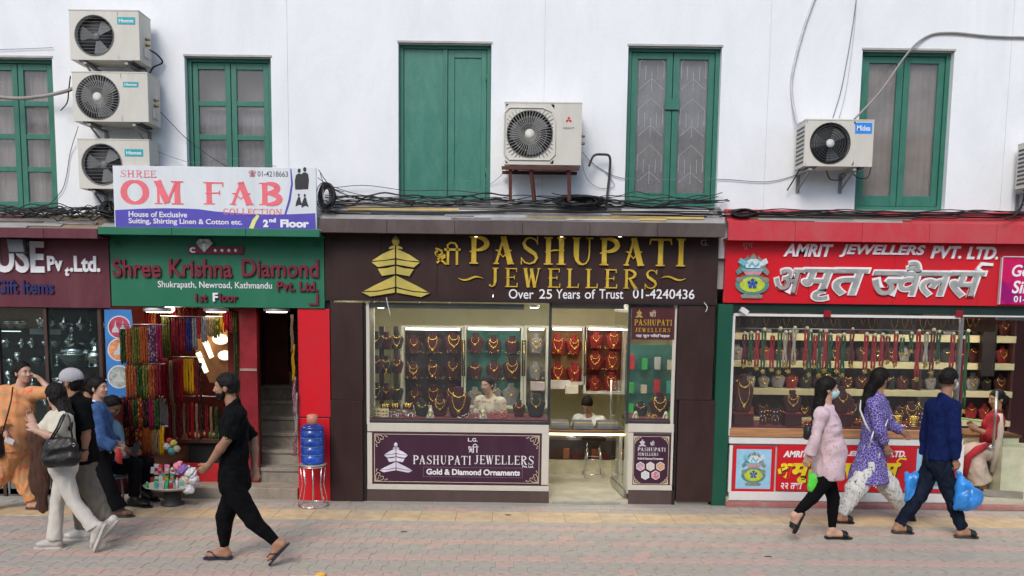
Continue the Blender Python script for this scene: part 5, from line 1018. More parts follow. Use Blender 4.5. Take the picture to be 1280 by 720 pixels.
    # service counter seen through the door
    a, b, c, d = rect(689, 537, 778, 545, .85); k = empty('service_counter', V(((a+b)/2, 1.05, .045)), 'wood-edged glass counter with a lit strip inside the open door', 'counter')
    B = MB(); B.box(a-.5, b+.02, .85, 1.3, d-.05, d-.012); B.build('counter_top', mat('brown wood edge', (.20, .10, .05), .35, var=.25, scale=5, stretch=(1, 8, 8)), k, bevel=.004); B = MB(); B.box(a-.5, b+.02, .86, 1.29, d-.011, d-.001); B.build('glass_top', CLEAR2, k); B = MB(); B.box(a-.5, b+.02, .855, .875, d-.075, d-.052); B.build('light_strip', mat('yellow light strip', (1, .9, .5), .5, emit=4.0, emcol=(1, .85, .45)), k)
    for x in (a-.45, b-.03): B = MB(); B.box(x, x+.04, .9, 1.25, .046, d-.076); B.build('leg', CREAM, k)
    for i, (x0, x1) in enumerate(((688, 712), (716, 742), (746, 774))):
        u, v, e, g = rect(x0, 520, x1, 533, .98); q = empty('ring_tray', V(((u+v)/2, 1.05, d)), ['left', 'middle', 'right'][i]+' dark tray of rings on the counter inside the open door', 'tray', 'ring trays on the counter'); B = MB(); B.add([(u, .9, d), (v, .9, d), (v, 1.15, d), (u, 1.15, d), (u+.01, .92, d+.04), (v-.01, .92, d+.04), (v-.01, 1.14, d+.09), (u+.01, 1.14, d+.09)], [(0, 3, 2, 1), (4, 5, 6, 7), (0, 1, 5, 4), (1, 2, 6, 5), (2, 3, 7, 6), (3, 0, 4, 7)]); B.build('tray', mat('grey velvet tray', (.07, .075, .08), .8), q)
        G = MB()
        for m_ in range(8):
            x = u+.03+(v-u-.06)*m_/7; G.tube([(x+.01*math.cos(j), .99+.02*math.sin(j*.5), d+.062+.01*math.sin(j)) for j in range(6)], .003, 4, closed=True)
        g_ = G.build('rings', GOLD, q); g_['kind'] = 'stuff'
    # low showcase beyond and its cream base
    a, b, c, d = rect(689, 550, 778, 590, 1.55); k = empty('low_showcase', V(((a+b)/2, 1.6, .045)), 'low glass showcase with dark red boxes behind the bar stool', 'showcase'); B = MB(); B.box(a-.6, b+.5, 1.5, 1.75, .046, .046+(d-.046)*.42); B.build('base', mat('cream base panel', (.62, .58, .42), .35), k); B = MB(); B.box(a-.6, b+.5, 1.53, 1.75, .046+(d-.046)*.42+.001, d-.0); B.build('case', mat('dark case backing', (0, 0, 0)), k)
    for i in range(9):
        x = a-.1+(b-a+.2)*i/9; B = MB(); z = .046+(d-.046)*.45; B.box(x, x+.085, 1.505, 1.529, z, z+.1+.02*(i % 3)); B.build('box', mat(['maroon box', 'brown box', 'copper box'][i % 3], [(.12, .02, .02), (.08, .03, .02), (.3, .1, .04)][i % 3], .6), k)
    # bar stool
    c = P(742, 557, 1.35); s_ = empty('bar_stool', V((c.x, 1.35, .045)), 'round steel-legged bar stool inside the open door', 'stool'); B = MB(); B.lathe([(0, -.03), (.15, -.03), (.17, -.015), (.165, .012), (0, .02)], (c.x, 1.35, .045+.52), 24); B.build('seat', mat('dark brown cushion', (.05, .03, .025), .6), s_)
    for i in range(4): an = PI/4+i*PI/2; B = MB(); B.tube([(c.x+.1*math.cos(an), 1.35+.1*math.sin(an), .53), (c.x+.17*math.cos(an), 1.35+.17*math.sin(an), .046)], .009, 8); B.build('leg', mat('chrome', (.75, .75, .75), .15, 1.0), s_)
    for r_, z in ((.16, .1), (.13, .3)): B = MB(); B.tube([(c.x+r_*math.cos(i*PI/10), 1.35+r_*math.sin(i*PI/10), z) for i in range(20)], .007, 6, closed=True); B.build('foot_ring', mat('chrome', (0, 0, 0)), s_)
    # open glass door, swung inward
    hx = P(784, 500, .04).x; d_ = empty('glass_door', V((hx, .06, .05)), 'frameless glass door standing open into the pagoda shop, long steel handle', 'door'); M = Matrix.Rotation(R(112), 3, 'Z'); ht = 2.3; L_ = .78
    ax = V((math.cos(R(95)), math.sin(R(95)), 0)); ny = V((-ax.y, ax.x, 0)); c0 = V((hx, .06, .06)); B = MB(); B.obox(c0+ax*L_/2+V((0, 0, ht/2)), (L_/2, .005, ht/2), Matrix((ax, ny, V((0, 0, 1)))).transposed()); B.build('glass', CLEAR2, d_)
    for z in (.05, ht-.05): B = MB(); B.obox(c0+ax*L_/2+V((0, 0, z)), (L_/2, .012, .045), Matrix((ax, ny, V((0, 0, 1)))).transposed()); B.build('rail', mat('brushed steel', (.45, .45, .43), .3, .9), d_)
    B = MB(); hc = c0+ax*(L_-.1)-ny*.05*-1; hc = c0+ax*(L_-.1)+ny*.05; B.tube([hc+V((0, 0, .85)), hc+V((0, 0, 1.35))], .014, 8); B.tube([hc+V((0, 0, .9)), c0+ax*(L_-.1)+V((0, 0, .9))], .008, 6); B.build('handle', mat('brushed steel', (0, 0, 0)), d_)
    # doormat strip at the threshold
    a, b, c, d = rect(690, 622, 775, 629, -.0); B = MB(); B.box(a, b, -.05, .0, 0, .03); B.build('threshold', dirt('stone sill', (.36, .35, .29), (.2, .18, .15), .7, amt=.8), t)
    for i, (x, y) in enumerate(((-.75, .55), (-1.25, 1.2), (-.2, 1.2), (.75, .6), (.85, 1.5), (1.55, .7))): lampbox('square lit panel in the pagoda shop ceiling, '+ORD[i]+' counted from the left front', x, y, 2.43, .34, .34)
    return t, ZD, cs
SHOP1, ZD, CASES = shop_pashupati()
# ---- jewellery on busts
VEL = {'maroon': mat('maroon velvet', (.055, .008, .012), .8, var=.2, bump=.15), 'grey': mat('grey velvet', (.20, .19, .20), .8), 'black': mat('black velvet', (.02, .018, .02), .8), 'wine': mat('bright red velvet', (.20, .010, .012), .75, var=.15)}
GOLDJ = mat('yellow gold', (.80, .50, .11), .26, 1.0, var=.35, scale=60, bump=.5, bscale=200)
_bp = {}
def bust_proto(style, vel, h):
    """necklace stand: shaped neck-and-shoulder form with necklace and pendant; local origin at base centre, facing -y"""
    key = (style, vel)
    t = empty('necklace_stand', V((0, 0, 0))); B = MB(); W = .5
    prof = [(0, .22), (.04, .30), (.12, .30), (.45, .40), (.62, .42), (.72, .34), (.80, .19), (.86, .15), (.97, .16), (1, .13)]; n = 12; vs = []; fs = []
    for z, w_ in prof:
        yo = .06*(1-z)-.02
        for k in range(n): a = 2*PI*k/n; vs.append((w_*math.cos(a)*h, (yo+.13*(w_/.42)**.5*math.sin(a)+.12*z)*h, z*h))
    for i in range(len(prof)-1):
        for k in range(n): fs.append((i*n+k, i*n+(k+1) % n, (i+1)*n+(k+1) % n, (i+1)*n+k))
    fs.append(tuple(range(n))[::-1]); fs.append(tuple((len(prof)-1)*n+k for k in range(n))); B.add(vs, fs, 0, True); B.build('bust', VEL[vel], t)
    def loop(w_, top, bot, r, nm, m=GOLDJ, dz=1.0, beads=0):
        pts = []
        for i in range(15):
            q = -1+2*i/14; x = w_*math.sin(q*PI/2)*(1-.25*(abs(q) > .9)); z = top-(top-bot)*(math.cos(q*PI/2)**dz); y = (.06*(1-z)-.02+.12*z-.155+ .06*abs(q)**3)*h; pts.append((x*h, y, z*h))
        B = MB(); B.tube(pts, [r*h*(.55+.65*(1-abs(-1+2*i/14))) for i in range(15)], 6); o = B.build(nm, m, t)
        return pts[7]
    if style == 'collar': p = loop(.24, .80, .62, .026, 'necklace'); q = .05
    elif style == 'long': p = loop(.22, .84, .22, .018, 'necklace', dz=.8); loop(.2, .82, .66, .024, 'necklace'); q = .07
    elif style == 'double': p = loop(.24, .82, .34, .026, 'necklace', dz=.8); loop(.2, .82, .58, .022, 'necklace'); q = .06
    else: p = loop(.2, .82, .48, .016, 'necklace', dz=.7); q = .065
    B = MB(); B.ball((p[0], p[1]-.01*h, p[2]-q*.6*h), (q*h, q*.4*h, q*1.1*h), 8); B.build('pendant', GOLDJ, t)
    return t
def place_bust(style, vel, loc, h, label, group, sx=1.0, rz=0):
    key = (style, vel)
    if key not in _bp: t = _bp[key] = bust_proto(style, vel, 1.0); first = True
    else: t = copy_tree(_bp[key])
    t.location = loc; t.scale = (h*sx, h, h); t.rotation_euler = (0, 0, rz); t['label'] = label; t['category'] = 'necklace stand'; t['group'] = group
    return t
def jewellery1():
    nm = ['dark-backed wall case', 'teal-backed wall case', 'narrow pale wall case', 'left case through the doorway', 'right case through the doorway']; cols = [3, 3, 1, 2, 2]; ci = 0
    for (a, b, zs, hh), n_, c_ in zip(CASES, nm, cols):
        Y = 1.9 if ci < 3 else 2.2
        for s_, z in enumerate(zs):
            for k in range(c_):
                x = a+(b-a)*(k+.5)/c_; st = ['chain', 'long', 'double', 'long'][(k+s_*2+ci) % 4] if ci != 1 else ['collar', 'collar', 'chain', 'double'][(k+s_) % 4]; vl = 'maroon' if ci < 3 else 'wine'
                if ci == 1 and s_ == 0 or ci == 2: vl = 'grey' if ci == 1 else 'grey'
                place_bust(st, vl, V((x+random.uniform(-.015, .015), Y+.11+.05*((k*7+s_*3) % 3)/2, z+.002)), random.uniform(.74, 1.0)*min(hh*.93, (b-a)/c_*1.3), '%s stand, %s from left, %s shelf, %s' % ({'maroon': 'maroon', 'wine': 'red', 'grey': 'grey'}[vl], ORD[k], ['bottom', 'middle', 'top'][s_] if len(zs) == 3 else ['lower', 'upper'][s_], n_), 'necklace stands in the wall display cases', rz=random.uniform(-.22, .22))
        ci += 1
    def at(px, Y): return P(px, 500, Y).x
    big = [(528, 512, .24, .18, 'collar', 'black', 'low black stand with broad gold collar at the left of the window deck'), (526, 497, .34, .2, 'chain', 'black', 'dark stand with looped gold chain behind the low broad collar'), (550, 512, .3, .25, 'double', 'maroon', 'maroon stand with double gold chain left of the framed V necklace'), (573.5, 505, .22, .36, 'long', 'maroon', 'tall dark maroon stand with a V of heavy gold, centre of the window deck'),
           (649, 512, .3, .18, 'collar', 'maroon', 'low stand with gold collar near the right end of the window deck'), (649, 497, .42, .19, 'collar', 'black', 'small stand with gold collar behind the low one near the right end'), (670, 505, .3, .28, 'chain', 'black', 'black stand with round gold pendant at the right end of the window deck'),
           (801, 500, .3, .21, 'collar', 'black', 'dark stand with gold collar in the narrow right display'), (825, 495, .3, .32, 'double', 'maroon', 'tall maroon stand with heavy double gold chain in the narrow right display')]
    for px, py, Y, h, st, vl, lab in big: place_bust(st, vl, V((at(px, Y), Y, ZD+.001)), h, lab, 'necklace stands on the window decks')
    # small pieces on the deck
    WV = mat('white velvet', (.7, .68, .62), .8)
    items = [(471, .18, 'gold_card', 'small cream card with gold earrings at the far left of the deck'), (471, .34, 'gold_card', 'cream earring card standing behind the first at the far left of the deck'), (481, .14, 'gold_card', 'pale earring card with gold flowers second along the deck'), (482, .3, 'bangle_roll', 'roll of gold bangles near the left of the deck'), (494, .36, 'bangle_roll', 'wide gold bangle on a roll left of the looped chain stand'), (510, .36, 'bangle_roll', 'second wide gold bangle on a roll left of the looped chain stand'),
             (538, .1, 'white_prop', 'white cone prop with ring left of the framed V necklace'), (604, .1, 'white_prop', 'white arched prop with gold bangle in front of the shop assistant'), (795, .12, 'white_prop', 'white cone prop in the narrow right display'), (833, .12, 'watch_prop', 'small round gold watch prop in the narrow right display')]
    for px, Y, nm_, lab in items:
        x = at(px, Y); t = empty(nm_, V((x, Y, ZD)), lab, 'jewellery display', 'small jewellery pieces on the window decks')
        if nm_ == 'gold_card': B = MB(); B.obox((x, Y, ZD+.05), (.045, .004, .05), Matrix.Rotation(R(-12), 3, 'X')); B.build('card', mat('cream card', (.6, .52, .34), .6), t); [MB().ball((x+dx, Y-.012, ZD+dz), (.014, .006, .014), 8).build('earring', GOLDJ, t) for dx, dz in ((-.02, .07), (.02, .07), (-.02, .03), (.02, .03))]
        elif nm_ == 'bangle_roll': B = MB(); B.lathe([(.03, -.06), (.03, .06)], (x, Y, ZD+.1), 12, axis='x'); B.build('roll', VEL['maroon'], t); [MB().tube([(x+dx, Y+.036*math.cos(i*PI/6), ZD+.1+.036*math.sin(i*PI/6)) for i in range(12)], .007, 6, closed=True).build('bangle', GOLDJ, t) for dx in (-.03, -.01, .01, .03)]
        else: B = MB(); B.lathe([(.05, 0), (.045, .02), (.02, .09), (.012, .11), (0, .112)], (x, Y, ZD), 14, sy=.5); B.build('prop', WV, t); B = MB(); B.tube([(x+.024*math.cos(i*PI/6), Y-.03, ZD+.055+.03*math.sin(i*PI/6)) for i in range(12)], .006, 6, closed=True); B.build('ring', GOLDJ, t)
    # clusters of small silver charms lying on the deck
    rs = random.Random(3)
    for px0, px1, lab, c in ((488, 520, 'scattered silver rings and earrings on the left of the deck', (.6, .6, .62)), (570, 600, 'scattered pearly charms lying at the deck centre', (.66, .62, .58)), (612, 636, 'scattered red and gold trinkets right of the white arched prop', (.5, .1, .08)), (806, 822, 'scattered gold rings in the narrow right display', (.8, .55, .1))):
        B = MB()
        for i in range(60): px = rs.uniform(px0, px1); Y = rs.uniform(.05, .4); x = at(px, Y); z = ZD+.008+.09*((Y-.05)/.5); B.ball((x, Y, z), rs.uniform(.004, .011), 6)
        tag(B.build('trinkets', mat('trinket %d' % px0, c, .25, .7)), lab, 'trinkets', kind='stuff')
jewellery1()
def shop_items1():
    for i, (px, Y) in enumerate(((476, .5), (524, .9), (562, 1.3), (668, .5), (704, .8), (748, 1.1), (815, .5))):  # glowing discs added in place of bright reflections in the glass
        c = P(px, 384, Y); t = empty('glint', c, 'small bright downlight added high behind the pagoda shop glass, %s from the left' % ORD[i], 'glint', 'glints in the pagoda shop'); B = MB(); B.lathe([(.055, .03), (.065, .025), (.065, .0), (.05, -.004)], c, 16); B.build('ring', mat('white plastic', (0, 0, 0)), t); B = MB(); B.lathe([(0, -.012), (.045, -.010), (.05, -.003)], c, 16); B.build('lens', EMW, t); B = MB(); B.tube([c+V((0, 0, .03)), V((c.x, c.y, 2.52))], .008, 6); B.build('rod', mat('white plastic', (0, 0, 0)), t)
    for i, (px, py, Y, cn, w_) in enumerate(((700, 482, 2.1, (.55, .5, .45), .3), (672, 484, 1.85, (.5, .4, .4), .2), (715, 488, 2.0, (.6, .55, .45), .18))):
        c = P(px, py, Y); B = MB(); B.box(c.x-w_/2, c.x+w_/2, Y, Y+.12, c.z-.05, c.z+.07); tag(B.build('paper_stack', mat('paper %d' % i, cn, .8), bevel=.005), ['wide', 'pinkish', 'small cream'][i]+' stack of papers on the shelf behind the counter man', 'papers')
shop_items1()
# ---- printed boards of the pagoda shop
def scroll(B, cx, cz, sx, sz, s_, Y, d):
    g = lambda u, v: (cx+sx*u*s_, cz+sz*v*s_)
    B.ribbon([g(0, .0), g(.03, .5), g(.2, .75), g(.4, .7), g(.42, .5), g(.28, .45)], [.1*s_*.1]*6 if False else .0075, Y-d, Y-.0004); B.ribbon([g(0, 0), g(.5, .03), g(.75, .2), g(.7, .4), g(.5, .42), g(.45, .28)], .0075, Y-d-.0003, Y-.0004); B.ribbon([g(.1, .1), g(.3, .22), g(.28, .38)], .006, Y-d-.0006, Y-.0004)
    for u, v in ((.9, .08), (1.05, .14), (.08, .9), (.14, 1.05)): B.ribbon([g(u-.05, v), g(u+.05, v)], .012, Y-d-.0002, Y-.0004)
GOP = mat('pale gold print', (.60, .50, .34), .5)
def boards():
    Y = -.012; t, r = signboard('counter_sign', 'dark purple sign below the window reading PASHUPATI JEWELLERS Gold & Diamond Ornaments', 465.5, 541, 676.5, 605.5, Y, PURP, .03)
    X0, X1, Z0, Z1 = r; lav = mat('lavender print', (.68, .64, .74), .5)
    B = MB(); i_ = .022
    for a, b, c, d in ((X0+i_, X1-i_, Z0+i_, Z0+i_+.006), (X0+i_, X1-i_, Z1-i_-.006, Z1-i_), (X0+i_, X0+i_+.006, Z0+i_+.006, Z1-i_-.006), (X1-i_-.006, X1-i_, Z0+i_+.006, Z1-i_-.006)): B.box(a, b, Y-.002, Y-.0004, c, d)
    B.build('border_line', GOP, t)
    for sx, sz, cx, cz in ((1, 1, X0+.035, Z0+.035), (-1, 1, X1-.035, Z0+.035), (1, -1, X0+.035, Z1-.035), (-1, -1, X1-.035, Z1-.035)): B = MB(); scroll(B, cx, cz, sx, sz, .13, Y, .0025); B.build('scroll_corner', GOP, t)
    pagoda(474, 553, 516, 590.5, Y, lav, t, .003, 'roof_tier')
    B = MB(); text(B, 'L.G.', 585, 547.5, 597, 552, Y, .002, .02); B.build('lettering', WPR, t); shree(585, 555, 598, 566, Y, .002, WPR, t, 'lettering')
    serif_text('PASHUPATI', 516, 569.5, 589, 580.5, Y, .0024, WPR, t, T=.17, gap=.14, name='lettering'); serif_text('JEWELLERS', 593, 569.5, 667.5, 580.5, Y, .0024, WPR, t, T=.17, gap=.14, name='lettering')
    B = MB(); text(B, 'Pvt. Ltd.', 653, 581.8, 667, 584.6, Y, .002, .03); B.build('lettering', WPR, t)
    B = MB(); text(B, 'Gold & Diamond Ornaments', 533, 586.5, 650, 594, Y, .002, .035); B.build('lettering', WPR, t)
    B = MB(); a, b, c, d = rect(529, 584.3, 653, 596.5, Y); th = .003
    for q in ((a, b, c, c+th), (a, b, d-th, d), (a, a+th, c+th, d-th), (b-th, b, c+th, d-th)): B.box(q[0], q[1], Y-.0016, Y-.0004, q[2], q[3])
    B.build('thin_box', mat('dim print', (.25, .2, .25), .6), t)
    # small board
    t, r = signboard('counter_sign', 'small upright dark purple sign with hexagon pictures right of the open door', 789.5, 543, 838, 607.5, Y, PURP, .03); X0, X1, Z0, Z1 = r; B = MB()
    for a, b, c, d in ((X0+i_, X1-i_, Z0+i_, Z0+i_+.005), (X0+i_, X1-i_, Z1-i_-.005, Z1-i_), (X0+i_, X0+i_+.005, Z0+i_+.005, Z1-i_-.005), (X1-i_-.005, X1-i_, Z0+i_+.005, Z1-i_-.005)): B.box(a, b, Y-.002, Y-.0004, c, d)
    B.build('border_line', GOP, t)
    for sx, sz, cx, cz in ((1, 1, X0+.03, Z0+.03), (-1, 1, X1-.03, Z0+.03), (1, -1, X0+.03, Z1-.03), (-1, -1, X1-.03, Z1-.03)): B = MB(); scroll(B, cx, cz, sx, sz, .07, Y, .0025); B.build('scroll_corner', GOP, t)
    pagoda(798, 549, 808, 558, Y, lav, t, .003); shree(813, 551, 818, 557, Y, .002, WPR, t, 'lettering')
    serif_text('PASHUPATI', 797, 559.5, 832, 564, Y, .0024, WPR, t, T=.2, gap=.16, name='lettering'); serif_text('JEWELLERS', 797, 566, 823, 569.5, Y, .0024, WPR, t, T=.2, gap=.16, name='lettering')
    B = MB(); text(B, 'Gold & Diamond Ornaments', 797, 572, 829, 574.5, Y, .002, .03); B.build('lettering', WPR, t)
    for k, (cx, cy, c) in enumerate(((800.5, 583, (.5, .3, .34)), (813, 583, (.62, .55, .5)), (825.5, 583, (.55, .3, .16)), (806.5, 594, (.55, .55, .58)), (819.5, 594, (.55, .16, .2)))):
        g = lambda u, v, s_=1: tuple(P(cx+5.8*u*s_, cy+5.8*v*s_, Y)[i] for i in (0, 2)); B = MB(); B.prism([g(math.cos(R(60*i+30)), math.sin(R(60*i+30))) for i in range(6)], Y-.002, Y-.0004); h_ = B.build('hexagon', WPR, t); B = MB(); B.prism([g(math.cos(R(60*i+30)), math.sin(R(60*i+30)), .86) for i in range(6)], Y-.003, Y-.0021); B.build('picture', pattern('hex picture %d' % k, c, [(.75, .7, .66)], 'voronoi', 60, .3, bump=0), h_)
    # hanging sign in the window
    Y = .035; t, r = signboard('hanging_sign', 'dark maroon sign hanging at the top of the narrow right display window', 789.5, 384, 843.5, 424.5, -.02, dirt('maroon board', (.07, .015, .02), (.1, .04, .04), .4, amt=.4), .015); Y = -.02
    pagoda(794, 386.5, 804, 397, Y, GOLD2, t, .003); shree(812, 388, 820, 396, Y, .003, GOP, t, 'lettering')
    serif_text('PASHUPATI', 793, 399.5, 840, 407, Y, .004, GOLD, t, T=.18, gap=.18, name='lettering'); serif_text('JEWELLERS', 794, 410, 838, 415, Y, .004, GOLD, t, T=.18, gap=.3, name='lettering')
    B = MB(); text(B, 'यह सुन चाँदि महल', 795, 417.5, 837, 422.5, Y, .002, .02); B.build('lettering', WPR, t)
boards()
# ================================================================ GIFT SHOP (left edge)
SILV = mat('silver ware', (.72, .73, .74), .22, 1.0, var=.3, scale=40, bump=.3, bscale=70); DKGLASS = glass('dark shop glass', (.82, .88, .86), 1.35, 0, haze=.03, hcol=(.2, .25, .24))
def vessel(kind, c, h, label, par=None):
    t = empty('silver_vessel', V(c), label, 'silverware', 'silver vessels on the gift shop shelves'); B = MB(); r = h*.5; x, y, z = c
    if kind == 0: B.lathe([(0, 0), (r*.5, 0), (r*.45, h*.05), (r*.25, h*.1), (r*.9, h*.3), (r*1.0, h*.5), (r*.8, h*.7), (r*.35, h*.82), (r*.45, h*.92), (r*.3, h*.95), (0, h)], c, 16); B.build('body', SILV, t); B = MB(); B.ball((x, y, z+h*1.03), h*.06, 8); B.build('lid_knob', SILV, t)
    elif kind == 1: B.lathe([(0, 0), (r*.4, 0), (r*.3, h*.05), (r*.12, h*.3), (r*.5, h*.5), (r*.62, h*1.0), (r*.56, h*1.0), (r*.4, h*.55), (0, h*.5)], c, 14); B.build('cup', SILV, t); B = MB(); B.lathe([(r*.42, 0), (r*.42, h*.03), (0, h*.04)], (x, y, z-.001), 14); B.build('foot', SILV, t)
    elif kind == 2: B.lathe([(0, 0), (r*.6, 0), (r*1.3, h*.45), (r*1.4, h*.5), (r*1.25, h*.45), (r*.5, h*.08), (0, h*.06)], c, 18); B.build('bowl', SILV, t); B = MB(); B.lathe([(0, h*.5), (r*1.1, h*.5), (r*.9, h*.7), (r*.3, h*.85), (0, h*.9)], c, 16); B.build('lid', SILV, t)
    elif kind == 3: B.lathe([(r*.05, 0), (r, .01), (r*.98, .02), (r*.05, .03)], (x, y, z+r), 22, axis='y'); B.build('plate', SILV, t); B = MB(); B.lathe([(r*.55, -.004), (r*.6, -.01), (r*.65, -.004)], (x, y, z+r), 20, axis='y'); B.build('rim', SILV, t)
    else: B.tube([(x, y, z), (x, y, z+h*.5)], [r*.3, r*.1], 10); B.ball((x, y, z+h*.62), (r*.3, r*.25, h*.22), 10); B.ball((x, y, z+h*.9), h*.1, 8); B.build('figurine', SILV, t); B = MB(); B.lathe([(r*.5, 0), (r*.5, h*.06), (0, h*.07)], (x, y, z-.001), 12); B.build('base', SILV, t)
def gift_shop():
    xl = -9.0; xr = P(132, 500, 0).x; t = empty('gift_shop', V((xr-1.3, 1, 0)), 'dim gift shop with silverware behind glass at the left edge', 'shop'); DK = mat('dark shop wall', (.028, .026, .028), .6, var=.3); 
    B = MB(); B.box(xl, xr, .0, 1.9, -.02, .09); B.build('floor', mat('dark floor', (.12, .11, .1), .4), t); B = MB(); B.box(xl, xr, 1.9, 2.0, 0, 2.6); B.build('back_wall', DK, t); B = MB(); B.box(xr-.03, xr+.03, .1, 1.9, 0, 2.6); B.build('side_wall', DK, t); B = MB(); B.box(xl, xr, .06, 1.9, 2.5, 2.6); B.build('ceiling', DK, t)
    for px in (2, 62, 129): a, b, c, d = rect(px-2, 384, px+2, 626, 0); B = MB(); B.box(a, b, -.02, .04, 0, d); B.build('window_post', mat('dark brown post', (.06, .03, .025), .5), t)
    for x0, x1 in ((-60, 0), (4, 60), (64, 127)): a, b, c, d = rect(x0, 385, x1, 590, 0); B = MB(); B.box(a, b, 0, .008, .55, d); B.build('window_glass', DKGLASS, t)
    a, b, c, d = rect(-60, 590, 132, 626, 0); B = MB(); B.box(a, b, .0, .3, .02, .5); B.build('plinth', dirt('grey green plinth', (.16, .18, .15), (.08, .08, .07), .4, amt=.6), t, bevel=.004); B = MB(); B.box(a, b, -.01, .5, .5, .54); B.build('plinth_top', mat('steel edge', (.35, .36, .35), .3, .8), t)
    for i, x in enumerate((12, 42, 78, 108)): a, b, c, d = rect(x-1, 592, x+1, 620, 0); B = MB(); B.box(a, b, -.012, -.001, .03, .49); B.build('plinth_strip', mat('steel edge', (0, 0, 0)), t)
    rs = random.Random(4); zs = [(P(30, y, .9).z) for y in (412, 434, 456, 480, 505)]
    for i, z in enumerate(zs):
        B = MB(); B.box(xr-2.6, xr-.05, .75, 1.15, z-.01, z); B.build('shelf', CLEAR2, t); row = ['top', 'second', 'third', 'fourth', 'lowest'][i]
        x = xr-2.0; k = 0
        while x < xr-.12 and k < 14:
            h = rs.choice([.1, .13, .16, .12]); kd = rs.choice([0, 1, 2, 3, 4, 0, 2]); vessel(kd, (x, rs.uniform(.85, 1.05), z+.001), h, 'silver %s, %s from the left on the %s shelf of the gift shop' % (['lidded urn', 'goblet', 'covered bowl', 'plate', 'figurine'][kd], ORD[k], row)); x += h*rs.uniform(.85, 1.3)+.02; k += 1
    B = MB(); B.box(xr-2.6, xr-1.4, .74, .76, zs[0]-.022, zs[0]-.012); B.build('light_strip', mat('cool shelf light', (.85, .95, 1), .5, emit=1.2, emcol=(.85, .95, 1)), t)
    a, b, c, d = rect(37, 411, 76, 418, .5); B = MB(); B.box(a, b, .5, .52, c, d); B.build('price_rail', mat('pale rail', (.34, .37, .35), .6), t)
    for x in (58, 63): a, b, c, d = rect(x-1, 424, x+1, 462, .55); B = MB(); B.box(a, b, .55, .57, c, d); B.build('glass_strut', mat('green glass edge', (.12, .30, .22), .2), t)
    for (px, py, Y, h, kd, lb) in ((95, 458, .3, .32, 2, 'largest covered silver bowl in the gift shop window, beside the blue poster'), (121, 458, .32, .26, 0, 'large silver urn beside the blue picture poster'), (91, 425, .5, .22, 4, 'tall silver figurine above the largest bowl'), (60, 410, .45, .16, 3, 'round silver plate standing above the pale rail')):
        z = P(px, py, Y).z; vessel(kd, (P(px, py, Y).x, Y, z), h, lb); B = MB(); x = P(px, py, Y).x; B.box(x-.16, x+.16, Y-.1, Y+.12, z-.012, z-.002); B.build('shelf', CLEAR2, t)
    lampbox('small cool ceiling lamp in the dim gift shop', xr-1.0, .7, 2.44, .22, .12, mat('dim lit panel', (.9, .95, 1), .5, emit=3.0, emcol=(.85, .93, 1)))
gift_shop()
def poster():
    Y = -.03; t, r = signboard('poster', 'tall blue poster with three round pictures beside the bead shop entrance', 132, 387, 166, 497, Y, mat('blue poster', (.03, .09, .36), .4, col2=(.06, .32, .62), scale=1.2, stretch=(.2, .2, 1)), .02)
    for cy, c, nm in ((409, (.40, .05, .09), 'red'), (437, (.65, .28, .12), 'orange'), (471, (.30, .34, .30), 'grey')):
        g = lambda u, v, s_: tuple(P(149+14.5*u*s_, cy+14.5*v*s_, Y)[i] for i in (0, 2)); B = MB(); B.prism([g(math.cos(2*PI*i/28), math.sin(2*PI*i/28), 1) for i in range(28)], Y-.002, Y-.0004); rr = B.build('round_border', mat('pale border', (.6, .6, .66), .5), t); B = MB(); B.prism([g(math.cos(2*PI*i/28), math.sin(2*PI*i/28), .9) for i in range(28)], Y-.003, Y-.0021); B.build('picture', mat('%s picture' % nm, c, .5, var=.35, scale=20), rr)
        for k, dx in enumerate((-.32, .32) if nm == 'red' else (0,)):
            B = MB(); w_ = .3 if nm == 'red' else .5; B.prism([g(dx-w_, .45, 1), g(dx+w_, .45, 1), g(dx+w_*.75, .1, 1), g(dx+w_*.3, -.05, 1), g(dx, -.6, 1), g(dx-w_*.3, -.05, 1), g(dx-w_*.75, .1, 1)], Y-.004, Y-.0031); B.build('printed_vessel', mat('silver print', (.5, .5, .5), .4), rr)
poster()
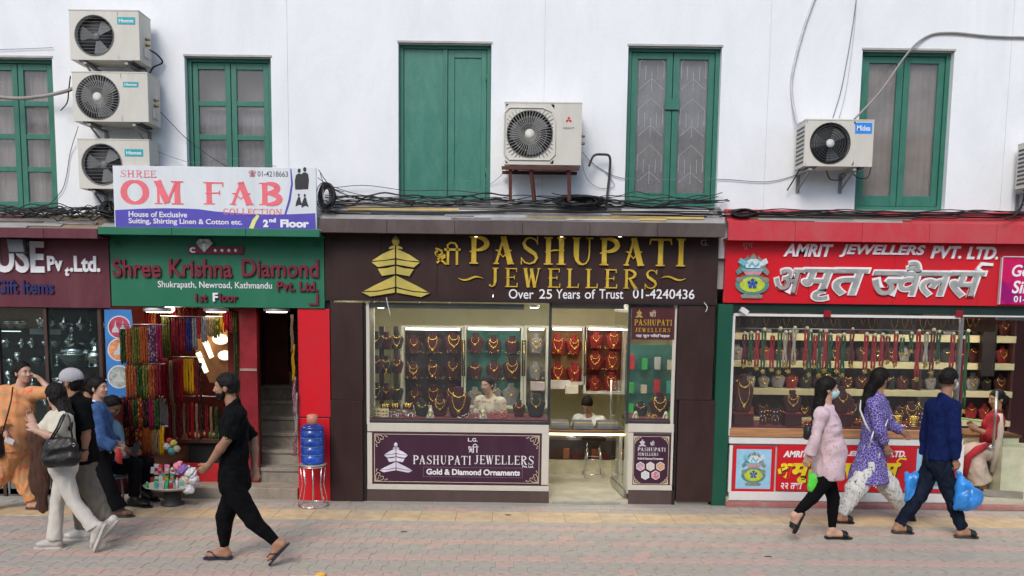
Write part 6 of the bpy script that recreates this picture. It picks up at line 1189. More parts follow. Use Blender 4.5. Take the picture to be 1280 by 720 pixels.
# ================================================================ BEAD SHOP AND STAIRS
WL1 = mat('warm lamp', (1, .9, .7), .5, emit=1.3, emcol=(1, .86, .60))
def bead_shop():
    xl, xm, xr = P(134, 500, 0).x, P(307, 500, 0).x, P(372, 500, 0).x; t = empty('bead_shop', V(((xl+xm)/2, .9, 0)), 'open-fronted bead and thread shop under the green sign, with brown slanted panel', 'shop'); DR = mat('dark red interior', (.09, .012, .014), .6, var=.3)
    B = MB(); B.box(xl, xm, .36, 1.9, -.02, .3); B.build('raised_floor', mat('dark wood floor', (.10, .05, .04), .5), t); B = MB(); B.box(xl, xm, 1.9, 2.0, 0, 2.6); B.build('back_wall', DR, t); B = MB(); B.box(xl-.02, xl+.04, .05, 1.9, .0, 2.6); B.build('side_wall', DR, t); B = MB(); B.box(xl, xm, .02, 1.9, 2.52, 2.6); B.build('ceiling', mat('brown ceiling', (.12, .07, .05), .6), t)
    # red partition beside the stairs
    a, b, c, d = rect(301, 384, 322, 600, .3); B = MB(); B.box(xm-.03, xm+.0, .36, .6, .14, 2.6); B.box(xm-.36, xm-.03, .57, .6, .14, 2.6); B.box(xm-.39, xm-.36, .57, 2.2, .14, 2.6); B.build('partition', mat('dark red partition', (.16, .012, .015), .5), t); B = MB(); B.box(a, b, .3, .36, .14, 2.6); B.build('red_panel', mat('deep red panel', (.20, .012, .018), .4, var=.2), t); B = MB(); a2, b2, c2, d2 = rect(302, 462, 326, 465, .15); B.box(a, b, .285, .30, c2, d2); B.build('panel_band', mat('pale band', (.3, .2, .18), .5), t)
    # stone step along the front
    B = MB(); x0, x1 = P(186, 610, 0).x, P(372, 610, 0).x; B.box(x0, x1, .0, .36, -.02, .135); B.build('front_step', dirt('worn stone step', (.34, .29, .23), (.12, .10, .08), .8, amt=.8, bump=.3), t, bevel=.01)
    a, b, c, d = rect(250, 582, 292, 600, .3); B = MB(); B.box(a-.3, b+.1, .31, .35, .136, .36); B.build('red_skirt', mat('red skirt board', (.45, .015, .02), .5), t)
    # counter shelf
    a, b, c, d = rect(215, 549, 300, 556, .55); B = MB(); B.box(a, b, .5, 1.3, d-.04, d); ct = B.build('counter', mat('brown counter', (.10, .045, .03), .5), t); ZC = d
    B = MB(); B.box(a+.2, b, .56, 1.2, .31, d-.041); B.build('counter_base', mat('black cloth', (.012, .012, .013), .9), t)
    # slanted underside of the stairs, brown, with lamps
    k = [P(238, 424, 1.06), P(294, 398, .85), P(292, 482, .85), P(262, 478, 1.0)]; B = MB(); k2 = [p+V((.0, .03, .02)) for p in k]; B.add(k+k2, [(0, 1, 2, 3), (7, 6, 5, 4), (0, 4, 5, 1), (1, 5, 6, 2), (2, 6, 7, 3), (3, 7, 4, 0)]); sp = B.build('slanted_panel', mat('brown slanted panel', (.36, .20, .10), .4), t)
    for (px, py, rx, rz, an, lb) in ((275.5, 424.5, .105, .065, 0, 'upper round lamp glowing on the slanted brown panel of the bead shop'), (281, 444.5, .09, .06, 0, 'lower round lamp glowing on the slanted brown panel of the bead shop')):
        c = P(px, py, .80 if px > 278 else .84); q = empty('round_lamp', c, lb, 'lamp', 'lamps in the bead shop'); B = MB(); B.lathe([(rx, 0), (rx*1.1, .012), (rx*1.1, .02), (0, .02)], (c.x, c.y, c.z), 24, axis='y', sy=rz/rx); B.build('rim', mat('white plastic', (0, 0, 0)), q); B = MB(); B.lathe([(0, -.012), (rx*.8, -.008), (rx*.97, -.001), (0, -.0005)], (c.x, c.y, c.z), 24, axis='y', sy=rz/rx); B.build('diffuser', WL1, q)
    for (px, py, h, lb) in ((260.5, 437, 20, 'short tube light, the upper of two tilted on the slanted brown panel'), (253, 453, 25, 'longer tube light, the lower of two tilted on the slanted brown panel')):
        c = P(px, py, .95 if h < 22 else 1.0); u = (P(px+h*.22, py+h*.5, c.y)-P(px-h*.22, py-h*.5, c.y)); q = empty('tube_light', c, lb, 'lamp', 'lamps in the bead shop'); B = MB(); B.beam(c-u/2, c+u/2, .02, .06); B.build('diffuser', WL1, q); B = MB(); B.beam(c-u*.5+V((0, .025, 0)), c+u*.5+V((0, .025, 0)), .025, .075); B.build('housing', mat('white plastic', (0, 0, 0)), q)
    for i, (px, w_) in enumerate(((197, 17), (270, 15), (346, 16))):
        c = P(px, 387.5, .12); r_ = w_/1050*9.9; q = empty('round_ceiling_light', c, ['left', 'middle', 'right'][i]+' of three round white ceiling lamps under the green sign', 'lamp', 'round lamps under the green sign'); B = MB(); B.lathe([(r_*.9, .03), (r_, .02), (r_, -.01), (r_*.85, -.02), (0, -.022)], c, 24); B.build('rim', mat('white plastic', (0, 0, 0)), q); B = MB(); B.lathe([(0, -.030), (r_*.7, -.029), (r_*.8, -.022), (0, -.0215)], c, 24); B.build('diffuser', mat('dim lamp', (1, .97, .9), .5, emit=12.0, emcol=(1, .88, .68)), q)
    c = P(212, 386, .3); q = empty('bare_bulb', c, 'bright bare lamp beside the left round lamp of the bead shop', 'lamp'); B = MB(); B.ball(c, (.06, .05, .05), 12); B.build('bulb', EMB, q); B = MB(); B.tube([c+V((0, 0, .04)), c+V((0, 0, .13))], .02, 8); B.build('holder', mat('white plastic', (0, 0, 0)), q)
    lampbox('warm glow panel added unseen in the bead shop ceiling behind the hanging strands', (xl+xm)/2+.1, .75, 2.42, .5, .3, mat('warm glow panel', (1, .8, .5), .5, emit=22.0, emcol=(1, .72, .42)))  # unseen panel added to give the stall an orange glow
    return xl, xm, xr, ZC
BXL, BXM, BXR, ZC = bead_shop()
def strands():
    rs = random.Random(9)
    pal = dict(green=((.015, .05, .02), (.10, .13, .02)), rust=((.30, .06, .02), (.42, .16, .05)), olive=((.09, .11, .02), (.25, .20, .04)), orange=((.42, .10, .02), (.25, .05, .02)), purple=((.13, .03, .09), (.38, .30, .32)), magenta=((.30, .01, .06), (.18, .01, .04)), maroon=((.16, .01, .02), (.30, .03, .03)), navy=((.02, .02, .12), (.05, .05, .2)), grey=((.18, .19, .21), (.25, .25, .27)), red=((.38, .01, .015), (.22, .01, .02)), yellow=((.70, .38, .01), (.55, .25, .01)), white=((.52, .50, .46), (.40, .30, .28)), black=((.012, .015, .014), (.20, .04, .03)), blackred=((.02, .01, .012), (.30, .02, .02)), redyel=((.25, .02, .02), (.50, .32, .03)), tan=((.30, .20, .11), (.2, .12, .07)), pink=((.45, .16, .22), (.55, .4, .42)))
    def bm_(c): a, b = pal[c]; return pattern('beads '+c, tuple(x*.5 for x in a), [tuple(x*.55 for x in b)], 'voronoi', 46, .42, .45, (1, 1, .6), .6)
    rows = [('top row by the blue poster', -.1, [(151, 158, 413, 455, 'green'), (158, 165, 412, 456, 'rust'), (165, 175, 411, 457, 'olive'), (175, 185, 410, 456, 'orange'), (185, 197, 409, 455, 'purple'), (197, 203, 408, 452, 'magenta')]),
            ('second row by the blue poster', -.1, [(158, 165, 458, 498, 'orange'), (165, 172, 458, 497, 'rust'), (172, 179, 458, 497, 'green'), (179, 186, 458, 498, 'olive'), (186, 194, 457, 498, 'rust'), (194, 202, 457, 498, 'maroon')]),
            ('third row above the seated man', -.08, [(154, 161, 498, 535, 'blackred'), (161, 166, 498, 534, 'maroon'), (166, 173, 499, 535, 'green'), (173, 179, 499, 536, 'redyel'), (179, 187, 499, 535, 'black'), (187, 193, 498, 536, 'magenta'), (193, 200, 498, 536, 'green')]),
            ('fourth row above the tray', -.06, [(154, 162, 537, 566, 'redyel'), (162, 170, 537, 566, 'blackred'), (170, 178, 537, 566, 'redyel'), (178, 190, 535, 569, 'orange'), (190, 200, 536, 570, 'tan'), (200, 206, 535, 569, 'yellow')]),
            ('row of rolls under the lamps', .12, [(203, 213, 398, 447, 'olive'), (215, 224, 398, 441, 'maroon'), (225, 232, 399, 441, 'maroon'), (233, 240, 399, 440, 'navy'), (241, 247, 399, 438, 'grey'), (247, 251, 398, 424, 'red'), (252, 259, 398, 428, 'grey'), (259, 267, 398, 420, 'tan'), (267, 275, 399, 423, 'olive')]),
            ('upper row behind the lamps', .35, [(182, 188, 388, 408, 'red'), (189, 195, 388, 408, 'orange'), (216, 222, 386, 399, 'red'), (223, 230, 386, 398, 'orange'), (232, 240, 386, 399, 'red'), (241, 249, 386, 399, 'maroon'), (275, 279, 388, 416, 'yellow'), (280, 286, 388, 414, 'red'), (287, 292, 388, 420, 'maroon'), (293, 298, 390, 500, 'green')]),
            ('middle row of hanging strands', .3, [(202, 206, 448, 500, 'red'), (207, 211, 449, 505, 'maroon'), (212, 217, 452, 506, 'tan'), (217, 222, 450, 503, 'maroon'), (223, 229, 449, 505, 'red'), (230, 236, 450, 490, 'yellow'), (237, 243, 450, 492, 'yellow'), (244, 248, 452, 500, 'maroon'), (249, 253, 455, 505, 'black')]),
            ('lower row of hanging strands', .4, [(200, 206, 497, 530, 'white'), (206, 211, 500, 535, 'white'), (211, 214, 505, 548, 'red'), (216, 220, 505, 548, 'tan'), (222, 227, 507, 549, 'maroon'), (229, 232, 505, 549, 'tan'), (234, 237, 507, 548, 'maroon'), (239, 243, 505, 549, 'red'), (245, 248, 506, 549, 'tan'), (250, 254, 507, 549, 'black'), (257, 261, 508, 548, 'maroon'), (263, 266, 510, 548, 'tan'), (269, 273, 510, 547, 'green')])]
    for lab, Y, items in rows:
        # rail the row hangs from
        x0 = P(items[0][0], 0, Y).x; xs = [P(i[0], i[2], Y).x for i in items]+[P(i[1], i[2], Y).x for i in items]; zt = max(P(i[0], i[2], Y).z for i in items)+.02
        B = MB(); B.tube([(min(xs)-.03, Y+.02, zt), (max(xs)+.03, Y+.02, zt)], .007, 6); tag(B.build('hanging_rail', mat('steel', (.5, .5, .5), .3, 1.0)), 'thin rail carrying the '+lab, 'rail')
        for k, (a, b, c, d, col) in enumerate(items):
            X0, X1, Z0, Z1 = rect(a, c, b, d, Y); w_ = X1-X0; n = max(2, int(w_/.022)); r_ = w_/n*.56; B = MB()
            for j in range(n):
                x = X0+w_*(j+.5)/n; yy = Y-.018*math.sin(PI*(j+.5)/n); ph = rs.uniform(0, 6); N = 7; l0 = Z0+rs.uniform(-.01, .012)
                B.tube([(x+.003*math.sin(ph+i*1.7), yy+.003*math.cos(ph+i), Z1+.012+(l0-Z1-.012)*i/N) for i in range(N+1)], [r_*.75]+[r_*(1+.12*math.sin(ph+i*2.1)) for i in range(N-1)]+[r_*.6], 6)
            B.add(*(lambda q: (q.v, q.f))(MB().box(X0+.002, X1-.002, Y-.004, Y+.012, Z1-.03, Z1+.016)))
            tag(B.build('bead_strands', bm_(col)), '%s bead strands, %s from left in the %s' % (dict(redyel='red and yellow', blackred='black and red').get(col, col), ORD[k], lab.replace('hanging ', '')), 'bead strands', 'bead and thread strands hung in rows')
    # strands on the right edge of the stairs
    for k, (a, b, c, d, col) in enumerate([(365.5, 369, 393, 440, 'tan'), (367, 370.5, 430, 476, 'yellow'), (368, 372, 470, 518, 'pink'), (370, 374, 490, 545, 'white'), (368, 373, 545, 568, 'pink')]):
        X0, X1, Z0, Z1 = rect(a, c, b, d, -.0); B = MB()
        for j in range(2): x = X0+(X1-X0)*(j+.5)/2; B.tube([(x+.006*math.sin(i*1.3+j), -.07-.01*j, Z1+(Z0-Z1)*i/8) for i in range(9)], .011, 6)
        tag(B.build('bead_strands', bm_(col)), '%s bead strand, %s from the top along the red panel by the stairs' % (col, ORD[k]), 'bead strands', 'strands hung along the red panel')
strands()
def goods():
    # tray of small goods
    c = P(215, 610, -.3); tr = empty('goods_stand', V((c.x, c.y, 0)), 'round white tray on a low stand, heaped with small packets', 'tray'); z = c.z; wt = mat('white enamel', (.62, .62, .6), .4)
    B = MB(); B.lathe([(0, 0), (.24, 0), (.31, .03), (.32, .045), (.30, .04), (.23, .012), (0, .012)], (c.x, c.y, z), 32, sy=.8); B.build('tray', wt, tr, ); B = MB(); B.lathe([(.13, -z+.0), (.13, -z+.02), (.10, -z+.03), (.09, -.001), (0, -.001)], (c.x, c.y, z), 16); B.build('pedestal', mat('dark plastic', (.05, .05, .05), .5), tr)
    rs = random.Random(21); cols = dict(blue=(.08, .32, .60), white=(.66, .66, .66), green=(.05, .42, .10), orange=(.75, .20, .04), pink=(.66, .22, .30), yellow=(.62, .58, .12), teal=(.08, .42, .40), red=(.5, .03, .04), violet=(.25, .12, .4), cream=(.6, .52, .4))
    k = 0
    for row, (yy, zz, n) in enumerate(((-.14, .013, 9), (.0, .05, 9), (.1, .13, 8), (-.03, .17, 6))):
        for i in range(n):
            cn = rs.choice(list(cols)+['white', 'white', 'cream', 'teal', 'white']); x = c.x-.25+.5*(i+.5)/n+rs.uniform(-.01, .01); w_, h, d_ = rs.uniform(.035, .06), rs.uniform(.06, .13), .03; kind = rs.random()*.8; t = empty('packet' if kind < .6 else 'bottle', V((x, c.y+yy, z+zz)))
            pos = '%s from the left in the %s row of the white tray' % (ORD[i], ['front', 'second', 'third', 'topmost'][row])
            if kind < .6:
                M = Matrix.Rotation(rs.uniform(-.3, .3), 3, 'Z')@Matrix.Rotation(rs.uniform(-.2, .2), 3, 'Y'); B = MB(); B.obox((x, c.y+yy, z+zz+h/2+.006), (w_/2, d_/2, h/2), M); B.build('carton', mat('packet '+cn, cols[cn], .4, var=.1), t, bevel=.003); B = MB(); B.obox(V((x, c.y+yy, z+zz+h/2+.006))+M@V((0, -d_/2-.001, .0)), (w_*.4, .0008, h*.18), M); B.build('label_band', mat('packet '+rs.choice(list(cols)), (.5, .5, .5)), t); tag(t, '%s packet, %s' % (cn, pos), 'packet', 'small goods on the white tray')
            else:
                B = MB(); B.lathe([(0, 0), (w_*.4, 0), (w_*.4, h*.7), (w_*.2, h*.8), (w_*.2, h*.86)], (x, c.y+yy, z+zz+.006), 12); B.build('bottle_body', mat('packet '+cn, cols[cn], .4, var=.1), t); B = MB(); B.lathe([(w_*.22, h*.86), (w_*.22, h), (0, h)], (x, c.y+yy, z+zz+.006), 10); B.build('cap', wt, t); tag(t, '%s small bottle, %s' % (cn, pos), 'bottle', 'small goods on the white tray')
    for i, (px, py, cn, r_) in enumerate(((238, 592, 'white', .05), (232, 600, 'cream', .045), (242, 601, 'white', .04), (228, 588, 'violet', .045), (222, 583, 'pink', .04), (236, 612, 'white', .05))):
        F = Sdf(P(px, py, -.42)-V((.15, .15, .15)), P(px, py, -.42)+V((.15, .15, .15)), .009); F.ell(P(px, py, -.42), (r_*1.2, r_, r_), k=.01); F.ell(P(px+3, py-3, -.4), (r_*.7, r_*.7, r_*.9), k=.02); q = empty('plastic_packet', P(px, py+5, -.42), 'crumpled clear and %s plastic packet, %s counted along the right side of the white tray' % (cn, ORD[i]), 'packet', 'crumpled packets on the tray'); F.mesh('film', mat('crumpled '+cn, cols[cn], .3, bump=.8, bscale=60, var=.3, scale=30), q, .012, (60, 60, 60))
    # balls of wool
    for i, (px, py, cn, r_) in enumerate(((212, 551, 'red', .035), (217, 554, 'yellow', .04), (209, 558, 'white', .045), (215, 564, 'teal', .045), (221, 561, 'cream', .04))):
        c_ = P(px, py, -.05); B = MB(); B.ball(c_, r_, 14); q = empty('wool_ball', c_-V((0, 0, r_)), '%s ball of wool hanging in the net above the white tray' % cn, 'wool', 'balls of wool above the tray'); B.build('core', mat('wool '+cn, tuple(v_*.6 for v_ in cols[cn]), .9, bump=.8, bscale=80), q)
        for j in range(3): a = j*1.1; ax1 = V((math.cos(a), 0, math.sin(a))); ax2 = V((0, 1, 0)); B = MB(); B.tube([c_+(ax1*math.cos(w)+ax2*math.sin(w))*r_ for w in [m_*PI/8 for m_ in range(16)]], .006, 5, closed=True); B.build('yarn', mat('wool '+cn, (0, 0, 0)), q)
    # counter clutter
    for i in range(12):
        px = 238+i*4.2; cn = rs.choice(['orange', 'cream', 'yellow', 'red', 'green', 'white']); x = P(px, 545, .62).x; F = MB(); F.ball((x, .62+rs.uniform(-.05, .1), ZC+.03), (.05, .04, rs.uniform(.025, .05)), 8); q = F.build('thread_bundle', pattern('thread '+cn, cols[cn], [(.3, .12, .05)], 'wave', 60, .4)); tag(q, '%s bundle of thread, %s along the shop counter behind the man in black' % (cn, ORD[i]), 'thread', 'thread bundles on the counter')
goods()
def stairs():
    x0, x1 = P(330, 500, .4).x, P(373, 500, 0).x; t = empty('staircase', V(((x0+x1)/2, 1.6, 0)), 'worn concrete stairs rising into a dark passage beside the red panel', 'stairs'); cm = dirt('stair concrete', (.30, .27, .225), (.13, .11, .09), .85, dscale=(2, 2, 2), amt=.9, bump=.35)
    for k in range(11):
        y0 = .36+.265*k; z1 = .135+.175*(k+1); B = MB(); B.box(x0-.42, x1+.08, y0-.02, y0+.31, z1-.045, z1); B.build('tread', cm, t, bevel=.008); B = MB(); B.box(x0-.42, x1+.08, y0, y0+.3, z1-.176, z1-.046); B.build('riser', cm, t)
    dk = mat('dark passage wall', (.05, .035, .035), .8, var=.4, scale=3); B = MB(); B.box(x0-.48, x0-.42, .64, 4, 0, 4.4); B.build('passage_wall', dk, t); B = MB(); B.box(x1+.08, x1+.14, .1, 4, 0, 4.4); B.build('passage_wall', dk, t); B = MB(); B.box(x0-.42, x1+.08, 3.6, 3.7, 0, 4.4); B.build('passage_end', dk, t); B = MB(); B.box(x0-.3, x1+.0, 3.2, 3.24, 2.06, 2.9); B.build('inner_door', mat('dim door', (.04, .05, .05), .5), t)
    a, b, c, d = rect(349, 421, 363, 430, 2.4); B = MB(); B.box(a, b, 2.4, 2.43, c, d); tag(B.build('green_plate', mat('green plate', (.03, .14, .07), .5)), 'dim green plate on the dark passage wall over the stairs', 'sign')
    # right red panel
    p = empty('cladding_panel', V((P(392, 620, 0).x, 0, 0)), 'bright red cladding panel between the stairs and the brown pillar', 'panel')
    for y0, y1 in ((386, 521.3), (522.8, 626)): a, b, c, d = rect(373, y0, 412.6, y1, -.03); B = MB(); B.box(a, b, -.03, .12, max(c, .0), d); B.build('panel_sheet', REDP, p, bevel=.003)
    a, b, c, d = rect(373, 386, 412.6, 626, -.03); B = MB(); B.box(a, b, -.02, .1, .01, d); B.build('backing', mat('black trim', (0, 0, 0)), p)
    B = MB(); a, b, c, d = rect(136, 384, 413, 388, .0); B.box(a, b, .0, .1, d-.001, d+.2); tag(B.build('lintel_board', mat('black trim', (0, 0, 0))), 'dark board closing the gap above the bead shop opening', 'board')
stairs()
def water_jar():
    Y = -.28; c = P(391, 579, Y); z0 = c.z; t = empty('wire_stool', V((c.x, Y, 0)), 'round wire-legged stool carrying the blue water jar', 'stool'); ch = mat('chrome', (0, 0, 0)); R_ = .15
    B = MB(); B.lathe([(0, -.02), (R_, -.02), (R_+.012, -.008), (R_, .0), (0, -.001)], (c.x, Y, z0), 28); B.build('seat', mat('steel seat', (.45, .42, .4), .4, .6), t)
    for zz, rr in ((.012, R_+.02), (z0-.03, R_-.005)): B = MB(); B.tube([(c.x+rr*math.cos(i*PI/14), Y+rr*math.sin(i*PI/14), zz) for i in range(28)], .007, 6, closed=True); B.build('ring', ch, t)
    for i in range(8): a = i*PI/4+.2; B = MB(); B.tube([(c.x+(R_-.01)*math.cos(a), Y+(R_-.01)*math.sin(a), z0-.025), (c.x+(R_-.03)*math.cos(a), Y+(R_-.03)*math.sin(a), z0*.5), (c.x+(R_+.018)*math.cos(a), Y+(R_+.018)*math.sin(a), .012)], .005, 5); B.build('leg', ch, t)
    h = P(391, 530, Y).z-z0; r = .134; q = empty('water_jar', V((c.x, Y, z0)), 'large blue translucent water jar upright on the wire stool', 'water jar'); bl = mat('blue translucent plastic', (.012, .06, .34), .12, var=.35, scale=3, spec=.7); prof = [(0, .003), (r*.9, .003), (r, .02)]
    for k in range(4): z = .03+(h-.07)*k/4; s_ = (h-.07)/4; prof += [(r, z), (r, z+s_*.62), (r*.93, z+s_*.72), (r*.93, z+s_*.85), (r, z+s_*.95)]
    prof += [(r*.95, h-.03), (r*.6, h-.005), (r*.42, h)]; B = MB(); B.lathe(prof, (c.x, Y, z0), 32); B.build('bottle_body', bl, q)
    for k in range(3): B = MB(); zz = z0+.03+(h-.07)*(k+1)/4-.018*1; B.tube([(c.x+r*.965*math.cos(i*PI/16), Y+r*.965*math.sin(i*PI/16), zz) for i in range(32)], .005, 5, closed=True); B.build('rib', mat('pale blue rib', (.10, .22, .5), .2), q)
    B = MB(); B.lathe([(r*.42, h), (r*.47, h+.004), (r*.45, h+.105), (r*.3, h+.112), (0, h+.112)], (c.x, Y, z0), 24); B.build('cap', mat('salmon cap', (.52, .20, .13), .5), q)
water_jar()
# ================================================================ RED JEWELLERY SHOP
def shop_amrit():
    xl, xr = P(906, 500, 0).x, 8.0; t = empty('red_jewellery_shop', V((xl+2, 1.2, 0)), 'red jewellery shop with long glass window full of hanging beads and gold necklaces', 'shop')
    a, b, c, d = rect(893.5, 380, 912, 630, -.04); B = MB(); B.box(a, b, -.04, .15, 0, d+.0); B.build('corner_post', DKGREEN, t, bevel=.004)
    a, b, c, d = rect(912, 381, 1330, 392.5, -.02); B = MB(); B.box(a, b, -.02, .1, c, d+.06); B.build('header', mat('dark green header', (.012, .03, .024), .4), t)
    for px in (1034, 1199): a, b, c, d = rect(px-4.5, 388, px+4.5, 396.5, -.025); B = MB(); B.box(a, b, -.03, -.021, c, d); B.build('header_clip', mat('red plate', (.25, .01, .02), .4), t)
    FW = dirt('white window frame', (.70, .70, .68), (.5, .48, .44), .4, amt=.4, bump=.03)
    def fr(x0, y0, x1, y1, nm='frame_rail', m=FW, Y=-.015, th=.05): a, b, c, d = rect(x0, y0, x1, y1, Y); B = MB(); B.box(a, b, Y, Y+th, c, d); return B.build(nm, m, t, bevel=.003)
    fr(912.5, 395, 916.5, 545); fr(917, 393.5, 1200, 396.8); fr(1197, 397.3, 1200.5, 545, m=mat('steel', (.5, .5, .5), .3, 1.0)); fr(1204, 393.5, 1300, 396.5)
    fr(912.5, 536.8, 1198, 547.5, 'wood_sill', mat('wood sill', (.42, .21, .10), .4, var=.25, scale=3, stretch=(1, 8, 14), bump=.1), -.03, .6)
    fr(911, 548, 1204, 556.2); fr(911, 616, 1204, 627); fr(911, 556.8, 915, 615.4); fr(1196.5, 556.8, 1204, 615.4)
    a, b, c, d = rect(912, 550, 1203, 626, 0); B = MB(); B.box(a+.01, b-.01, .04, .5, .04, d); B.build('plinth_box', FW, t)
    a, b, c, d = rect(917, 397, 1197, 536.5, 0); B = MB(); B.box(a, b, .0, .008, c, d); B.build('window_glass', CLEAR, t); gx0, gx1, gz0, gz1 = a, b, c, d
    B = MB(); B.box(P(905, 630, 0).x, 8, -.10, .0, -.0, .05); B.build('red_step', dirt('worn red step', (.36, .12, .11), (.35, .28, .24), .85, amt=.9, bump=.3), t, bevel=.006)
    # room
    YB = 1.75; B = MB(); B.box(xl, xr, .0, 3, -.02, .10); B.build('floor', mat('pale marble floor', (0, 0, 0)), t); B = MB(); B.box(xl-.02, xl+.03, .15, 3, 0, 2.6); B.build('side_wall', mat('maroon wall', (.10, .02, .02), .6), t); B = MB(); B.box(xl, xr, 3, 3.1, 0, 2.6); B.build('back_wall', mat('maroon wall', (0, 0, 0)), t); B = MB(); B.box(xl, xr, .1, 3, 2.5, 2.6); B.build('ceiling', mat('shop ceiling', (0, 0, 0)), t)
    # wall unit with shelves
    k = empty('wall_shelf_unit', V((P(1080, 500, YB).x, YB, .1)), 'long wall unit with three cream shelves of necklace stands in the red shop', 'shelf unit'); X0, X1 = P(914, 450, YB).x, P(1266, 450, YB).x
    B = MB(); B.box(X0, X1, YB+.25, YB+.28, .1, 2.45); B.build('back_panel', mat('dark maroon panel', (.055, .018, .016), .4, var=.4, scale=3), k); zs = []
    for y0, y1 in ((418, 426.5), (452.5, 460.5), (487.5, 495)):
        a, b, c, d = rect(920, y0, 1240, y1, YB-.05); B = MB(); B.box(X0, X1, YB-.05, YB+.25, c, d); B.build('shelf', mat('cream shelf', (.58, .52, .33), .5, var=.06), k, bevel=.003); zs.append(d)
    a, b, c, d = rect(920, 524, 1240, 531, YB-.05); B = MB(); B.box(X0, X1, YB-.05, YB+.25, c, d); B.build('shelf', mat('cream shelf', (0, 0, 0)), k); zs.append(d)
    for x in (X0, (X0*2+X1)/3, (X0+2*X1)/3, X1-.03): B = MB(); B.box(x, x+.03, YB-.04, YB+.25, .1, 2.45); B.build('upright', mat('dark maroon panel', (0, 0, 0)), k)
    for i in range(4):
        x = X0+(X1-X0)*(i+.5)/4; lampbox('unseen lit ceiling panel in the red shop, %s from the left' % ORD[i], x, .95, 2.40, .5, .16, mat('bright shop panel', (1, .95, .85), .5, emit=42.0, emcol=(1, .88, .68)))  # unseen panels, some added to brighten and warm the interior
    rs = random.Random(31); rown = ['top', 'second', 'third', 'bottom']
    for r_, z in enumerate(zs):
        n = 20
        for i in range(n):
            if rs.random() < .04: continue
            x = X0+.1+(X1-X0-.2)*i/(n-1); st = rs.choice(['collar', 'double', 'chain', 'chain', 'long']); vl = rs.choice(['maroon', 'maroon', 'wine', 'black', 'grey'] if r_ else ['maroon', 'black', 'grey'])
            place_bust(st, vl, V((x, YB+.07, z+.002)), rs.uniform(.19, .25), '%s necklace stand, %s from left, %s shelf of the red shop' % (dict(maroon='maroon', wine='red', black='black', grey='grey')[vl], ORD[i], rown[r_]), 'necklace stands on the red shop shelves', rz=rs.uniform(-.2, .2))
    # necklaces hanging in the window, top
    X = lambda px, Y=.12: P(px, 440, Y).x
    BR = {'red': mat('red beads', (.42, .01, .02), .3, bump=.8, bscale=140), 'green': mat('green beads', (.02, .09, .035), .3, bump=.8, bscale=140), 'cream': mat('cream beads', (.5, .42, .33), .4, bump=.8, bscale=140), 'dark': mat('dark red beads', (.14, .01, .015), .3, bump=.8, bscale=140)}
    B = MB(); zr = P(1060, 414, .12).z; B.tube([(X(918), .12, zr+.02), (X(1212), .12, zr+.02)], .007, 6); tag(B.build('hanging_rail', mat('steel', (0, 0, 0))), 'steel rail along the red shop window carrying the bead strands', 'rail')
    prl = mat('pearl ball', (.75, .68, .45), .3); T_ = [(946, 'red', 458), (954, 'green', 462), (965, 'red', 460), (974, 'green', 463), (981, 'cream', 455), (986, 'dark', 462), (992, 'cream', 452), (1007, 'red', 457), (1012, 'green', 466), (1018.5, 'red', 456), (1024.5, 'green', 467), (1031, 'red', 461), (1037, 'green', 467), (1047, 'red', 462), (1053.5, 'green', 467), (1064, 'dark', 455), (1082, 'red', 462), (1092, 'red', 460), (1102, 'red', 457), (1109, 'dark', 450), (1119, 'red', 454), (1127, 'green', 440), (1138, 'green', 437), (1147, 'red', 472), (1157, 'cream', 455), (1165, 'dark', 464), (1172, 'green', 450), (1190, 'red', 460), (1198, 'green', 505), (1203, 'dark', 520), (1208, 'green', 512), (930, 'dark', 455), (938, 'green', 452)]
    for i, (px, col, ye) in enumerate(sorted(T_)):
        yb = .12+.03*((i*7) % 5)/5-.02; x = X(px, yb); z1 = zr+rs.uniform(-.07, .03); z0 = P(px, ye, yb).z; t2 = empty('bead_necklace', V((x, yb, z0)), '%s bead necklace with gold pendant, %s hanging in the red shop window' % (dict(dark='dark red').get(col, col), (ORD[i] if i < 20 else ['twenty-'+q for q in ORD][i-20] if i < 29 else ['thirtieth', 'thirty-first', 'thirty-second', 'thirty-third'][i-29])+' from left'), 'bead necklace', 'bead necklaces hanging in the red shop window')
        for j, dx in enumerate((-.012, .012)): B = MB(); B.tube([(x+dx*(1+.5*math.sin(m_)), yb+.004*math.cos(m_*2), z1+(z0-z1)*m_/9) for m_ in range(10)], [.011+.003*(m_ % 2) for m_ in range(10)], 6); B.build('bead_strand', BR[col], t2)
        B = MB(); B.ball((x, yb-.012, z1+.005), rs.uniform(.015, .025), 10); B.build('top_ball', prl, t2)
        B = MB(); n_ = 10; B.prism([(x+(.034 if q % 2 else .02)*math.cos(2*PI*q/n_), z0-.02+(.038 if q % 2 else .02)*math.sin(2*PI*q/n_)) for q in range(n_)], yb-.018, yb+.004); B.build('pendant', GOLDJ, t2)
        B = MB(); B.tube([(x, yb, z1+.02), (x, .12, zr+.03)], .003, 4); B.build('thread', BLK, t2)
    # gold chains hung on a top board
    a, b, c, d = rect(918, 398, 1245, 413, .45); B = MB(); B.box(a, b, .45, .47, c, d+.01); B.build('chain_board', mat('brown chain board', (.10, .04, .025), .5, var=.4, scale=3), t)
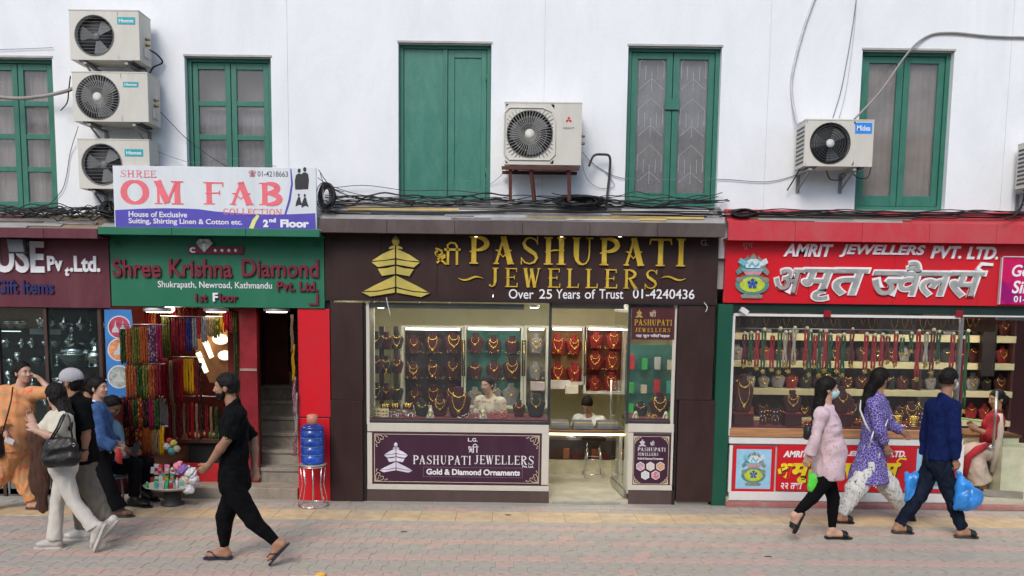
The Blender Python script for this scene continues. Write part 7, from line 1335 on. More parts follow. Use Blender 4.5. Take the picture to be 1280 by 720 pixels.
    for i in range(26):
        px = 923+i*12+rs.uniform(-4, 4); x = P(px, 405, .44).x; z1 = P(px, 398.5, .44).z; w_ = rs.uniform(.02, .05); hz_ = rs.uniform(.6, 1.1); q = 'gold chain, %s from the left on the brown board at the window top' % (ORD[i] if i < 20 else 'twenty-'+ORD[i-20]); B = MB(); B.tube([(x-w_, .443, z1), (x-w_*.7, .44, z1-.07*hz_), (x, .436, z1-.13*hz_), (x+w_*.7, .44, z1-.07*hz_), (x+w_, .443, z1)], rs.choice([.003, .005, .007]), 5); tag(B.build('gold_chain', GOLDJ), q, 'gold chain', 'gold chains on the brown board')
    # large stands on the sill deck
    DZ = P(1050, 536.8, 0).z
    a, b, c, d = rect(917, 530, 1197, 536.8, 0); B = MB(); B.box(a, b, .02, .58, DZ+.0005, DZ+.02); B.build('deck_cloth', mat('maroon velvet deck', (0, 0, 0)), t); DZ += .021
    for px, Y, w_, ytop, st, lb in ((929, .12, .26, 468, 'long', 'tallest maroon stand with long gold necklace at the left end of the red shop window'), (991, .16, .22, 488, 'double', 'maroon stand with double gold chain left of the woman in the pink blouse'), (1053, .16, .24, 484, 'chain', 'maroon stand with gold star pendant behind the masked woman in pink')):
        x = P(px, 500, Y).x; bx = empty('pedestal_box', V((x, Y, DZ)), 'maroon box under the '+lb.split(' with')[0]+', near '+{929: 'the green post', 991: 'the middle', 1053: 'the pink blouse'}[px], 'box'); hb = .14; B = MB(); B.box(x-w_*.45, x+w_*.45, Y-.06, Y+.08, DZ, DZ+hb); B.build('box', VEL['maroon'], bx, bevel=.004); B = MB(); B.box(x-w_*.47, x+w_*.47, Y-.065, Y+.085, DZ+hb, DZ+hb+.012); B.build('lid', VEL['wine'], bx)
        h = P(px, ytop, Y).z-DZ-hb-.012; place_bust(st, 'maroon', V((x, Y, DZ+hb+.013)), h, lb, 'large stands in the red shop window', sx=min(1.2, w_/(.84*h)))
    items = [(953, .2, 'a'), (961, .3, 'a'), (969, .2, 'a'), (977, .3, 'a'), (1010, .2, 'b'), (1072, .2, 'b'), (1080, .15, 'c'), (1122, .2, 'c'), (1134, .25, 'b'), (1142, .15, 'c'), (1150, .2, 'a'), (1158, .3, 'b'), (1170, .2, 'a'), (1182, .2, 'c')]
    for i, (px, Y, kd) in enumerate(items):
        x = P(px, 520, Y).x; lab = '%s, %s from left among the small pieces on the red shop sill' % (dict(a='maroon earring card', b='ring cushion', c='gold bangle stack')[kd], ORD[i]); q = empty(dict(a='earring_card', b='ring_cushion', c='bangle_stack')[kd], V((x, Y, DZ)), lab, 'jewellery display', 'small pieces on the red shop sill')
        if kd == 'a':
            B = MB(); B.obox((x, Y, DZ+.1), (.035, .004, .1), Matrix.Rotation(R(-10), 3, 'X')); B.build('card', VEL['maroon'], q)
            for dx, dz in ((-.018, .15), (.018, .15), (-.018, .1), (.018, .1), (0, .05)): B = MB(); B.ball((x+dx, Y-.012+.0*dz, DZ+dz), (.009, .005, .012), 6); B.build('earring', GOLDJ if i % 2 else SILV, q)
        elif kd == 'b': B = MB(); B.lathe([(0, 0), (.045, 0), (.05, .03), (.03, .05), (0, .055)], (x, Y, DZ), 14); B.build('cushion', VEL['wine'], q); B = MB(); B.tube([(x+.016*math.cos(j), Y, DZ+.065+.016*math.sin(j)) for j in range(6)], .004, 5, closed=True); B.build('ring', GOLDJ, q)
        else:
            for j in range(6): B = MB(); B.tube([(x+.045*math.cos(m_*PI/8), Y+.045*math.sin(m_*PI/8), DZ+.008+.022*j) for m_ in range(16)], .009, 6, closed=True); B.build('bangle', GOLDJ, q)
    for px0, px1, lab, c in ((1090, 1130, 'scattered silver trinkets on the sill behind the woman in purple', (.6, .6, .6)), (1000, 1040, 'scattered gold trinkets on the sill behind the woman in pink', (.8, .5, .1))):
        B = MB()
        for i in range(50): B.ball((P(rs.uniform(px0, px1), 530, .2).x, rs.uniform(.05, .4), DZ+.01), rs.uniform(.006, .014), 6)
        tag(B.build('trinkets', mat('trinket r%d' % px0, c, .25, .8)), lab, 'trinkets', kind='stuff')
    # right doorway: counter end, glass door with long handle, inner glass counter
    a, b, c, d = rect(1206, 546, 1243, 604, .95); k2 = empty('inner_counter', V(((a+b)/2, 1.1, .1)), 'cream counter behind the woman in the red blouse', 'counter'); B = MB(); B.box(a, b+.3, .95, 1.5, .101, d); B.build('front', mat('cream base panel', (0, 0, 0)), k2, bevel=.004); B = MB(); B.box(a-.02, b+.32, .93, 1.52, d, d+.03); B.build('top', mat('brown wood edge', (0, 0, 0)), k2)
    hx = P(1292, 500, 0).x; dr = empty('glass_door', V((hx, .05, .1)), 'glass shop door with vertical steel handle at the right edge of the picture', 'door'); ax = V((math.cos(R(160)), math.sin(R(160)), 0)); ny = V((-ax.y, ax.x, 0)); c0 = V((hx, .06, .11)); Mx = Matrix((ax, ny, V((0, 0, 1)))).transposed(); L_ = .42
    B = MB(); B.obox(c0+ax*L_/2+V((0, 0, 1.1)), (L_/2, .005, 1.1), Mx); B.build('glass', CLEAR2, dr)
    for z in (.04, 2.16): B = MB(); B.obox(c0+ax*L_/2+V((0, 0, z)), (L_/2, .012, .04), Mx); B.build('rail', mat('brushed steel', (0, 0, 0)), dr)
    hc = c0+ax*(L_-.06)-ny*-.05; B = MB(); B.tube([hc+V((0, 0, .62)), hc+V((0, 0, 1.28))], .015, 8); B.tube([hc+V((0, 0, .8)), hc-ny*.05+V((0, 0, .8))], .008, 6); B.build('handle', mat('brushed steel', (0, 0, 0)), dr)
    B = MB(); lk = c0+ax*(L_-.05)+ny*-.02+V((0, 0, .58)); B.ball(lk, .04, 10); B.build('lock', mat('brushed steel', (0, 0, 0)), dr)
    a, b, c, d = rect(1252, 548, 1330, 618, .3); gl = empty('side_glass_case', V(((a+b)/2, .5, .1)), 'low cream and glass case behind the door at the right edge', 'showcase'); B = MB(); B.box(a, b, .3, .7, .101, d-.12); B.build('base', mat('cream base panel', (0, 0, 0)), gl); B = MB(); B.box(a, b, .3, .7, d-.119, d); B.build('glass_top', CLEAR2, gl)
    a, b, c, d = rect(1226, 406, 1243, 470, YB-.1); B = MB(); B.box(a, b, YB-.14, YB-.06, c, d); B.build('dark_cabinet_door', mat('black trim', (0, 0, 0)), t)
    # ledger in the woman's hands
    c_ = P(1212, 524, .6); B = MB(); B.obox(c_+V((-.03, -.0, .0)), (.13, .1, .008), Matrix.Rotation(R(8), 3, 'Y')); tag(B.build('ledger', mat('green ledger', (.16, .32, .12), .7)), 'pale green ledger held open by the woman in the red blouse', 'book')
    # printed panels under the window
    Y = -.012
    s1, r = signboard('picture_panel', 'red panel with light blue water-pot picture, under the left of the red shop', 916, 557.5, 968.5, 614.8, Y, REDP, .02); B = MB(); a, b, c, d = rect(920, 561.5, 963.5, 611, Y); B.box(a, b, Y-.003, Y-.0004, c, d); B.build('blue_field', mat('light blue print', (.30, .55, .72), .4, var=.1), s1); kalash(s1, 926, 564, 958, 608, Y-.003, .004)
    s2, r = signboard('counter_sign', 'long red panel with white and yellow lettering under the red shop window', 971, 557.5, 1195.5, 614.8, Y, REDP, .02)
    for s_, x0, x1 in (('AMRIT', 979, 1010), ('JEWELLERS', 1016, 1083), ('PVT.', 1088, 1108), ('LTD.', 1113, 1132)): B = MB(); text(B, s_, x0, 563.5, x1, 571.5, Y, .004, .04, .22); B.build('lettering', WL, s2)
    yl = mat('yellow print', (.85, .62, .02), .45); dkp = mat('black print', (0, 0, 0))
    for s_, x0, y0, x1, y1 in (('अ', 972, 579, 992, 598), ('मृ', 990, 579, 1014, 604), ('त', 1011, 579, 1034, 598), ('ज', 1042, 579, 1066, 598), ('वै', 1062, 573, 1082, 598), ('ल', 1080, 579, 1104, 599), ('स', 1102, 579, 1126, 599)):
        B = MB(); text(B, s_, x0+1.2, y0+1.2, x1+1.2, y1+1.2, Y, .002, .05, .22); B.build('letter_shadow', dkp, s2); B = MB(); text(B, s_, x0, y0, x1, y1, Y, .004, .04, .22); B.build('letter', yl, s2)
    B = MB(); B.ribbon([tuple(P(a_, b_, Y)[i] for i in (0, 2)) for a_, b_ in ((1126, 581), (1121, 577), (1125, 573), (1133, 574))], .02, Y-.0045, Y); B.build('letter', yl, s2)
    for s_, x0, x1 in (('२२ तथा', 976, 1003), ('२४', 1012, 1020), ('सुन', 1026, 1042), ('का', 1076, 1087), ('गहना', 1091, 1112)): B = MB(); text(B, s_, x0, 603.5, x1, 611.5, Y, .003, .03, .2); B.build('lettering', WL, s2)
    B = MB(); a, b, c, d = rect(1145, 561.5, 1190, 611, Y); B.box(a, b, Y-.003, Y-.0004, c, d); B.build('blue_field', mat('light blue print', (0, 0, 0)), s2); kalash(s2, 1152, 564, 1184, 608, Y-.003, .004)
shop_amrit()
# ---- small gold pieces between the stands, tall hanging chains, side cases
def infill():
    rs = random.Random(77); nm = ['dark-backed wall case', 'teal-backed wall case', 'narrow pale wall case', 'left case through the doorway', 'right case through the doorway']
    for ci, ((a, b, zs, hh), n_) in enumerate(zip(CASES, nm)):
        Y = 1.9 if ci < 3 else 2.2; B = MB()
        for z in zs:
            for i in range(int((b-a)*34)):
                x = rs.uniform(a+.02, b-.02); h = rs.uniform(.003, .008); B.ball((x, Y+rs.uniform(.03, .06), z+rs.uniform(.008, .05)), (h, h*.6, h*1.3), 6)
            for i in range(int((b-a)*16)):
                x = rs.uniform(a+.02, b-.02); zz = z+hh*rs.uniform(.35, .9); L_ = rs.uniform(.04, .10); B.tube([(x, Y+.2, zz), (x+.003, Y+.2, zz-L_)], .003, 4)
        tag(B.build('small_jewellery', GOLDJ), 'small gold earrings and chains scattered in the '+n_, 'jewellery', kind='stuff')
    # side showcase along the left wall of the display window, seen at a slant
    for r_, (py, nm_) in enumerate(((436, 'top'), (466, 'middle'), (500, 'bottom'))):
        for k in range(3):
            px = 470+k*13; Y = .75+.35*k; x = P(px, py, Y).x; z = P(px, py, Y).z
            place_bust(['chain', 'collar', 'long'][(k+r_) % 3], ['black', 'maroon'][(k+r_) % 2], V((x, Y, z)), .22, '%s necklace stand, %s back from the glass, %s shelf, left side case' % (['black', 'maroon'][(k+r_) % 2], ORD[k], nm_), 'necklace stands in the left side case')
        z = P(470, py, .75).z; x0, x1 = P(462, py, .75).x, P(500, py, 1.45).x; t = empty('glass_shelf', V(((x0+x1)/2, 1.1, z-.01)), '%s glass shelf of the left side case in the pagoda shop' % nm_, 'shelf'); B = MB(); B.box(x0, x1, .66, 1.6, z-.010, z-.002); B.build('shelf_plate', CLEAR2, t)
    # case behind the narrow right display
    a, b, c, d = rect(784, 432, 846, 522, 1.3); k = empty('wall_display_case', V(((a+b)/2, 1.4, c)), 'teal case with coloured boxes behind the narrow right display', 'display case'); B = MB(); B.box(a, b, 1.5, 1.52, c, d); B.build('back_panel', MATS['teal case backing'], k)
    for s_ in range(3):
        z = c+(d-c)*s_/3; B = MB(); B.box(a, b, 1.3, 1.5, z-.01, z); B.build('shelf', CLEAR2, k)
        for i in range(4):
            x = a+.06+(b-a-.14)*i/3; h = rs.uniform(.08, .2); cn = rs.choice(['teal', 'red', 'cream', 'blue', 'green']); B = MB(); B.box(x-.03, x+.04, 1.36, 1.44, z+.001, z+h); B.build('box', mat('packet '+cn, {'teal': (.08, .42, .40), 'red': (.5, .03, .04), 'cream': (.6, .52, .4), 'blue': (.08, .32, .6), 'green': (.05, .42, .1)}[cn], .4, var=.1), k)
    # tall chain boards between the cases
    for i, (px0, px1, Y) in enumerate(((577.5, 581.5, 1.88), (652, 657, 1.88), (729.5, 732.5, 2.18))):
        a, b, c, d = rect(px0, 425, px1, 470, Y); t = empty('chain_strip', V(((a+b)/2, Y, c)), 'upright dark strip with hanging gold chains, %s from the left between the wall cases' % ORD[i], 'chain display'); B = MB(); B.box(a, b, Y-.03, Y-.015, c, d); B.build('strip', VEL['black'], t); B = MB(); B.tube([((a+b)/2, Y-.035, d), ((a+b)/2+.006, Y-.036, (c+d)/2), ((a+b)/2, Y-.035, c)], .006, 5); B.build('chain', GOLDJ, t)
    # more stands in the red shop at the front shelf line
    for i in range(9):
        px = 1064+i*15; Y = .42; x = P(px, 515, Y).x
        place_bust(rs.choice(['chain', 'double', 'collar']), rs.choice(['maroon', 'wine', 'maroon', 'black']), V((x, Y, P(1050, 536.8, 0).z+.021)), rs.uniform(.2, .33), 'red shop sill necklace stand, %s from left behind the walkers' % ORD[i], 'necklace stands behind the walkers')
infill()
def wear():
    # screws and small fittings on the signs, spotlights under the brown canopy
    for i, px in enumerate((595, 702, 775)):
        c = P(px, 293.5, -.24); t = empty('spotlight', c, 'tiny spotlight under the brown canopy, %s of three above the gold letters' % ORD[i], 'spotlight', 'spotlights under the brown canopy'); B = MB(); B.lathe([(.02, -.02), (.03, .03), (.015, .05), (0, .05)], c, 12); B.build('body', mat('black metal', (0, 0, 0)), t); B = MB(); B.lathe([(0, -.024), (.018, -.022), (.018, -.0205)], c, 12); B.build('lens', mat('spot lens', (1, .9, .6), .4, emit=6.0, emcol=(1, .85, .5)), t)
wear()
M_EYE = mat('eye white', (.42, .39, .36), .4); M_BLACKHAIR = mat('black hair', (.010, .008, .007), .55, var=.5, scale=60, spec=.16, bump=.5, bscale=140, stretch=(1, 1, .25))
M_LIP = mat('lips', (.30, .10, .08), .5); SK1 = mat('skin warm brown', (.36, .19, .115), .5, var=.08, scale=12, spec=.35); SK2 = mat('skin light brown', (.52, .31, .22), .5, var=.07, scale=12, spec=.35)
SK3 = mat('skin deep brown', (.24, .125, .08), .5, var=.08, scale=12, spec=.35)
def legset(Y, pel, kL, aL, tL, kR, aR, tR, dh=.09, dk=None):
    """left/right joints; dk: depth of L and R legs relative to the body"""
    a, b = dk or (dh, -dh); p = J(*pel, Y)
    return dict(pelvis=p, hipL=p+V((0, a, -.03)), hipR=p+V((0, b, -.03)), knL=J(*kL, Y, a), knR=J(*kR, Y, b), anL=J(*aL, Y, a), anR=J(*aR, Y, b), toL=J(*tL, Y, a) if tL else None, toR=J(*tR, Y, b) if tR else None)
# ---- man in black, walking left past the stairs (left side towards the camera)
Y = yground(699, 268)-.085
def man_in_black():
    f = Fig('bearded man in black t-shirt and black joggers striding left in flip-flops', 1.73, J(283, 484, Y), 182, J(292, 504, Y), J(297.5, 519, Y, -.18), J(291, 519, Y, .17), J(284, 549, Y, -.22), J(317, 550, Y, .2), J(261, 581, Y, -.17), J(318, 583, Y, .16),
            handL=J(250, 590, Y, -.15), handR=J(321, 600, Y, .12), pitch=-4, skin=SK1, res=.007,
            **legset(Y, (293, 601), (316, 650), (346, 679), (334, 703), (281, 646), (280, 686), (256, 697.5), dk=(-.085, .085)))
    f.body(); f.top(mat('black cotton', (.0055, .006, .007), .9, var=.3, scale=20, bump=.1, spec=.08), 'shirt', .009, .92, .92, hem=J(290, 600, Y).z, fold=.009)
    f.legs(mat('black jersey', (.005, .005, .006), .9, var=.3, scale=20, bump=.1, spec=.08), 'trousers', .012, end=.93, ra=.036, fold=.009)
    f.hair(M_BLACKHAIR, cutf=.045, low=-.005, vol=-.003); f.sandal(mat('dark blue rubber', (.02, .025, .05), .5), mat('dark blue rubber', (0, 0, 0)), 'flip', 'flip_flop')
    F = Sdf(f.H0-V((.2, .2, .2)), f.H0+V((.2, .2, .2)), .005); ax = (f.f, f.l, f.u)
    F.ell(f.hp(.032, 0, -.05), (.064, .060, .068), ax, .01, cuts=[(npv(f.hp(0, 0, -.045)), npv(f.u)), (npv(f.hp(.0, 0, 0)), npv(-f.f))]); F.cone(f.hp(.058, 0, -.085), f.hp(.066, 0, -.1), .026, .02, .01)
    for q in (1, -1): F.cone(f.hp(.0, q*.071, -.02), f.hp(.03, q*.055, -.075), .010, .016, .01)
    F.ell(f.hp(.088, 0, -.053), (.03, .02, .008), ax, neg=True); F.mesh('beard', M_BLACKHAIR, f.root, .002, (120, 120, 120))
    B = MB(); c = f.shL.lerp(f.elL, .86)+V((-.005, -.062, 0)); B.box(c.x-.012, c.x+.012, c.y-.004, c.y+.01, c.z-.012, c.z+.012, 0); B.build('sleeve_badge', mat('badge red green', (.5, .08, .05), col2=(.1, .4, .12), scale=60), f.root)
man_in_black()
# ---- pink blouse, walking right
Y = yground(673.5, 1048)-.08
def woman_pink():
    f = Fig('woman in pale pink blouse and black leggings wearing a light blue face mask', 1.62, J(1034.5, 486, Y), -4, J(1034, 507, Y), J(1031, 517, Y, .15), J(1027, 518, Y, -.15), J(1040, 548, Y, .2), J(1019, 549, Y, -.2), J(1046, 560, Y, .2), J(1011.5, 569, Y, -.17),
            handR=J(1006, 582, Y, -.15), handL=J(1050, 566, Y, .2), skin=SK2, female=True, pitch=-3, **legset(Y, (1035, 585), (1041.5, 622), (1040, 661), (1064, 670.5), (1015.5, 622), (993, 644), (989, 664), dk=(.08, -.08)))
    f.body(); f.top(pattern('pink blouse cloth', (.62, .47, .50), [(.45, .27, .30)], 'noise', 38, .36), 'blouse', .014, 1.93, 1.93, hem=J(1035, 597, Y).z, belly=.128, loose=1.05, fold=.009, sl_r=.046, skirt=(J(1035, 600, Y).z, .15, 1.15, .015, 0))
    f.legs(mat('black leggings', (.005, .005, .006), .85, spec=.08), 'leggings', .006, ra=.035, end=.96, fold=.002); f.sandal(mat('black rubber', (.012, .012, .013), .5), mat('black rubber', (0, 0, 0)), 'slide')
    f.hair(M_BLACKHAIR, [J(1024, 503, Y), J(1021, 520, Y, .0), J(1016, 540, Y, .0)], cutf=.05, vol=.004); f.mask(mat('light blue mask', (.42, .68, .70), .8))
woman_pink()
# ---- purple kurta, walking right, a step further from the camera
Y = yground(652, 1138)-.02
def woman_purple():
    f = Fig('woman in patterned purple kurta and white printed trousers with long black ponytail', 1.66, J(1101, 474, Y), 22, J(1097, 491, Y), J(1102, 504, Y, .17), J(1092, 505, Y, -.16), J(1112, 531, Y, .22), J(1100, 539, Y, -.22), J(1126, 538, Y, .22), J(1108.5, 559, Y, -.2),
            handR=J(1111, 572, Y, -.18), handL=J(1137, 548, Y, .2), skin=SK1, female=True, **legset(Y, (1089, 572), (1110, 607), (1131, 643), (1144, 651), (1069, 612), (1053, 641), (1067, 649), dk=(.07, -.09)))
    f.body(); f.top(pattern('purple block print', (.075, .055, .27), [(.50, .44, .66)], 'edge', 36, .055), 'kurta', .014, 1.95, 1.7, hem=J(1084, 601, Y).z, loose=1.0, skirt=(J(1085, 601, Y).z, .235, 1.05, -.03, -.01), fold=.006)
    f.legs(pattern('white printed cotton', (.62, .62, .58), [(.10, .11, .13)], 'noise', 46, .385), 'trousers', .02, thigh=.094, rk=.112, ra=.05, end=.97, fold=.011); f.sandal(mat('black rubber', (0, 0, 0)), mat('black rubber', (0, 0, 0)), 'slide')
    f.hair(M_BLACKHAIR, [J(1088, 486, Y), J(1082, 503, Y), J(1079, 524, Y)], cutf=.04, vol=.004); f.mask(mat('black mask', (.015, .015, .017), .8))
    B = MB(); wm = mat('white cotton', (.7, .7, .72), .85, bump=.2)
    B.tube([J(1076, 500, Y, -.14), J(1075, 512, Y, -.16), J(1082, 530, Y, -.19), J(1088, 540, Y, -.2)], [.005, .009, .011, .006], 8)
    B.tube([J(1093, 536, Y, -.21), J(1090, 546, Y, -.24), J(1087, 556, Y, -.2)], [.005, .010, .004], 8); B.tube([J(1110, 524, Y, -.2), J(1106, 534, Y, -.24), J(1103, 545, Y, -.22)], [.004, .009, .004], 8); B.build('sash', wm, f.root)
    B = MB(); w0 = f.wrL; d = (f.handL-f.wrL).normalized(); B.tube([w0+V((0, .03*math.cos(a), .03*math.sin(a))) for a in [i*PI/5 for i in range(10)]], .006, 6, closed=True); B.build('bangle', wm, f.root)
woman_purple()
# ---- navy sweater, back turned, walking right
Y = yground(671, 1206)+.02
def man_navy():
    f = Fig('man in navy sweater and dark jeans carrying a blue plastic bag in each hand', 1.68, J(1186.5, 475, Y), 32, J(1181, 496, Y), J(1167, 508, Y, .13), J(1190, 508, Y, -.12), J(1158, 541, Y, .18), J(1192.5, 546, Y, -.17), J(1156.5, 570, Y, .14), J(1194, 575, Y, -.17),
            handL=J(1156, 582, Y, .12), handR=J(1196.5, 586, Y, -.17), skin=SK1, curl=1.3, **legset(Y, (1173, 573), (1149, 620), (1124, 655), (1141, 667.5), (1188, 619), (1203, 657), (1222, 667), dk=(.08, -.06)))
    f.body(); f.top(mat('navy knit', (.008, .016, .075), .95, var=.2, scale=30, bump=.25, bscale=160, spec=.08), 'sweater', .016, 1.93, 1.93, hem=J(1174, 573, Y).z, loose=.98, fold=.009)
    f.legs(mat('dark denim', (.010, .015, .030), .9, var=.4, scale=9, bump=.2, spec=.1), 'jeans', .010, thigh=.106, ra=.055, rk=.072, end=.97, fold=.011); f.sandal(mat('grey rubber', (.05, .048, .045), .6), mat('black rubber', (0, 0, 0)), 'slide')
    f.hair(M_BLACKHAIR, cutf=.055, low=.01, vol=-.001); f.mask(mat('white mask', (.6, .65, .66), .8))
    return f
NAVY = man_navy()
# ---- cap man, walking left
Y = yground(674, 95)-.08
def man_cap():
    f = Fig('man in grey cap, black mask, black t-shirt and khaki trousers walking left', 1.70, J(88, 478, Y), 176, J(94, 495, Y), J(101, 508, Y, -.17), J(97, 508, Y, .17), J(108, 539, Y, -.2), J(92, 540, Y, .2), J(106, 562, Y, -.19), J(80, 560, Y, .17),
            handL=J(104, 575, Y, -.18), handR=J(74, 566, Y, .17), skin=SK1, **legset(Y, (101, 573), (121, 627), (133, 650), (126, 667), (99, 620), (104, 661), (82, 670), dk=(-.05, .08)))
    f.body(False); f.top(mat('black cotton', (0, 0, 0)), 'shirt', .022, .95, .95, hem=J(102, 577, Y).z, fold=.006, loose=1.05)
    f.legs(mat('khaki cotton', (.17, .15, .115), .85, var=.15, bump=.2), 'trousers', .02, rk=.08, ra=.065, fold=.009); f.shoes(mat('white leather', (.62, .6, .56), .5), mat('off white sole', (.5, .48, .43), .7), 'sneaker')
    f.hair(M_BLACKHAIR, cutf=-.02, low=-.03); f.mask(mat('black mask', (0, 0, 0)))
    F = Sdf(f.H0-V((.3, .3, .3)), f.H0+V((.3, .3, .3)), .006); ax = (f.f, f.l, f.u)
    F.ell(f.hp(-.012, 0, .05), (.112, .092, .092), ax, .01, cuts=[(npv(f.hp(0, 0, .012)), npv(-f.u+f.f*.1))]); c = mat('grey cap cloth', (.40, .39, .41), .85, bump=.2); o = F.mesh('cap', c, f.root, .001)
    B = MB(); nu, nv = 12, 6; vs = []
    for t_ in (0, -.006):
        for j in range(nv+1):
            for i in range(nu+1):
                u, v = -1+2*i/nu, j/nv; vs.append(f.hp(.062-.03*u*u+.105*v*math.sqrt(max(0, 1-.75*u*u)), .08*u*(1-.12*v), .026-.034*v-.016*u*u+t_))
    n1 = (nu+1)*(nv+1); q = lambda i, j: j*(nu+1)+i; fs = []
    for j in range(nv):
        for i in range(nu): fs += [(q(i, j), q(i+1, j), q(i+1, j+1), q(i, j+1)), (n1+q(i, j+1), n1+q(i+1, j+1), n1+q(i+1, j), n1+q(i, j))]
    for i in range(nu): fs.append((q(i, nv), q(i+1, nv), n1+q(i+1, nv), n1+q(i, nv)))
    B.add(vs, fs, 0, True); B.build('brim', c, o)
    B = MB(); w0 = f.wrL; B.tube([w0+V((.033*math.cos(a), .033*math.sin(a), .003*math.cos(a))) for a in [i*PI/6 for i in range(12)]], .007, 6, closed=True); B.ball(w0+V((.0, -.038, 0)), (.018, .007, .018), 10); B.build('wristwatch', mat('black plastic', (.015, .015, .015), .35), f.root)
man_cap()
# ---- white top woman, walking left
Y = yground(685, 58)-.07
def woman_white():
    f = Fig('woman in cream short-sleeved top and white trousers seen from behind, walking left', 1.58, J(69, 495, Y), 150, J(74, 512, Y), J(81, 523, Y, -.12), J(68, 522, Y, .12), J(68, 547, Y, -.2), J(52, 540, Y, .1), J(46, 539, Y, -.2), J(42, 530, Y, .12),
            handL=J(37, 529, Y, -.18), handR=J(38, 520, Y, .14), skin=SK2, female=True, **legset(Y, (79, 581), (93, 628), (118, 660), (115, 684), (72, 625), (68, 668), (47, 680), dk=(-.05, .07)))
    f.body(False); f.top(mat('cream knit', (.60, .56, .45), .85, var=.06, bump=.15), 'shirt', .014, .85, .85, hem=J(79, 578, Y).z, fold=.004)
    f.legs(mat('white denim', (.60, .56, .50), .85, var=.06, bump=.15), 'trousers', .014, rk=.066, ra=.075, end=1.0, flare=1, fold=.005); f.shoes(mat('white mesh shoe', (.5, .47, .42), .7, bump=.5, bscale=120), mat('off white sole', (0, 0, 0)), 'sneaker')
    f.hair(M_BLACKHAIR, [J(78, 503, Y, -.03), J(84, 518, Y, -.1), J(88, 537, Y, -.14)], cutf=.05, vol=.004); f.mask(mat('black mask', (0, 0, 0)))
woman_white()
# ---- orange kurta
Y = yground(637, 50)-.05
def woman_orange():
    om = pattern('orange printed cotton', (.66, .30, .13), [(.70, .16, .10), (.42, .42, .26)], 'noise', 15, .37)
    f = Fig('woman in orange printed kurta and orange trousers raising a hand to her ear', 1.64, J(29, 466, Y), -28, J(24, 484, Y), J(42, 492, Y, -.02), J(6, 490, Y, -.03), J(65, 491, Y, -.04), J(1, 522, Y, -.12), J(52, 476, Y, -.02), J(7, 541, Y, -.2),
            handL=J(43, 467, Y, .0), handR=J(13, 552, Y, -.22), skin=SK2, female=True, build=1.03, **legset(Y, (18, 560), (28, 600), (41, 628), (56, 637), (0, 595), (-22, 620), (-8, 632), dk=(.05, -.06)))
    f.body(); f.top(om, 'kurta', .02, 1.25, 1.75, hem=J(18, 562, Y).z, loose=1.1, fold=.006, sl_r=.065); f.legs(om, 'trousers', .03, rk=.1, ra=.07, fold=.01)
    f.sandal(mat('brown sandal', (.10, .05, .03), .5), mat('brown sandal', (0, 0, 0)), 'slide'); f.hair(M_BLACKHAIR, cutf=.035, low=-.02, bun=(-.12, 0, .0))
    B = MB(); B.tube([J(16, 484, Y, -.14), J(14, 500, Y, -.2), J(9, 520, Y, -.24), J(2, 545, Y, -.22)], .008, 6); B.build('bag_strap', mat('black leather', (.014, .013, .013), .4, bump=.2), f.root)
woman_orange()
# ---- denim jacket
Y = yground(645, 160)+.04
def woman_denim():
    f = Fig('woman in blue denim jacket over white shirt and flared black trousers walking right', 1.60, J(123, 485, Y), -8, J(122, 503, Y), J(121, 512, Y, .15), J(121, 514, Y, -.15), J(134, 545, Y, .18), J(126, 549, Y, -.2), J(146, 553, Y, .12), J(144, 560, Y, -.18),
            handL=J(152, 558, Y, .1), handR=J(151, 566, Y, -.17), skin=SK2, female=True, **legset(Y, (127, 567), (121, 606), (118, 630), (131, 636), (136, 604), (148, 634), (165, 642), dk=(.08, -.08)))
    f.body(False); f.top(mat('white cotton', (0, 0, 0)), 'shirt', .002, .3, .3, hem=J(127, 566, Y).z, fold=.004)
    f.top(mat('blue denim', (.035, .09, .23), .85, var=.3, scale=14, bump=.25), 'jacket', .022, 1.9, 1.9, hem=J(127, 561, Y).z, fold=.009, res=.01)
    f.legs(mat('black trousers', (.007, .007, .008), .9, spec=.08), 'trousers', .016, rk=.075, ra=.1, end=1.0, flare=1); f.shoes(mat('brown shoe', (.14, .08, .05), .5), mat('brown sandal', (0, 0, 0)), 'shoe')
    f.hair(M_BLACKHAIR, cutf=.045, low=-.02, vol=.003, bun=(-.12, 0, .0))
    B = MB(); c = f.root
    B.ball(J(148.5, 571, Y, -.2), (.04, .02, .075), 10); B.tube([J(148, 560, Y, -.2), J(149, 571, Y, -.21), J(152, 580, Y, -.2)], [.02, .03, .008], 8)
    tag(B.build('purse', mat('red cloth', (.45, .03, .03), .7)), 'small red pouch in the hand of the woman in the denim jacket', 'pouch')
woman_denim()
# ---- man half hidden behind, dark hair
Y = -.75
def walker_hidden():
    f = Fig('dark-haired person mostly hidden between the grey cap and the denim jacket', 1.66, J(112, 480, Y), 20, J(111, 498, Y), J(112, 509, Y, .16), J(109, 509, Y, -.16), J(113, 542, Y, .18), J(108, 542, Y, -.15), J(114, 566, Y, .18), J(110, 566, Y, -.14), skin=SK1, res=.01,
            **legset(Y, (111, 572), (114, 607), (117, 640), (126, 647), (108, 607), (106, 641), (115, 648)))
    f.body(False); f.top(mat('black cotton', (0, 0, 0)), 'shirt', .018, 1.8, 1.8, hem=J(111, 570, Y).z); f.legs(mat('black trousers', (0, 0, 0)), 'trousers', .016); f.shoes(mat('black leather', (.014, .013, .013), .4), mat('black rubber', (0, 0, 0))); f.hair(M_BLACKHAIR, cutf=.045)
walker_hidden()
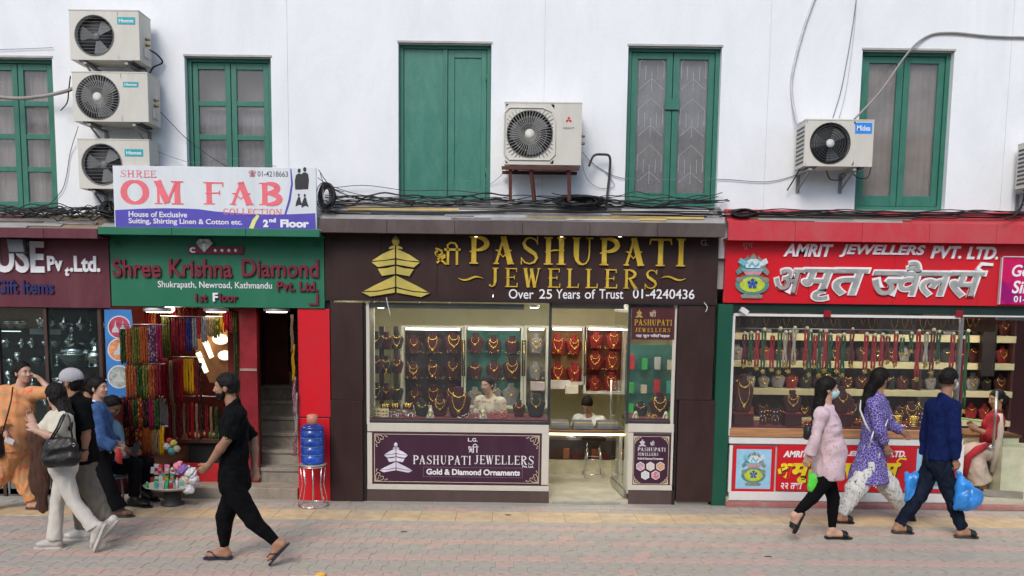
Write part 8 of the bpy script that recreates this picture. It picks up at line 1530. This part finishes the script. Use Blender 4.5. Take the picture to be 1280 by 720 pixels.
# ---- seated man
Y = yground(632, 180)+.12
def man_seated():
    p = J(147, 583, Y)
    f = Fig('seated man in light blue shirt and black trousers bent over his phone', 1.66, J(141, 508, Y), -25, J(136, 523, Y), J(137, 531, Y, .17), J(141, 534, Y, -.15), J(148, 558, Y, .18), J(149, 560, Y, -.18), J(163, 563, Y, .05), J(161, 565, Y, -.1),
            handL=J(170, 562, Y, 0), handR=J(169, 565, Y, -.08), pitch=-35, skin=SK3, pelvis=p, hipL=p+V((.02, .09, 0)), hipR=p+V((.02, -.09, 0)), knL=J(184, 578, Y, .14), knR=J(170, 580, Y, -.14), anL=J(183, 612, Y, .16), anR=J(167, 619, Y, -.14), toL=J(196, 624, Y, .1), toR=J(186, 630, Y, -.2))
    f.body(False); f.top(mat('light blue cotton', (.16, .30, .40), .85, var=.15, bump=.15), 'shirt', .016, .95, .95, hem=p.z-.08, fold=.007); f.legs(mat('black trousers', (0, 0, 0)), 'trousers', .016, waist=.02, ra=.06)
    f.shoes(mat('black leather', (0, 0, 0)), mat('black rubber', (0, 0, 0))); f.hair(M_BLACKHAIR, cutf=.03, low=0)
    B = MB(); c = J(170, 560, Y, -.07); B.obox(c, (.037, .004, .07), Matrix.Rotation(R(-50), 3, 'X')@Matrix.Rotation(R(20), 3, 'Z')); tag(B.build('phone', mat('black plastic', (.015, .015, .015), .35), bevel=.003), 'dark mobile phone held by the seated man in light blue', 'phone')
    B = MB(); s0 = p+V((.0, 0, -.12)); B.lathe([(.0, 0), (.15, 0), (.16, .012), (.15, .025), (0, .03)], s0, 20)
    t = empty('stool', V((p.x, p.y, 0)), 'low grey stool under the seated man', 'stool'); B.build('seat', mat('grey plastic', (.25, .26, .27), .5), t)
    for i in range(4):
        a = PI/4+i*PI/2; B = MB(); B.tube([s0+V((.11*math.cos(a), .11*math.sin(a), 0)), V((s0.x+.15*math.cos(a), s0.y+.15*math.sin(a), .0))], .012, 8); B.build('leg', MATS['grey plastic'], t)
man_seated()
# ---- people inside the shops
def bust_person(label, x, y, Y, face, m, sk, H=1.6, pitch=0, arms='down', female=False, scale=1.0, hairkw={}):
    s_ = (P(x, y+10, Y)-P(x, y, Y)).length/10/1.0; u = .1/s_ if s_ else 10  # pixels per 0.1 m
    j = lambda dx, dz, dy: P(x, y, Y)+V((dx, dy, dz)); a = R(face); F_ = V((math.cos(a), math.sin(a), 0)); L_ = V((-math.sin(a), math.cos(a), 0)); h = P(x, y, Y)
    lean = .35 if pitch < -20 else .05
    nk = h-F_*(.06+lean*.12)+V((0, 0, -.16)); sl = nk+L_*.17+V((0, 0, -.07)); sr = nk-L_*.17+V((0, 0, -.07)); pv = nk-F_*lean*.5+V((0, 0, -.5))
    if arms == 'desk': eL, eR, wL, wR = sl+V((0, 0, -.24))+F_*.12+L_*.06, sr+V((0, 0, -.24))+F_*.12-L_*.06, sl+V((0, 0, -.30))+F_*.34-L_*.08, sr+V((0, 0, -.30))+F_*.34+L_*.08
    else: eL, eR, wL, wR = sl+V((0, 0, -.27))+L_*.04, sr+V((0, 0, -.27))-L_*.04, sl+V((0, 0, -.36))+F_*.22, sr+V((0, 0, -.36))+F_*.22
    hl, hr = pv+L_*.09, pv-L_*.09; kz = V((0, 0, -.02)); kL, kR = hl+F_*.42+kz, hr+F_*.42+kz
    fz = max(.1, pv.z-.45)
    f = Fig(label, H, h, face, nk, sl, sr, eL, eR, wL, wR, pv, hl, hr, kL, kR, V((kL.x, kL.y, fz)), V((kR.x, kR.y, fz)), V((kL.x, kL.y, fz-.06))+F_*.15, V((kR.x, kR.y, fz-.06))+F_*.15, pitch=pitch, skin=sk, female=female, res=.011)
    f.body(False); f.top(m, 'shirt', .018, 1.6, 1.6, hem=pv.z-.1, fold=.007, res=.013); f.legs(mat('black trousers', (0, 0, 0)), 'trousers', .014, waist=.02, res=.015); f.shoes(mat('black leather', (0, 0, 0)), mat('black rubber', (0, 0, 0))); f.hair(M_BLACKHAIR, cutf=.04, **hairkw)
    return f
bust_person('shop assistant in cream printed top seated behind the necklace window', 609, 481, 1.15, -125, pattern('cream print', (.5, .42, .34), [(.3, .2, .16)], 'noise', 26, .4), SK2, pitch=-8, female=True)
bust_person('shop man in white shirt bending over the counter to write', 734, 506, 1.98, -115, mat('white shirt cloth', (.62, .62, .56), .8), SK1, pitch=-45, arms='desk')
def sari_woman():
    Y = .62; p = J(1237, 563, Y)
    f = Fig('woman in red blouse and cream sari seated in the red jewellery shop doorway', 1.58, J(1246, 499, Y), 186, J(1245, 514, Y), J(1243, 524, Y, -.13), J(1247, 524, Y, .13), J(1240, 545, Y, -.17), J(1240, 545, Y, .17), J(1221, 536, Y, -.1), J(1222, 538, Y, .08),
            handL=J(1213, 530, Y, -.08), handR=J(1212, 533, Y, .06), skin=SK1, female=True, pitch=-12, pelvis=p, hipL=p+V((0, -.09, 0)), hipR=p+V((0, .09, 0)), knL=J(1214, 566, Y, -.1), knR=J(1214, 566, Y, .1), anL=J(1228, 600, Y, -.1), anR=J(1226, 600, Y, .1), toL=J(1214, 606, Y, -.1), toR=J(1212, 606, Y, .1), z0=.1)
    f.body(); f.top(mat('red blouse cloth', (.33, .012, .025), .8, var=.2, bump=.2), 'blouse', .016, 1.5, 1.5, hem=p.z-.05, fold=.005)
    f.legs(mat('cream sari cloth', (.55, .43, .36), .85, var=.1, bump=.2), 'skirt', .03, thigh=.12, rk=.13, ra=.13, end=.95, k_=.05, fold=.01, waist=.0); f.sandal(mat('brown sandal', (0, 0, 0)), mat('brown sandal', (0, 0, 0)), 'slide')
    f.hair(M_BLACKHAIR, cutf=.04, bun=(-.12, 0, -.02))
    B = MB()
    B.tube([J(1250, 517, Y, -.16), J(1250, 535, Y, -.19), J(1247, 555, Y, -.2), J(1240, 590, Y, -.2)], [.03, .045, .05, .025], 10); B.build('sash', mat('cream sari cloth', (0, 0, 0)), f.root)
    B = MB(); B.tube([J(1236, 556, Y, -.2), J(1222, 562, Y, -.22), J(1210, 572, Y, -.22), J(1206, 596, Y, -.18)], [.03, .05, .045, .03], 10); B.build('sari_border', mat('red blouse cloth', (0, 0, 0)), f.root)
    B = MB(); B.lathe([(0, 0), (.17, 0), (.18, .02), (.17, .045), (0, .05)], p+V((.03, 0, -.15)), 20); t = empty('stool', V((p.x, p.y, .1)), 'small round stool under the woman in the red blouse', 'stool'); B.build('seat', mat('brown cushion', (.1, .05, .03), .7), t)
    for i in range(4):
        a = PI/4+i*PI/2; B = MB(); B.tube([p+V((.03+.11*math.cos(a), .11*math.sin(a), -.15)), V((p.x+.03+.15*math.cos(a), p.y+.15*math.sin(a), .1))], .011, 8); B.build('leg', mat('steel', (.5, .5, .5), .3, 1.0), t)
sari_woman()

# ---- things carried
def blob(pts, name, m, label, cat, res=.009, fold=.006, ff=(30, 30, 30), extra=None, group=None):
    """pts: (a, b, r1, r2, lat, wide)"""
    al = [q for p in pts for q in (p[0], p[1])]; lo = V([min(p[i] for p in al)-.22 for i in range(3)]); hi = V([max(p[i] for p in al)+.22 for i in range(3)])
    F = Sdf(lo, hi, res); c = V([(lo[i]+hi[i])/2 for i in range(3)]); zmin = min(p.z for p in al); rt = empty(name, V((c.x, c.y, zmin-.1)), label, cat, group)
    for a, b, r1, r2, lat, wd in pts: F.cone(a, b, r1, r2, .03, lat, wd)
    F.mesh('body', m, rt, fold, ff); return rt
def handbags():
    Y = yground(685, 58)-.32; lm = mat('black leather', (.014, .013, .013), .4, bump=.2); X1 = V((1, 0, 0))
    t = blob([(J(63, 574, Y), J(90, 572, Y), .075, .075, V((0, 1, 0)), .9), (J(64, 562, Y), J(89, 560, Y), .068, .064, V((0, 1, 0)), .85), (J(66, 554, Y), J(87, 553, Y), .05, .048, V((0, 1, 0)), .8)], 'handbag', lm, 'large black slouchy leather handbag on the shoulder of the woman in white trousers', 'handbag', fold=.005)
    for o in (0, 3):
        B = MB(); B.tube([J(60+o, 553, Y, -.02), J(71+o, 535, Y, -.02), J(77+o, 521, Y, .03), J(82+o*.5, 515, Y, .12), J(87, 523, Y, .06), J(91, 551, Y, .02)], .008, 6); B.build('strap', lm, t)
    for x in (62, 92):
        B = MB(); c = J(x, 556, Y, -.04); B.tube([c+V((.014*math.cos(a), 0, .014*math.sin(a))) for a in [i*PI/4 for i in range(8)]], .003, 5, closed=True); B.build('ring', mat('steel', (.5, .5, .5), .3, 1.0), t)
    Y = yground(673.5, 1048)-.12
    t = blob([(J(1009, 537, Y, -.1), J(1009, 543, Y, -.1), .05, .055, X1, .7)], 'handbag', lm, 'small black bag behind the elbow of the woman in the pink blouse', 'handbag'); B = MB(); B.tube([J(1009, 533, Y, -.1), J(1016, 524, Y, -.13), J(1024, 514, Y, -.1), J(1030, 509, Y, -.03)], .006, 6); B.build('strap', lm, t)
    Y = yground(637, 50)-.25
    t = blob([(J(-4, 550, Y), J(-3, 563, Y), .075, .085, X1, .9)], 'handbag', lm, 'black shoulder bag at the hip of the woman in orange', 'handbag')
def carried():
    bl = mat('blue plastic film', (.03, .24, .66), .3, var=.35, scale=10, bump=.6, bscale=30, stretch=(1, 1, .5), spec=.5); gr = mat('green plastic film', (.10, .62, .05), .45, bump=.5, bscale=30); Y = yground(671, 1206)+.02; yy = V((0, 1, 0))
    t = blob([(J(1206, 612, Y, -.17), J(1209, 622, Y, -.17), .09, .135, yy, .75), (J(1198, 592, Y, -.17), J(1206, 615, Y, -.17), .022, .08, yy, .8), (J(1207, 622, Y, -.17), J(1220, 621, Y, -.17), .11, .07, yy, .8), (J(1196, 634, Y, -.17), J(1205, 628, Y, -.17), .03, .08, yy, .8)], 'plastic_bag', bl, 'full bulging blue plastic bag in the right hand of the man in the navy sweater', 'plastic bag', fold=.010, ff=(34, 34, 16))
    t = blob([(J(1144, 600, Y, .12), J(1142, 622, Y, .12), .085, .1, yy, .6), (J(1154, 586, Y, .12), J(1146, 606, Y, .12), .02, .08, yy, .6), (J(1133, 592, Y, .12), J(1136, 600, Y, .12), .02, .04, yy, .6)], 'plastic_bag', bl, 'creased flat blue plastic bag in the left hand of the man in the navy sweater', 'plastic bag', fold=.010, ff=(34, 34, 14))
    Y = yground(673.5, 1048)-.08
    t = blob([(J(1016, 598, Y, -.1), J(1016, 609, Y, -.1), .04, .052, yy, .5), (J(1012, 588, Y, -.1), J(1015, 600, Y, -.1), .012, .035, yy, .5)], 'plastic_bag', gr, 'small green plastic bag hanging from the hand of the woman in the pink blouse', 'plastic bag', fold=.008, ff=(30, 30, 18))
    Y = yground(685, 58)+.02; br = mat('brown wool', (.065, .028, .018), .9, var=.25, bump=.3)
    t = blob([(J(47, 550, Y), J(50, 600, Y), .07, .085, yy, .5), (J(50, 600, Y), J(55, 636, Y), .08, .045, yy, .5), (J(44, 545, Y), J(58, 548, Y), .06, .05, yy, .6), (J(42, 570, Y), J(44, 612, Y), .04, .03, yy, .6)], 'jacket', br, 'brown jacket draped over the arms of the woman in white trousers', 'jacket', fold=.014, ff=(40, 40, 8))
    Y = yground(637, 50)-.3
    B = MB(); c = J(12, 551, Y); B.obox(c, (.05, .006, .03), Matrix.Rotation(R(25), 3, 'Y')); tag(B.build('phone', mat('pale plastic', (.5, .5, .5), .3), bevel=.003), 'pale phone in the lowered hand of the woman in orange', 'phone')
handbags(); carried()
# ================================================================ ACROSS THE STREET (behind the camera: only its reflection shows)
def opposite():
    t = empty('building', V((0, -21, -.13)), 'plain three-storey house row across the street, seen only as reflections in the glass', 'building'); wl = mat('ochre plaster', (.66, .62, .54), .85, var=.1, scale=2); dk = mat('dark window', (.03, .035, .04), .2)
    B = MB(); B.box(-17, 17, -24, -21, -.12, 8.2); B.build('wall', wl, t); B = MB(); B.box(-17.3, 17.3, -24.2, -20.6, 8.2, 8.5); B.build('roof', mat('grey roof', (.25, .24, .23), .8), t)
    for r_ in range(3):
        for i in range(12):
            x = -15.5+i*2.75; z = .9+r_*2.6; B = MB(); B.box(x, x+1.3, -21.02, -20.99, z, z+1.6); w_ = B.build('window', dk, t); B = MB(); B.box(x-.08, x+1.38, -20.985, -20.95, z-.1, z-.02); B.build('sill', mat('white plastic', (0, 0, 0)), w_)
    B = MB(); B.box(-40, 40, -21, -17.2, -.13, -.02); tag(B.build('far_pavement', mat('far pavement', (.3, .28, .26), .9)), kind='structure')
opposite()
